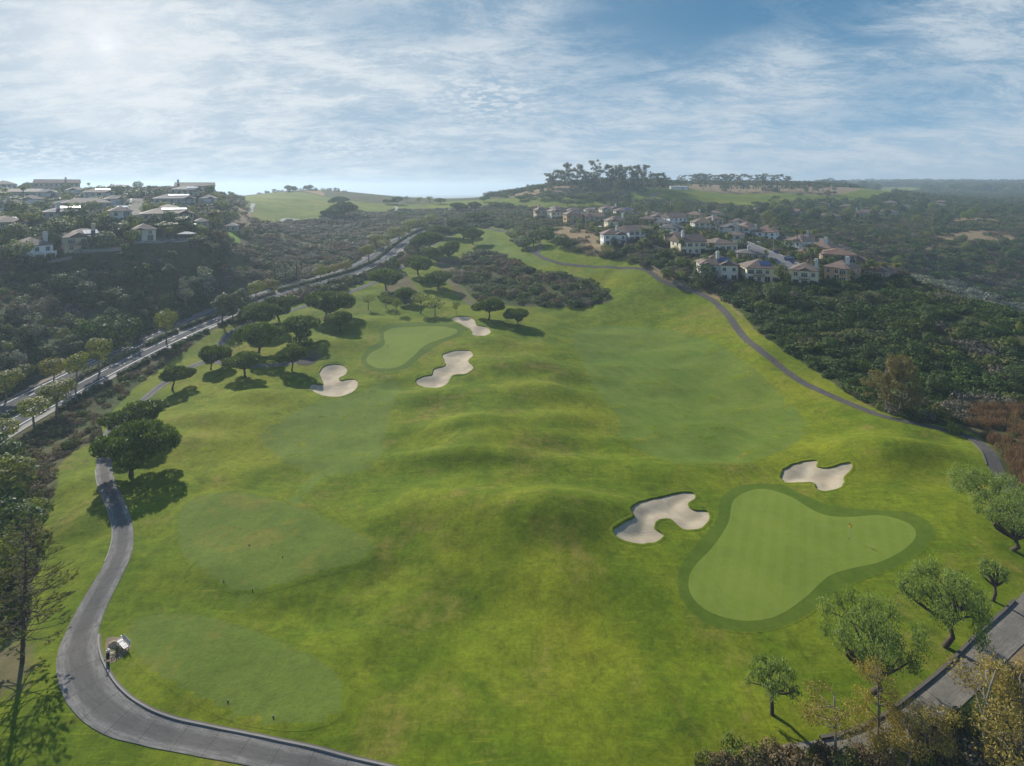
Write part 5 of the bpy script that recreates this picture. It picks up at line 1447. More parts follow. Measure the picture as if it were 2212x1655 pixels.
gardens(46, CANYON, ['dark', 'garden', 'dark'], ['bush', 'bush', 'bush'], ['tall dark rounded bush on the canyon side', 'light green tall bush on the canyon side', 'tall dark rounded bush on the canyon side'],
        ['tall dark bushes in the canyon', 'tall green bushes in the canyon', 'tall dark bushes in the canyon'], [(4, 8), (3, 6), (4, 9)], 17)
for i, (u, v, h) in enumerate(((1462, 452, 20), (1476, 453, 22), (1450, 453, 16), (1490, 454, 17))): tree('conifer', 'conifer', u, v, h, 12, 'dark pointed conifer in the line below the mesa golf slope', 'conifer', 'conifers below the mesa golf slope', i)
for (k, nm, u, v, h, w, lab, cat) in (
    ('fanpalm', 'palm', 1721, 560, 66, 15, 'first of three very tall palms by the ridge street', 'palm'), ('fanpalm', 'palm', 1734, 565, 68, 15, 'second very tall palm by the ridge street, nearest the driveway', 'palm'), ('fanpalm', 'palm', 1756, 555, 58, 14, 'very tall palm behind the yellow cream house', 'palm'),
    ('palm', 'palm', 1394, 528, 36, 34, 'dark full palm between the white houses', 'palm'), ('palm', 'palm', 1417, 525, 40, 26, 'slim palm right of the dark full palm', 'palm'), ('palm', 'palm', 1436, 530, 36, 26, 'palm in front of the brown roofed house', 'palm'),
    ('palm', 'palm', 1530, 600, 50, 36, 'bushy palm over the dark round tree', 'palm'), ('palm', 'palm', 1594, 596, 38, 30, 'palm between the two big cream ridge houses', 'palm'), ('palm', 'palm', 1798, 604, 26, 26, 'small palm before the orange walled house', 'palm'),
    ('palm', 'palm', 1868, 600, 30, 22, 'leftmost palm at the end of the ridge', 'palm'), ('palm', 'palm', 1890, 602, 34, 22, 'middle palm at the end of the ridge', 'palm'), ('palm', 'palm', 1908, 600, 34, 22, 'yellowish palm at the end of the ridge', 'palm'), ('palm', 'palm', 1936, 602, 34, 22, 'last palm at the end of the ridge', 'palm'),
    ('dark', 'tree', 1524, 620, 52, 48, 'dark rounded tree hiding the corner of the white sided house', 'tree'), ('dark', 'tree', 1672, 656, 46, 56, 'large dark rounded tree on the slope below the cream houses', 'tree'), ('garden', 'tree', 1688, 618, 50, 28, 'bright green upright tree left of the cream balcony house', 'tree'),
    ('garden', 'tree', 1310, 555, 32, 26, 'light green round headed tree at the edge of the upper fairway', 'tree'), ('garden', 'tree', 1440, 606, 30, 28, 'round bushy tree beside the wooden fence', 'tree'), ('light', 'tree', 1468, 608, 24, 22, 'small tree with thin stem by the dirt path', 'tree'),
    ('dark', 'tree', 1130, 538, 30, 40, 'dark tree left in the leafy clump on the ridge', 'tree'), ('dark', 'tree', 1152, 532, 36, 38, 'dark tree right in the leafy clump on the ridge', 'tree'), ('garden', 'tree', 1108, 520, 24, 36, 'olive tree behind the leafy clump on the ridge', 'tree'),
    ('dark', 'tree', 1182, 522, 38, 24, 'dark tree on the bare bank below the upper row', 'tree'), ('dark', 'tree', 1210, 535, 32, 34, 'bushy dark tree on the bare bank below the upper row', 'tree'), ('dark', 'tree', 1325, 460, 26, 34, 'brownish rounded tree behind the upper row', 'tree'), ('dark', 'tree', 1352, 458, 28, 36, 'tall rounded tree behind the wide roofed house', 'tree'), ('garden', 'tree', 1376, 460, 24, 26, 'green rounded tree right of the tall rounded one', 'tree'),
    ('cypress', 'cypress', 1335, 484, 22, 6, 'dark cypress between the houses of the upper row', 'cypress'),
    ('conifer', 'conifer', 1366, 497, 26, 22, 'bluish conifer left of the bright white gabled house', 'conifer'), ('conifer', 'conifer', 1392, 498, 28, 24, 'second bluish conifer left of the bright white gabled house', 'conifer')):
    tree(k, nm, u, v, h, w, lab, cat)
# ------------------------------------------------------------------ wild scrub: uncountable, one object per kind of growth
g_road = np.zeros(1)
def scatter_points():
    out = []
    R_ = np.random.default_rng(21)
    for (z0, z1, sp) in ((44, 135, 1.15), (135, 220, 1.75), (220, 330, 2.5), (330, 600, 4.2), (600, 1400, 8.5), (1400, 4200, 26)):
        n = int((z1 ** 2 - z0 ** 2) * 1.05 / sp ** 2)
        y = np.sqrt(R_.uniform(z0 ** 2, z1 ** 2, n)); t = R_.uniform(-1.05, 1.05, n)
        out.append(np.stack([t * y, y, np.full(n, sp)], -1))
    P = np.concatenate(out)
    x, y, sp = P.T
    ti = np.clip(np.rint((x / y + 1.5) / 3 * (NT - 1)).astype(int), 0, NT - 1)
    li = np.clip(np.rint(np.interp(np.log(y), LL, np.arange(NL))).astype(int), 0, NL - 1)
    k = (g_grass[li, ti] < .35) & (g_bank[li, ti] < .4)
    k &= (g_bare[li, ti] < .5) | (R_.random(len(x)) < .10)
    k &= (g_lit[li, ti] < .5) | (R_.random(len(x)) < .3)
    P = P[k]; x, y, sp = P.T
    d, _ = seg_dist(x, y, ROAD[:-1], ROAD[1:], 12); k = d > 10.2
    for s in STREETS: k &= seg_dist(x, y, s[:-1], s[1:], 9)[0] > 6
    for (pp, ww) in ((P_LEFT, 2.4), (P_UP, 2.2), (P_R, 2.0), (P_BR, 2.6)): k &= seg_dist(x, y, pp[:-1], pp[1:], 5)[0] > ww
    for h in HC: k &= np.hypot(x - h[0], y - h[1]) > h[2] + 1.5
    k &= np.hypot(x - PT[0], y - PT[1] - 5) > 11
    P = P[k]; x, y, sp = P.T
    z = hgt(x, y)
    vis = np.ones(len(x), bool)         # leave out what no view from near here could show
    for f in np.linspace(.12, .985, 44):
        vis &= hgt(x * f, y * f) < CAM_H + (z + 9 - CAM_H) * f
    P = P[vis]; z = z[vis]; x, y, sp = P.T
    return x, y, z, sp, R_
sx, sy, sz, ssp, R_ = scatter_points()
su, sv = U0 + sx / sy * FPX, V0 + (CAM_H - sz) / sy * FPX
n1, n2, n3 = vnoise(sx + 900, sy, 14, 1), vnoise(sx + 900, sy, 5, 2), R_.random(len(sx))
mixv = n1 * .55 + n2 * .45
kind = np.where(mixv < .40, 0, np.where(mixv < .50, 1, np.where(mixv < .585, 3, np.where(mixv < .66, 2, 0))))
kind = np.where((n3 < .07), 4, kind)
rightface = (su > 1500) & (sv > 600) & (sy > 110)
kind = np.where(rightface, np.where(mixv < .64, 0, np.where(mixv < .72, 1, 2)), kind)
kind = np.where(rightface & (n3 < .16), 4, kind)
strip = (su < 470) & (sv > 735) & (sy < 190) & (sx > ROAD[:, 0].min())
kind = np.where(strip, np.where(n3 < .62, 3, np.where(n3 < .8, 1, np.where(n3 < .9, 2, 4))), kind)
silver = (su > 1975) & (sy > 205) & (sy < 360) & (np.abs(sv - 596 - (su - 1978) * .37) < 15) & (n2 > .25)
kind = np.where(silver, 5, kind)
kind = np.where((su > 2090) & (sv > 880) & (sv < 1200), np.where(n3 < .86, 6, 1), kind)
kind = np.where((su > 1450) & (sv > 1330), np.where(n3 < .35, 3, np.where(n3 < .55, 6, np.where(n3 < .8, 1, 4))), kind)
kind = np.where((sy > 600), np.where(n3 < .6, 0, 1), kind)
kind = np.where((su > 480) & (su < 900) & (sv < 620) & (sv > 470), np.where(mixv < .42, 0, np.where(mixv < .58, 3, 2)), kind)
scl = ssp * R_.uniform(.5, 1.05, len(sx)) * np.where(n2 > .55, 1.5, 1.0)
scl = np.where(rightface & (n3 > .55), scl * 1.5, scl)
scl = np.where(sy > 600, ssp * R_.uniform(.35, .62, len(sx)), scl)
scl = np.where(strip | ((su > 2090) & (sv > 880)), np.minimum(scl, 1.15), scl)
# thin the planted hillside below the plateau so turf shows between the bushes
keep = ~((su < 540) & (sv > 500) & (sv < 700) & (n1 > .48) & (n3 > .3))
keep &= ~((n2 < .24) & (sy < 600) & (sy > 110) & ~silver)
keep &= ~((su > 480) & (su < 1050) & (sy > 560))
keep &= ~((sv > 1330) & (su > 1450) & (n3 > .75))

def scatter_nodes(col):
    ng = bpy.data.node_groups.new('scrub', 'GeometryNodeTree')
    ng.interface.new_socket('Geometry', in_out='INPUT', socket_type='NodeSocketGeometry')
    ng.interface.new_socket('Geometry', in_out='OUTPUT', socket_type='NodeSocketGeometry')
    N, L = ng.nodes, ng.links
    gi, go = N.new('NodeGroupInput'), N.new('NodeGroupOutput')
    mp = N.new('GeometryNodeMeshToPoints')
    ip = N.new('GeometryNodeInstanceOnPoints')
    ci = N.new('GeometryNodeCollectionInfo')
    ci.inputs['Collection'].default_value = col
    ci.inputs['Separate Children'].default_value = True
    ci.inputs['Reset Children'].default_value = True
    ip.inputs['Pick Instance'].default_value = True
    def at_(nm, t):
        n = N.new('GeometryNodeInputNamedAttribute'); n.data_type = t; n.inputs['Name'].default_value = nm
        return n.outputs['Attribute']
    L.new(gi.outputs[0], mp.inputs['Mesh'])
    L.new(mp.outputs[0], ip.inputs['Points'])
    L.new(ci.outputs[0], ip.inputs['Instance'])
    L.new(at_('pick', 'INT'), ip.inputs['Instance Index'])
    rot = N.new('ShaderNodeCombineXYZ'); L.new(at_('turn', 'FLOAT'), rot.inputs[2])
    er = N.new('FunctionNodeEulerToRotation'); L.new(rot.outputs[0], er.inputs[0])
    L.new(er.outputs[0], ip.inputs['Rotation'])
    cs = N.new('ShaderNodeCombineXYZ')
    L.new(at_('wide', 'FLOAT'), cs.inputs[0]); L.new(at_('wide', 'FLOAT'), cs.inputs[1]); L.new(at_('tall', 'FLOAT'), cs.inputs[2])
    L.new(cs.outputs[0], ip.inputs['Scale'])
    L.new(ip.outputs[0], go.inputs[0])
    return ng

for ki, (key, nm, lab) in enumerate((('s_dark', 'dark_scrub', 'dense dark green chaparral on the hillsides'), ('s_olive', 'olive_scrub', 'olive chaparral mixed through the hillsides'), ('s_grey', 'grey_scrub', 'grey sage scrub on the dry slopes'), ('s_brown', 'brown_scrub', 'dry brown brush on the slopes and along the road'),
                                     ('s_bright', 'green_scrub', 'bright green bushes scattered in the chaparral'), ('silver', 'silver_scrub', 'silvery white scrub in the canyon behind the ridge'), ('s_reed', 'dry_reeds', 'tall rusty dry reeds beside the paths'))):
    w = np.where((kind == ki) & keep)[0]
    if not len(w): continue
    col = bpy.data.collections.new(nm + '_kinds')
    for i, me in enumerate(SHRUB[key]):
        col.objects.link(bpy.data.objects.new(nm + '_kind', me))
    me = bpy.data.meshes.new(nm)
    me.vertices.add(len(w))
    me.vertices.foreach_set('co', np.column_stack([sx[w], sy[w], sz[w] - .05 * scl[w]]).astype(np.float32).ravel())
    tall = np.where(key == 's_reed', 1.5, 1.0) * np.where(sy[w] > 600, 1.5, 1.0)
    for a, d in (('turn', R_.random(len(w)) * 6.28), ('wide', scl[w]), ('tall', np.minimum(scl[w] * tall, np.where(sy[w] > 600, 99, 3.0)) * R_.uniform(.75, 1.2, len(w)))):
        me.attributes.new(a, 'FLOAT', 'POINT').data.foreach_set('value', d.astype(np.float32))
    me.attributes.new('pick', 'INT', 'POINT').data.foreach_set('value', R_.integers(0, 3, len(w)).astype(np.int32))
    o = link(bpy.data.objects.new(nm, me))
    md = o.modifiers.new('scrub', 'NODES'); md.node_group = scatter_nodes(col)
    tag(o, lab, kind='stuff')

# bushes that stand out: each one a thing
def bush(key, name, loc, w, h, label, group, cat='bush', rot=None, sy_=None):
    ms = SHRUB[key + '_near' if loc[1] < 200 and key + '_near' in SHRUB else key]
    o = bpy.data.objects.new(name, ms[int(rng.integers(0, len(ms)))])
    link(o)
    o.location = (loc[0], loc[1], loc[2] - .05)
    o.scale = (w / 2, (sy_ or w) / 2, h)
    o.rotation_euler = (0, 0, rng.random() * 6.28 if rot is None else rot)
    return tag(o, label, cat, group)
for (key, u, v, wp, hp, lab) in (('s_bright', 648, 754, 58, 30, 'yellow green bush under the broad umbrella pine'), ('s_bright', 150, 968, 34, 24, 'bright green bush at the edge of the roadside scrub'), ('s_grey', 208, 950, 30, 26, 'grey bush at the corner of the roadside scrub'),
                                 ('s_dark', 20, 1130, 84, 84, 'low dark bush at the left edge between the big rounded ones'), ('s_olive', 8, 1060, 96, 84, 'low olive bush higher at the left edge'), ('s_olive', 62, 1125, 64, 70, 'low grey green bush bordering the lawn at the left'), ('s_olive', 10, 1240, 90, 90, 'spreading olive bush left of the tall araucaria'),
                                 ('s_dark', 845, 583, 44, 36, 'dense dark bush beside the road bend'), ('s_dark', 250, 745, 130, 66, 'very large dark thicket at the foot of the hillside'), ('s_dark', 205, 735, 90, 60, 'dark thicket left of the very large one'), ('s_grey', 60, 700, 90, 56, 'big grey brown bush on the left hillside'), ('s_grey', 100, 672, 50, 34, 'smaller grey bush above the big grey brown one'),
                                 ('s_dark', 360, 668, 44, 40, 'leafy bush beside the silvery tree'), ('s_olive', 250, 650, 70, 34, 'olive bush halfway up the hillside'), ('s_grey', 190, 622, 50, 22, 'pale topped bush on the planted hillside'), ('s_olive', 300, 590, 60, 26, 'bush below the pool terrace'), ('s_grey', 215, 600, 46, 20, 'grey bush below the tan plateau house'), ('s_bright', 270, 645, 36, 24, 'light leaved bush on the open hillside'),
                                 ('s_dark', 76, 585, 34, 36, 'dark bush just below the columned white house'), ('s_bright', 160, 575, 20, 16, 'small bright bush at the corner of the plateau'), ('s_bright', 1980, 845, 22, 16, 'green bush at the foot of the brownish eucalyptus'), ('s_bright', 2060, 935, 30, 24, 'green bush beside the dark path bend'), ('s_olive', 2030, 905, 44, 36, 'loose olive bush beside the dark path'),
                                 ('s_bright', 1860, 800, 38, 26, 'rounded green bush among the path side scrub'), ('s_silver' if 0 else 'silver', 2120, 645, 60, 22, 'silvery bush showing over the ridge'), ('s_dark', 1725, 668, 60, 30, 'dark bush on the slope under the cream balcony house'), ('s_dark', 1850, 690, 90, 44, 'broad dark bush on the right slope'), ('s_bright', 1950, 720, 70, 36, 'mid green bush on the right slope'),
                                 ('s_bright', 1600, 1662, 90, 60, 'bright green bush at the bottom edge of the lawn'), ('s_brown', 1690, 1672, 110, 60, 'brown brush at the bottom edge'), ('s_bright', 1750, 1668, 60, 56, 'green shoots among brown brush at the bottom edge'), ('s_brown', 1560, 1680, 90, 40, 'low brown brush at the lower edge of the lawn'), ('s_grey', 2180, 1690, 120, 70, 'tangle of grey bare twigs in the lower right corner'),
                                 ('s_bright', 2180, 1130, 40, 30, 'low green growth under the leaning pepper tree'), ('s_olive', 30, 1330, 70, 60, 'leafy bush low at the left edge behind the araucaria'), ('s_brown', 1860, 1662, 80, 56, 'dry brush below the rust leaved eucalyptus'), ('s_olive', 1930, 1650, 90, 70, 'ochre green brush at the lower bend of the pale path'), ('s_brown', 2020, 1640, 100, 70, 'dry brown brush between the path and the lower right corner'), ('s_olive', 2090, 1600, 90, 80, 'olive brush under the ochre eucalyptus'), ('s_grey', 2110, 1660, 120, 70, 'pale bare brush under the ochre eucalyptus'), ('s_brown', 2190, 1520, 80, 60, 'rusty brush at the right edge beside the pale path'), ('s_bright', 1990, 1668, 60, 60, 'green shoots among the dry brush at the bottom edge'),
                                 ('s_olive', 2206, 1080, 30, 26, 'ochre bush at the right edge behind the pepper trees')):
    p = hit1(u, v); s = p[1] / FPX
    bush(key, 'bush', p, wp * s, hp * s, lab, None)
for i, (u, v, w_, h_, key) in enumerate(((1530, 1668, 70, 44, 's_olive'), (1575, 1690, 80, 60, 's_brown'), (1635, 1690, 90, 70, 's_brown'), (1700, 1650, 70, 46, 's_brown'), (1735, 1690, 90, 74, 's_brown'), (1790, 1660, 70, 50, 's_brown'), (1830, 1690, 90, 70, 's_olive'), (1890, 1690, 100, 74, 's_brown'), (1660, 1664, 60, 40, 's_olive'), (1775, 1640, 50, 30, 's_brown'), (1950, 1625, 60, 44, 's_olive'), (2030, 1590, 60, 44, 's_brown'))):
    p = hit1(u, v); s = p[1] / FPX
    bush(key, 'bush', p, w_ * s, h_ * s, 'dry brown bush in the thicket along the bottom edge' if key == 's_brown' else 'olive bush in the thicket along the bottom edge', 'brown bushes at the bottom edge' if key == 's_brown' else 'olive bushes at the bottom edge')
for i in range(13):
    u = 560 + i * 15 + (i * 7 % 5); Z = 690 + (i * 31 % 40)
    x = (u - U0) / FPX * Z
    bush(('s_grey', 's_dark', 's_olive')[i % 3], 'bush', (x, Z, float(hgt(x, Z))), 7 + i % 4, 3 + i % 3, 'hazy low bush along the crest of the left golf hill', 'bushes on the golf hill crest')
# a planted row of dead shrubs on the bank
for i in range(11):
    p = hit1(258 + i * 13, 752 - i * 5.6)
    bush('s_brown', 'shrub', p, 1.5, 1.6, 'dead brown shrub in the row on the bare bank above the road', 'dead shrubs on the bank')
# hedges in the median and along the pavement
def hedge(line, off, w, h, key, lab, grp):
    mid = len(line) // 2
    tn = np.gradient(line, axis=0); nm = np.stack([-tn[:, 1], tn[:, 0]], -1) / np.linalg.norm(tn, axis=1, keepdims=True)
    q = line + nm * off; c = q[mid]; zc = float(hgt(*c)) + .1
    V, F, T, k = [], [], [], 0
    r = np.random.default_rng(int(abs(c[0] * 10)) + 3)
    for j, p in enumerate(q):
        z = float(hgt(*p)) + .1
        for _s in range(2):
            pj = p + r.normal(size=2) * .25; s_ = r.uniform(.8, 1.15)
            v, f, t = clumps(r, [((pj[0] - c[0], pj[1] - c[1], z - zc + h * .45), (w / 2 * s_, w / 2 * s_, h * .55 * s_))], 330, .30, .7, .5)
            V.append(v); F.append(f + k); T.append(t); k += len(v)
    o = obj_np('hedge', np.concatenate(V), np.concatenate(F), LM[key], None, False, dict(tint=np.concatenate(T)))
    o.location = (c[0], c[1], zc)
    tag(o, lab, 'hedge', grp)
ml = np.concatenate([[0], np.cumsum(np.linalg.norm(np.diff(ROAD, axis=0), axis=1))])
r_ = np.random.default_rng(44)
i = int(np.searchsorted(ROAD[:, 1], 112)); j = 0
while i < len(ROAD) - 14:
    n = int(r_.integers(4, 11))
    key = ('s_dark', 's_olive', 's_grey', 's_olive', 's_dark')[j % 5]
    hedge(ROAD[i:i + n], r_.uniform(-.2, .2), 2.3, r_.uniform(.9, 1.4), key, {'s_dark': 'dark green clipped hedge in the road median', 's_olive': 'olive low hedge in the road median', 's_grey': 'grey low planting in the road median'}[key], {'s_dark': 'dark hedges in the median', 's_olive': 'olive hedges in the median', 's_grey': 'grey planting in the median'}[key])
    i += n + int(r_.integers(0, 2)); j += 1
i = int(np.searchsorted(ROAD[:, 1], 128)); j = 0
while i < len(ROAD) - 40:
    n = int(r_.integers(5, 11))
    hedge(ROAD[i:i + n], -9.3, 1.9, 1.1, 's_dark', 'dark hedge between pavement and scrub strip', 'dark hedges along the pavement')
    i += n + int(r_.integers(1, 5)); j += 1
i = int(np.searchsorted(ROAD[:, 1], 130))
while i < len(ROAD) - 60:
    n = int(r_.integers(3, 7))
    hedge(ROAD[i:i + n], 8.6, 1.5, .8, 's_dark', 'low dark hedge along the upper kerb of the road', 'dark hedges along the upper kerb')
    i += n + int(r_.integers(3, 9))
# ------------------------------------------------------------------ houses
def roof_mat(name, a, b_):
    m, g, b = new_mat(name)
    P = g.node('ShaderNodeTexCoord').outputs['Object']
    n = g.noise(P, .7, 5, .6)
    s = g.node('ShaderNodeSeparateXYZ'); g.L.new(P, s.inputs[0])
    row = g.m('FRACT', g.m('MULTIPLY', s.outputs[2], 4.2))
    c = g.mix(g.ss(n, .35, .65), a, b_)
    c = g.mix(g.m('MULTIPLY', g.ss(row, .55, .95), .35), c, (.06, .045, .035))
    c = g.mix(g.m('MULTIPLY', g.ss(g.noise(P, 5, 2, .5), .55, .7), .4), c, (.22, .17, .14))
    g.L.new(c, b.inputs['Base Color']); b.inputs['Roughness'].default_value = .75
    bumpn(g, b, row, .4, .05)
    return m
ROOFS = [roof_mat('brown_roof_tiles', (.150, .105, .080), (.215, .158, .125)), roof_mat('grey_roof_tiles', (.130, .120, .112), (.190, .176, .165)), roof_mat('red_roof_tiles', (.190, .115, .080), (.235, .150, .110))]
_walls = {}
def wall_mat(c):
    if c not in _walls: _walls[c] = plain('stucco', c, .85, .07, .4)
    return _walls[c]
M_FRAME = plain('window_frame', (.66, .65, .62), .5, .05)
M_GLASS, _g, _b = new_mat('window_glass')
_b.inputs['Base Color'].default_value = (.025, .032, .040, 1); _b.inputs['Roughness'].default_value = .12; _b.inputs['Specular IOR Level'].default_value = .6
M_TRIM = plain('eave_trim', (.42, .36, .28), .8)
M_CHIM = plain('chimney_plaster', (.64, .62, .58), .85)
M_WOOD = plain('dark_timber', (.14, .09, .055), .8, .2)
M_SOLAR, _g, _b = new_mat('solar_panel')
_b.inputs['Base Color'].default_value = (.030, .055, .13, 1); _b.inputs['Roughness'].default_value = .18; _b.inputs['Specular IOR Level'].default_value = .7
M_GLARE, _g, _b = new_mat('glare_painted_panel')
_b.inputs['Base Color'].default_value = (.62, .64, .66, 1); _b.inputs['Roughness'].default_value = .25; _b.inputs['Specular IOR Level'].default_value = .8  # pale base colour stands in for sun glare on the panels
M_WHITE = plain('white_paint', (.76, .76, .74), .5, .06)
M_METAL = plain('dark_metal', (.05, .05, .055), .45, .1, 1.5, .6)

WIN = {}
def window_meshes(key, w, h, mull):
    f = MB(); t = .11
    for sx_ in (-1, 1): f.box((sx_ * (w / 2 + t / 2), 0, 0), (t, .12, h + 2 * t))
    for sz_ in (-1, 1): f.box((0, 0, sz_ * (h / 2 + t / 2)), (w, .12, t))
    for k in range(1, mull + 1): f.box((-w / 2 + w * k / (mull + 1), -.005, 0), (.07, .09, h))
    if h < 2: f.box((0, -.004, h * .12), (w, .075, .05))
    p = MB(); p.box((0, .01, 0), (w, .06, h))
    WIN[key] = (f.mesh('window', M_FRAME), p.mesh('pane', M_GLASS), w, h)
window_meshes('std', 1.15, 1.35, 1); window_meshes('wide', 2.1, 1.45, 2); window_meshes('door', 1.9, 2.15, 1); window_meshes('small', .75, .75, 0); window_meshes('tall', 1.0, 2.3, 1)

def hip(mb, cx, cy_, z, w, d, rise, over=.55, gable=None):
    """closed hip or gable roof over a rectangle; gable = 'x' or 'y' is the direction of the ridge"""
    W, Dp, t = w / 2 + over, d / 2 + over, .22
    b = [(-W, -Dp), (W, -Dp), (W, Dp), (-W, Dp)]
    if gable == 'y': r = [(0, -Dp), (0, Dp)]
    elif gable == 'x': r = [(-W, 0), (W, 0)]
    elif w >= d: r = [(-(W - Dp), 0), (W - Dp, 0)]
    else: r = [(0, -(Dp - W)), (0, Dp - W)]
    V = [(cx + x, cy_ + y, z) for x, y in b] + [(cx + x, cy_ + y, z + t) for x, y in b] + [(cx + x, cy_ + y, z + t + rise) for x, y in r]
    F = [(0, 3, 2, 1), (0, 1, 5, 4), (1, 2, 6, 5), (2, 3, 7, 6), (3, 0, 4, 7)]
    if gable == 'y' or (gable is None and w < d): F += [(4, 5, 8), (5, 6, 9, 8), (6, 7, 9), (7, 4, 8, 9)]
    else: F += [(4, 5, 9, 8), (5, 6, 9), (6, 7, 8, 9), (7, 4, 8)]
    mb.add(V, F)

def add_window(root, key, loc, rz=0.0, pane=True):
    fm, pm, w, h = WIN[key]
    f = link(bpy.data.objects.new('window', fm), root)
    f.location = loc; f.rotation_euler = (0, 0, rz)
    if pane:
        p = link(bpy.data.objects.new('pane', pm), f)
    else:
        p = link(bpy.data.objects.new('pane', pm), f)
    return f

def house(i, spec):
    u, v, wp, hp, d, turn, wc, kind_, op, lab = spec
    r = np.random.default_rng(900 + i)
    f = None
    cx, cyy, z, w, H = PADS[i]
    phi = math.atan2(cx, cyy)
    vd = np.array([cx, cyy]) / math.hypot(cx, cyy)
    root = bpy.data.objects.new('house', None); link(root)
    root.location = (cx - vd[0] * d / 2, cyy - vd[1] * d / 2, z)
    root.rotation_euler = (0, 0, -phi + math.radians(turn))
    tag(root, lab, 'house', None)
    low = op.get('low')
    far = cyy > 360
    H = min(H, 6.0 if low else 9.6)
    H = max(H, 4.4 if low else 6.6)
    rise = min(.27 * min(w, d), .34 * H)
    ev = H - rise - .22
    st = 1 if low else 2
    sh = ev / st
    wall = MB(); roof = MB()
    wall.box((0, d / 2, ev / 2 - 1.0), (w, d, ev + 2.0))
    hip(roof, 0, d / 2, ev, w, d, rise, .55, 'x' if kind_ == 'gable' else None)
    if kind_ == 'gable':
        for s in (-1, 1):
            x = s * (w / 2 - .004)
            wall.add([(x, 0, ev), (x, d, ev), (x, d / 2, ev + rise * .93), (x - s * .2, 0, ev), (x - s * .2, d, ev), (x - s * .2, d / 2, ev + rise * .93)], [(0, 1, 2), (3, 5, 4), (0, 3, 4, 1), (1, 4, 5, 2), (2, 5, 3, 0)])
    gx, gw, gd = 0, 0, 0
    if kind_ == 'gf':
        gw = w * .40; gd = 1.1
        gx = 0.0 if op.get('balc') and 'central' in lab else (w * .22 if i % 2 else -w * .22)
        if 'nearest the fairway' in lab: gx = w * .24
        wall.box((gx, gd / -2 + .6, ev / 2 - 1.0), (gw, gd + 1.2, ev + 2.0))
        gr = gw * .30
        wall.add([(gx - gw / 2, -gd + .004, ev), (gx + gw / 2, -gd + .004, ev), (gx, -gd + .004, ev + gr), (gx - gw / 2, -gd + .25, ev), (gx + gw / 2, -gd + .25, ev), (gx, -gd + .25, ev + gr)], [(0, 1, 2), (3, 5, 4), (0, 3, 4, 1), (1, 4, 5, 2), (2, 5, 3, 0)])
        hip(roof, gx, (d * .42 - gd) / 2, ev + .012, gw, d * .42 + gd, gr, .4, 'y')
    if not op.get('wing') and not low and w > 13.5 and not op.get('arcade'):   # a second gable or lower bay breaks a long front
        s = 1 if gx <= 0 else -1
        bw = w * .26; be = ev * (.97 if i % 3 else .62)
        wall.box((s * w * .33, .1, be / 2 - 1.1), (bw, 2.2, be + 1.8))
        if i % 3:
            wall.add([(s * w * .33 - bw / 2, -.995, be), (s * w * .33 + bw / 2, -.995, be), (s * w * .33, -.995, be + bw * .28), (s * w * .33 - bw / 2, -.75, be), (s * w * .33 + bw / 2, -.75, be), (s * w * .33, -.75, be + bw * .28)], [(0, 1, 2), (3, 5, 4), (0, 3, 4, 1), (1, 4, 5, 2), (2, 5, 3, 0)])
            hip(roof, s * w * .33, (d * .4 - 1) / 2, be + .015, bw, d * .4 + 1, bw * .28, .35, 'y')
        else: hip(roof, s * w * .33, .4, be, bw, 3.2, .7, .35)
        op = dict(op, bay2=(s * w * .33, bw))
    if op.get('wing'):
        ww, s = w * .42, (1 if i % 2 else -1)
        we = sh * 1.05 if st == 2 else ev * .9
        wall.box((s * (w / 2 + ww * .28), d * .42, we / 2 - 1), (ww, d * .72, we + 2))
        hip(roof, s * (w / 2 + ww * .28), d * .42, we, ww, d * .72, ww * .26, .5)
    if op.get('bay'):
        wall.box((w * .30, -.5, ev / 2 - 1.1), (w * .30, 1.4, ev + 1.8))
        hip(roof, w * .30, .3, ev - .1, w * .30, 3.0, .9, .35)
    link(bpy.data.objects.new('wall', wall.mesh('wall', wall_mat(wc))), root)
    rm = ROOFS[1] if wc == GREY or 'grey' in lab or 'dark roof' in lab else ROOFS[2] if i % 7 == 3 else ROOFS[0]
    ro = link(bpy.data.objects.new('roof', roof.mesh('roof', rm)), root)
    # windows row by row
    nb = max(2, int(round(w / 3.4)))
    for s in range(st):
        zc = s * sh + sh * .52
        for k in range(nb):
            x = -w / 2 + w * (k + .5) / nb
            ing = gw and abs(x - gx) < gw / 2 - .5
            edge = gw and not ing and abs(abs(x - gx) - gw / 2) < 1.15
            if edge: continue
            y = (-gd if ing else 0) - .045
            if op.get('bay2') and abs(x - op['bay2'][0]) < op['bay2'][1] / 2 + .8:
                if abs(x - op['bay2'][0]) > op['bay2'][1] / 2 - .7: continue
                y = -1.045
            if op.get('bay') and abs(x - w * .3) < w * .15 + 1.1: continue
            key = ('door' if r.random() < .4 and s == 0 else 'wide' if r.random() < .3 else 'std') if not low else ('wide' if r.random() < .5 else 'std')
            if op.get('deep'): key = 'tall'
            if key in ('wide', 'door') and w / nb < 2.9: key = 'std'
            hh = WIN[key][3]
            add_window(root, key, (x, y, (hh / 2 + .22) if key in ('door', 'tall') and s == 0 else zc), 0)
        if gw and not any(abs(-w / 2 + w * (k + .5) / nb - gx) < gw / 2 - .5 for k in range(nb)):
            add_window(root, 'door' if s == 0 else 'wide', (gx, -gd - .045, 1.3 if s == 0 else zc), 0)
        if op.get('bay'): add_window(root, 'wide', (w * .30, -1.245, zc if s else 1.15), 0)
        for sd in (-1, 1):
            if op.get('wing') and sd == (1 if i % 2 else -1) and s == 0: continue
            for y in ((d * .3, d * .72) if not far else (d * .5,)):
                add_window(root, 'std' if s else 'small', (sd * (w / 2 + .045), y, zc), math.pi / 2)
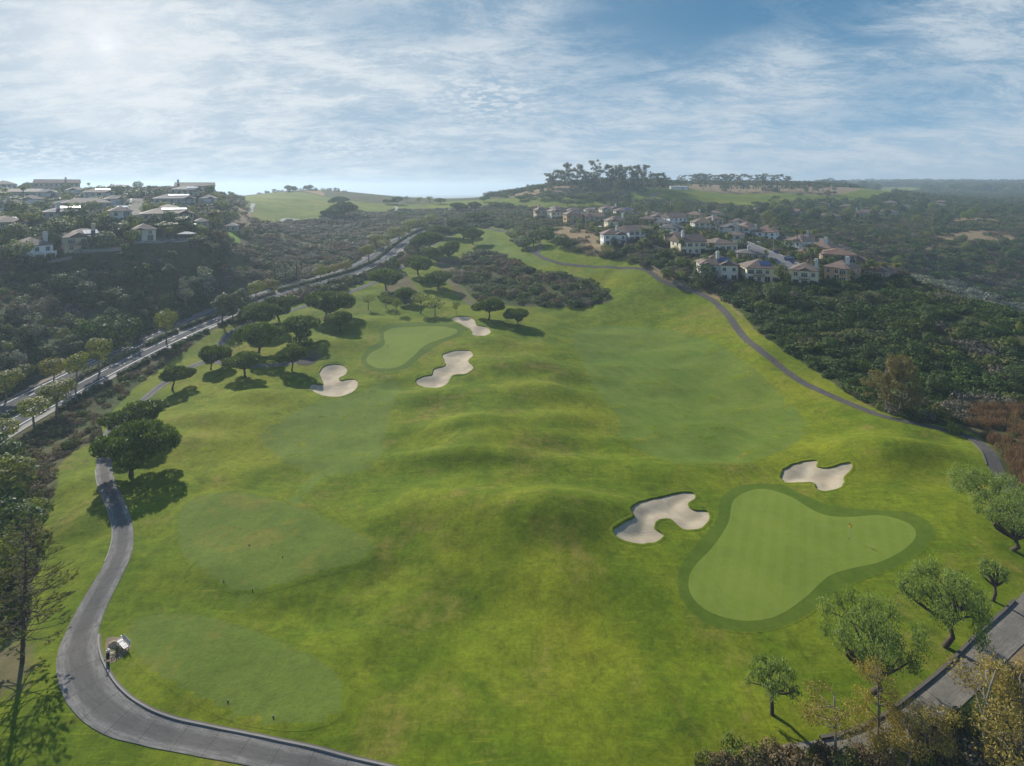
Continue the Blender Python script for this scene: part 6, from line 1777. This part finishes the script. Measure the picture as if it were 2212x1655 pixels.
    if op.get('chim'):
        c = MB(); x = (op['chim'] - .5) * w * .96
        y = d * .30; top = H + 1.0
        c.box((x, y, top / 2), (1.15, .95, top)); c.box((x, y, top + .10), (1.55, 1.3, .2)); c.box((x, y, top + .42), (.95, .8, .44)); c.box((x, y, top + .72), (1.25, 1.05, .16))
        link(bpy.data.objects.new('chimney', c.mesh('chimney', M_CHIM if wc != TANW else wall_mat(wc))), root)
    if op.get('balc'):
        b = MB(); x = gx if gw else w * .15 * op['balc']; bw = (gw or w * .34) * .95; y = -gd - .65
        b.box((x, y + .1, sh - .05), (bw, 1.2, .18))
        for s in (-1, 1): b.box((x + s * bw / 2, y, sh + .5), (.08, 1.1, .08)); b.box((x + s * bw / 2, y - .5, sh + .5), (.1, .1, 1.0))
        b.box((x, y - .5, sh + .98), (bw, .08, .08))
        for k in range(int(bw / .35)): b.box((x - bw / 2 + .35 * (k + .5), y - .5, sh + .5), (.05, .05, .95))
        link(bpy.data.objects.new('balcony', b.mesh('balcony', M_WOOD)), root)
    if op.get('arcade'):
        for sx_ in (-.2, .15, .48):
            b = MB(); b.box((sx_ * w, -2.4, sh / 2 - .2), (.5, .5, sh + .4)); link(bpy.data.objects.new('column', b.mesh('column', M_WHITE)), root)
        b = MB(); b.box((.14 * w, -1.4, sh + .12), (w * .74, 2.7, .3)); b.box((.14 * w, -2.66, sh + .75), (w * .74, .12, .12))
        for k in range(18): b.box((.14 * w - w * .36 + k * w * .0424, -2.66, sh + .5), (.07, .07, .5))
        link(bpy.data.objects.new('terrace_roof', b.mesh('terrace_roof', M_WHITE)), root)
    if op.get('solar'):
        W, Dp = w / 2 + .55, d / 2 + .55
        run = Dp if w >= d or kind_ == 'gable' else W
        n = math.atan2(rise, run)
        m_ = M_SOLAR if op['solar'] == 1 else M_GLARE
        k = .5 if op['solar'] == 1 else .78
        y = Dp * k
        zz = ev + .22 + rise * k + .14
        b = MB(); pw = w * (.34 if op['solar'] == 1 else .5); pd = run * (.5 if op['solar'] == 1 else .34)
        for q in range(4): b.box((pw * (q - 1.5) / 4, 0, 0), (pw / 4 - .06, pd, .08))
        so_ = link(bpy.data.objects.new('solar_panel', b.mesh('solar_panel', m_)), root)
        so_.location = (w * (.14 if i % 2 else .1), y - .55, zz); so_.rotation_euler = (n, 0, 0)
for i, s in enumerate(HOUSES): house(i, s)

# ------------------------------------------------------------------ things on and round the course
def thing(name, loc, label, cat, rz=0.0, group=None):
    e = bpy.data.objects.new(name, None); e.empty_display_size = .4; link(e)
    e.location = loc; e.rotation_euler = (0, 0, rz)
    return tag(e, label, cat, group)
M_YEL = plain('yellow_cloth', (.80, .52, .02), .7, .05)
M_SLAT = plain('white_slats', (.38, .39, .40), .5, .08)
M_NAVY = plain('navy_fabric', (.012, .022, .085), .6, .2)
M_ROCK = plain('tan_rock', (.52, .38, .24), .9, .25)
M_RAIL = plain('pale_timber', (.50, .40, .27), .85, .2)
M_BLUE = plain('blue_plastic', (.02, .06, .22), .5, .1)
M_GREYP = plain('grey_box', (.45, .45, .43), .6, .1)

def flagstick(u, v, lab, col=True):
    p = hit1(u, v)
    t = thing('flagstick', p + np.array([0, 0, .05]), lab, 'flag', -.6)
    b = MB(); b.tube([(0, 0, 0), (0, 0, 2.25)], .022, 6); b.build('pole', M_WHITE, t)
    # cloth hanging in soft folds
    V, F = [], []
    for i in range(7):
        for j in range(5):
            k = i / 6
            V.append((k * .42 + .02, .07 * math.sin(k * 5 + j * .5), 2.22 - j * .13 - k * k * .16))
    for i in range(6):
        for j in range(4): F.append((i * 5 + j, i * 5 + j + 1, (i + 1) * 5 + j + 1, (i + 1) * 5 + j))
    fb = MB(); fb.add(V, F); fb.build('flag', M_YEL, t)
    c = MB(); c.tube([(0, 0, -.04), (0, 0, .012)], .07, 12); c.build('cup', M_METAL, t)
flagstick(1832, 1163, 'yellow flag on a white stick in the near kidney shaped green')
flagstick(836, 763, 'small flagstick on the far green')

def bench():
    p = hit1(266, 1399)
    t = thing('park_bench', p, 'white slatted bench on the bare patch beside the near cart path', 'bench', math.radians(-36))
    for k in range(4):
        b = MB(); b.box((0, -.22 + k * .125, .45), (1.8, .10, .035)); b.build('seat_slat', M_SLAT, t)
    for k in range(3):
        b = MB(); b.box((0, .30 + k * .04, .56 + k * .11), (1.8, .03, .08), 0, -.35); b.build('back_slat', M_SLAT, t)
    for sx_ in (-.74, .74):
        b = MB(); b.box((sx_, -.18, .21), (.06, .06, .43)); b.box((sx_, .24, .21), (.06, .06, .43)); b.box((sx_, .03, .41), (.06, .5, .05)); b.box((sx_, .31, .66), (.06, .05, .55), 0, -.2); b.box((sx_, -.02, .64), (.05, .5, .04)); b.build('leg', M_GREYP, t)
bench()
p = hit1(253, 1410)
o = bpy.data.objects.new('agave', None); link(o); o.location = p; tag(o, 'yellow green spiky agave between the bench and the cart path', 'plant')
for i in range(26):
    a = i * 2.399; e = 1.25 - i * .045; L = .62 + .012 * i
    b = MB(); d = Vector((math.cos(a) * math.cos(e), math.sin(a) * math.cos(e), math.sin(e))); s = Vector((-math.sin(a), math.cos(a), 0))
    q = [Vector((0, 0, .12)) + d * L * k - Vector((0, 0, .10 * k * k)) for k in (0, .45, .8, 1)]
    wd = (.05, .06, .035, .004)
    V = [x + s * w_ for x, w_ in zip(q, wd)] + [x - s * w_ for x, w_ in zip(q, wd)] + [x - Vector((0, 0, .03)) for x in q]
    b.add(V, [(k, k + 1, 8 + k + 1, 8 + k) for k in range(3)] + [(8 + k, 8 + k + 1, 4 + k + 1, 4 + k) for k in range(3)] + [(4 + k, 4 + k + 1, k + 1, k) for k in range(3)])
    b.build('leaf', LM['agave'], o)
def lump(name, p, rx, ry, rz_, mat, lab, cat, seed, cut=.2):
    bm = bmesh.new(); bmesh.ops.create_icosphere(bm, subdivisions=3, radius=1)
    r = np.random.default_rng(seed); off = r.random(3) * 9
    for v_ in bm.verts:
        c = v_.co; n = math.sin(c.x * 3 + off[0]) * .09 + math.sin(c.y * 4.2 + off[1]) * .08 + math.sin(c.z * 5 + c.x * 2 + off[2]) * .07
        v_.co = Vector((c.x * rx, c.y * ry, max(c.z, -cut) * rz_)) * (1 + n)
    me = bpy.data.meshes.new(name); bm.to_mesh(me); bm.free(); me.materials.append(mat)
    o = bpy.data.objects.new(name, me); link(o); o.location = p
    return tag(o, lab, cat)
lump('boulder', hit1(244, 1393), .46, .40, .42, M_ROCK, 'tan boulder between the cart path and the white bench', 'rock', 3)
sheet('bare_patch', outline([(229, 1380), (250, 1376), (276, 1381), (283, 1398), (270, 1412), (255, 1425), (236, 1434), (229, 1420)], .3), .5, M_DIRT, .02, on_ground, 'bare earth patch round the white bench')
def golf_bag():
    p = hit1(233, 1428)
    t = thing('golf_bag', p, 'navy blue golf bag with clubs standing on a trolley beside the cart path', 'golf bag', .5)
    b = MB(); b.tube([(0, .10, .22), (0, -.06, 1.0)], [.15, .17], 10); b.build('bag', M_NAVY, t)
    b = MB(); b.box((0, -.17, .5), (.26, .12, .42), 0, .2); b.build('pocket', M_NAVY, t)
    for k in range(6):
        b = MB(); a = k * 1.05; x, y = .09 * math.cos(a), -.07 + .09 * math.sin(a)
        b.tube([(x, y, .95), (x * 1.3, y * 1.3 - .04, 1.22 + .03 * (k % 3))], .009, 4); b.box((x * 1.3 + .03, y * 1.3 - .04, 1.24 + .03 * (k % 3)), (.10, .05, .045)); b.build('club', M_WHITE if k % 2 else M_METAL, t)
    for sx_ in (-.33, .33):
        b = MB(); b.tube([(sx_ - .02, .06, .15), (sx_ + .02, .06, .15)], .15, 14); b.build('wheel', M_METAL, t)
    b = MB(); b.tube([(-.33, .06, .15), (.33, .06, .15)], .015, 5); b.tube([(0, .12, .15), (0, .30, .95), (0, .42, 1.12)], .016, 5); b.tube([(-.12, .42, 1.12), (.12, .42, 1.12)], .018, 5); b.build('trolley_frame', M_GREYP, t)
golf_bag()
b0 = MB(); b0.tube([(0, 0, 0), (0, 0, .45)], .025, 6); b0.box((0, 0, .48), (.10, .10, .10)); 
o = b0.build('ball_washer', M_WHITE); o.location = hit1(262, 1383); tag(o, 'small white post standing behind the white bench', 'post')
for (u, v, lab) in ((492, 1516, 'left one of two small tee markers on the nearest tee'), (590, 1550, 'right one of two small tee markers on the nearest tee'), (483, 1257, 'dark tee marker at the lower edge of the second tee'), (538, 1179, 'dark tee marker in the middle of the second tee'), (545, 1276, 'dark tee marker by the mown strip'), (610, 1205, 'small dark tee marker right on the second tee')):
    t = thing('tee_marker', hit1(u, v) + np.array([0, 0, .03]), lab, 'tee marker')
    b = MB(); b.box((0, 0, .07), (.10, .10, .14)); b.build('base', M_METAL, t)
    b = MB(); b.tube([(0, 0, .14), (0, 0, .18), (0, 0, .21)], [.04, .055, .02], 8); b.build('cap', M_GREYP if 'nearest' in lab else M_METAL, t)

# timber rail fence on the path bend
fl = catmull(world([(1402, 576), (1414, 582), (1425, 589), (1436, 598), (1441, 604)]), False, 2.0)
t = thing('rail_fence', (fl[0][0], fl[0][1], float(hgt(*fl[0]))), 'pale timber post and rail fence on the bend of the dark path', 'fence')
prev = None
for i, q in enumerate(fl):
    z = float(hgt(*q)); loc = Vector((q[0], q[1], z)) - Vector(t.location)
    b = MB(); b.box(loc + Vector((0, 0, .55)), (.16, .16, 1.2)); b.build('post', M_RAIL, t)
    if prev is not None:
        for hh in (.45, .9):
            b = MB(); b.tube([prev + Vector((0, 0, hh)), loc + Vector((0, 0, hh))], .07, 5); b.build('rail', M_RAIL, t)
    prev = loc

# cars, bins, parasols, pool terrace
CARP = [plain('silver_car_paint', (.42, .44, .46), .3, .04), plain('white_car_paint', (.70, .70, .69), .3, .04), plain('dark_car_paint', (.04, .045, .055), .3, .04), plain('blue_car_paint', (.05, .09, .2), .3, .04)]
def car(u, v, rz, m_, lab, Z=None):
    p = hit1(u, v)
    t = thing('parked_car', p + np.array([0, 0, .02]), lab, 'car', rz)
    prof = [(-2.2, .32), (-2.25, .62), (-2.1, .85), (-1.3, .93), (-.75, 1.42), (.75, 1.47), (1.55, .98), (2.15, .9), (2.25, .55), (2.2, .32)]
    b = MB(); n = len(prof); V = []
    for s, sc in ((-.88, 1), (.88, 1)):
        V += [(x, s * (.82 if z > 1.1 else 1), z) for x, z in prof]
    b.add(V, [tuple(range(n - 1, -1, -1)), tuple(range(n, 2 * n))] + [(k, (k + 1) % n, n + (k + 1) % n, n + k) for k in range(n)])
    b.build('body', m_, t)
    b = MB(); b.add([(-1.22, -.74, .98), (-1.22, .74, .98), (-.80, .68, 1.37), (-.80, -.68, 1.37)], [(0, 1, 2, 3)]); b.V = [(x - .03, y, z + .03) for x, y, z in b.V]; b.build('rear_window', M_GLASS, t)
    b = MB(); b.add([(1.48, -.74, 1.02), (1.48, .74, 1.02), (.82, .68, 1.42), (.82, -.68, 1.42)], [(0, 3, 2, 1)]); b.V = [(x + .03, y, z + .03) for x, y, z in b.V]; b.build('windscreen', M_GLASS, t)
    for s in (-1, 1):
        b = MB(); b.box((.05, s * .80, 1.18), (1.6, .05, .32), 0, s * .22); b.build('side_window', M_GLASS, t)
        for x in (-1.4, 1.4):
            b = MB(); b.tube([(x, s * .72, .33), (x, s * .93, .33)], .33, 14); b.build('wheel', M_METAL, t)
car(1704, 559, 2.4, CARP[0], 'silver car parked on the drive by the tall palms')
car(1706, 564, 2.2, CARP[3], 'dark blue car tail of the silver one on the drive')
car(1637, 528, 2.1, CARP[1], 'white car parked at the bend of the ridge street')
car(1641, 531, 2.1, CARP[2], 'dark car behind the white one at the street bend')
car(258, 494, .3, CARP[1], 'white car glinting between the plateau trees')
for i, (u, v) in enumerate(((1672, 546), (1675, 547.5), (1678, 549), (1709, 568), (1712, 570))):
    t = thing('wheelie_bin', hit1(u, v) + np.array([0, 0, .1]), 'dark blue wheelie bin at the kerb of the ridge street', 'bin', .6, 'bins on the ridge street')
    b = MB(); b.add([(-.25, -.28, 0), (.25, -.28, 0), (.25, .28, 0), (-.25, .28, 0), (-.3, -.35, .95), (.3, -.35, .95), (.3, .35, .95), (-.3, .35, .95)], [(0, 3, 2, 1), (4, 5, 6, 7), (0, 1, 5, 4), (1, 2, 6, 5), (2, 3, 7, 6), (3, 0, 4, 7)]); b.build('body', M_BLUE, t)
    b = MB(); b.box((0, .02, 1.0), (.64, .76, .07), 0, .06); b.build('lid', M_BLUE, t)
def parasol(u, v, m_, lab, r0=1.6):
    p = hit1(u, v); t = thing('parasol', p, lab, 'parasol')
    b = MB(); b.tube([(0, 0, 0), (0, 0, 2.5)], .04, 6); b.build('pole', M_GREYP, t)
    b = MB(); n = 8
    V = [(0, 0, 2.6)] + [(r0 * math.cos(k * 6.2832 / n), r0 * math.sin(k * 6.2832 / n), 2.1) for k in range(n)] + [(0, 0, 2.52)]
    b.add(V, [(0, 1 + k, 1 + (k + 1) % n) for k in range(n)] + [(n + 1, 1 + (k + 1) % n, 1 + k) for k in range(n)]); b.build('canopy', m_, t)
parasol(34, 424, M_WHITE, 'pale parasol left in front of the low plateau house')
parasol(68, 424, M_WHITE, 'small pale parasol right in front of the low plateau house')
parasol(1296, 497, M_WHITE, 'cream parasol below the cream house with timber balcony')
parasol(1840, 604, M_WHITE, 'white parasol beside the orange walled house')
parasol(1661, 610, M_WHITE, 'closed white parasol in front of the solar roofed cream house', .5)
M_DECK = plain('pool_deck', (.52, .49, .43), .8, .1); M_POOL, _g, _b = new_mat('pool_water')
_b.inputs['Base Color'].default_value = (.10, .32, .34, 1); _b.inputs['Roughness'].default_value = .08
c = np.array([PT[0], PT[1] + 5])
sheet('terrace', catmull(c + np.array([(-11, -4), (-4, -4.5), (4, -4), (12, -2.5), (12, 4), (4, 5), (-10, 5)]), True, .6), 1.5, M_DECK, .08, on_ground, 'paved pool terrace on the plateau')
sheet('pool', catmull(c + np.array([(-5, -2), (0, -2.4), (3, -1.5), (2, 1.2), (-2, 1.8), (-5, .8)]), True, .4), 1.0, M_POOL, .12, on_ground, 'curved turquoise pool on the plateau terrace')
t = thing('pergola', (c[0] + 7, c[1] + .5, float(hgt(c[0] + 7, c[1] + .5)) + .08), 'pergola with a pale canopy at the right of the pool', 'pergola')
for x in (-2.4, 2.4):
    for y in (-1.6, 1.6): b = MB(); b.box((x, y, 1.3), (.18, .18, 2.6)); b.build('post', M_WOOD, t)
b = MB(); hip(b, 0, 0, 2.6, 5.2, 3.6, .8, .3); b.build('canopy', M_DECK, t)
for i, (dx, dy) in enumerate(((2.6, -1.2), (3.6, .8), (5.6, 0), (7.4, .2))):
    t = thing('table', (c[0] + dx, c[1] + dy, float(hgt(c[0] + dx, c[1] + dy)) + .08), 'small table on the pool terrace beside the pergola', 'table', 0, 'tables on the pool terrace')
    b = MB(); b.tube([(0, 0, .70), (0, 0, .75)], .55, 14); b.build('tabletop', M_WHITE, t)
    b = MB(); b.tube([(0, 0, 0), (0, 0, .7)], .05, 6); b.tube([(0, 0, 0), (0, 0, .04)], .28, 10); b.build('leg', M_METAL, t)

def wall_line(pts, h, w, mat, name, lab, cat, rail=None):
    l = catmull(world(pts), False, 1.5)
    o = ribbon(name, l, w / 2, -w / 2, mat, h, 2, lab, None, None, h + .6)
    del_k = 'kind' in o.keys()
    if del_k: del o['kind']
    o['category'] = cat
    return o
wall_line([(62, 571), (92, 570), (120, 566), (155, 560)], .9, .3, M_KERB, 'garden_wall', 'low garden wall below the columned white house', 'wall')
wall_line([(160, 548), (200, 545), (262, 541)], 1.1, .3, M_KERB, 'garden_wall', 'pale wall along the garden of the tan plateau house', 'wall')
wall_line([(286, 528), (330, 525), (380, 521), (420, 514), (450, 509)], .8, .3, M_KERB, 'garden_wall', 'retaining wall under the pool terrace', 'wall')
wall_line([(1700, 627), (1760, 626), (1820, 622), (1880, 616), (1950, 612)], 1.0, .25, plain('dark_fence', (.12, .10, .09), .8), 'garden_fence', 'long dark garden fence along the ridge edge below the houses', 'fence')
wall_line([(1520, 607), (1500, 604), (1486, 602)], .9, .15, M_WHITE, 'garden_fence', 'short white fence beside the white sided house', 'fence')
wall_line([(1360, 536), (1400, 533), (1460, 550), (1500, 554)], 1.2, .2, plain('iron_fence', (.07, .07, .07), .7), 'garden_fence', 'dark iron fence above the leafy gully', 'fence')
# utility boxes, lamp posts, distant sheds
for (u, v, s, m_, lab) in ((290, 760, (1.1, .7, 1.2), M_GREYP, 'pale utility box on the verge above the road'), (403, 734, (1.8, 1.0, .5), M_KERB, 'low concrete box beside the lower pavement'), (271, 768, (1.2, .5, .3), M_KERB, 'flat pale slab at the upper kerb of the road')):
    t = thing('utility_box', hit1(u, v), lab, 'utility box', .2)
    b = MB(); b.box((0, 0, s[2] / 2), s); b.build('cabinet', m_, t)
    b = MB(); b.box((0, 0, s[2] + .04), (s[0] + .1, s[1] + .1, .08)); b.build('lid', M_GREYP, t)
for (u, v, lab) in ((1670, 546, 'thin street lamp beside the bins on the ridge street'), (1448, 449, 'thin lamp post below the mesa golf slope')):
    t = thing('street_lamp', hit1(u, v), lab, 'street lamp')
    b = MB(); b.tube([(0, 0, 0), (0, 0, 6.5), (.3, 0, 6.9), (1.1, 0, 7.0)], [.09, .07, .06, .05], 6); b.build('pole', M_GREYP, t)
    b = MB(); b.box((1.3, 0, 6.98), (.6, .22, .12)); b.build('lamp_head', M_GREYP, t)
p = hit1(1446, 450)
t = thing('yellow_lift', p, 'small yellow machine with raised arm below the mesa golf slope', 'machine')
b = MB(); b.box((0, 0, .9), (2.2, 1.6, .8)); b.box((-.3, 0, 1.7), (1.1, 1.3, 1.0)); b.build('body', M_YEL, t)
b = MB(); b.tube([(.5, 0, 1.3), (.9, 0, 4.0), (.4, 0, 6.2)], [.22, .18, .12], 5); b.build('arm', M_YEL, t)
for s in (-.75, .75): b = MB(); b.box((0, s, .3), (2.4, .4, .55)); b.build('track', M_METAL, t)
p = np.array([(1465 - U0) / FPX * 660, 660.0]); zc = float(hgt(*p))
t = thing('shed', (p[0], p[1], zc), 'long white shed beside the mesa eucalyptus grove', 'shed')
b = MB(); b.box((0, 0, 1.6), (19, 6, 3.6)); b.build('wall', M_WHITE, t)
b = MB(); hip(b, 0, 0, 3.4, 19, 6, .9, .4, 'x'); b.build('roof', M_GREYP, t)
b = MB(); b.box((4, -3.03, 1.5), (3, .1, 2.6)); b.build('door', M_GREYP, t)
# carts left by the far tees
for (u, v, lab) in ((660, 477, 'tiny dark cart on the far left golf slope'), (672, 476, 'second tiny dark cart on the far left golf slope'), (1104, 521, 'tiny dark cart beside the upper path')):
    t = thing('golf_cart', hit1(u, v), lab, 'golf cart')
    b = MB(); b.box((0, 0, .55), (2.2, 1.1, .5)); b.box((-.3, 0, .95), (.6, 1.0, .35)); b.build('body', M_METAL, t)
    b = MB(); b.box((0, 0, 1.85), (1.7, 1.15, .07)); b.build('roof', M_GREYP, t)
    for x in (-.75, .75):
        for y in (-.5, .5): b = MB(); b.tube([(x, y - .08, .25), (x, y + .08, .25)], .25, 10); b.build('wheel', M_METAL, t); b = MB(); b.tube([(x, y, .7), (x * .95, y, 1.85)], .025, 4); b.build('post', M_GREYP, t)
# ------------------------------------------------------------------ hazy air, one even closed box
def build_haze():
    m = bpy.data.materials.new('haze')
    m.use_nodes = True
    nt = m.node_tree
    nt.nodes.clear()
    g = NG(nt)
    o = g.node('ShaderNodeOutputMaterial')
    v = g.node('ShaderNodeVolumePrincipled')
    v.inputs['Color'].default_value = (.68, .85, 1.0, 1)
    v.inputs['Density'].default_value = .00028
    v.inputs['Anisotropy'].default_value = .34
    g.L.new(v.outputs[0], o.inputs['Volume'])
    b = MB()
    z0, z1 = float(ZG.min()) - 1.0, 98.0
    b.box((0, 4500, (z0 + z1) / 2), (28000, 9200, z1 - z0))
    h = b.build('haze', m)
    tag(h, kind='stuff')
build_haze()
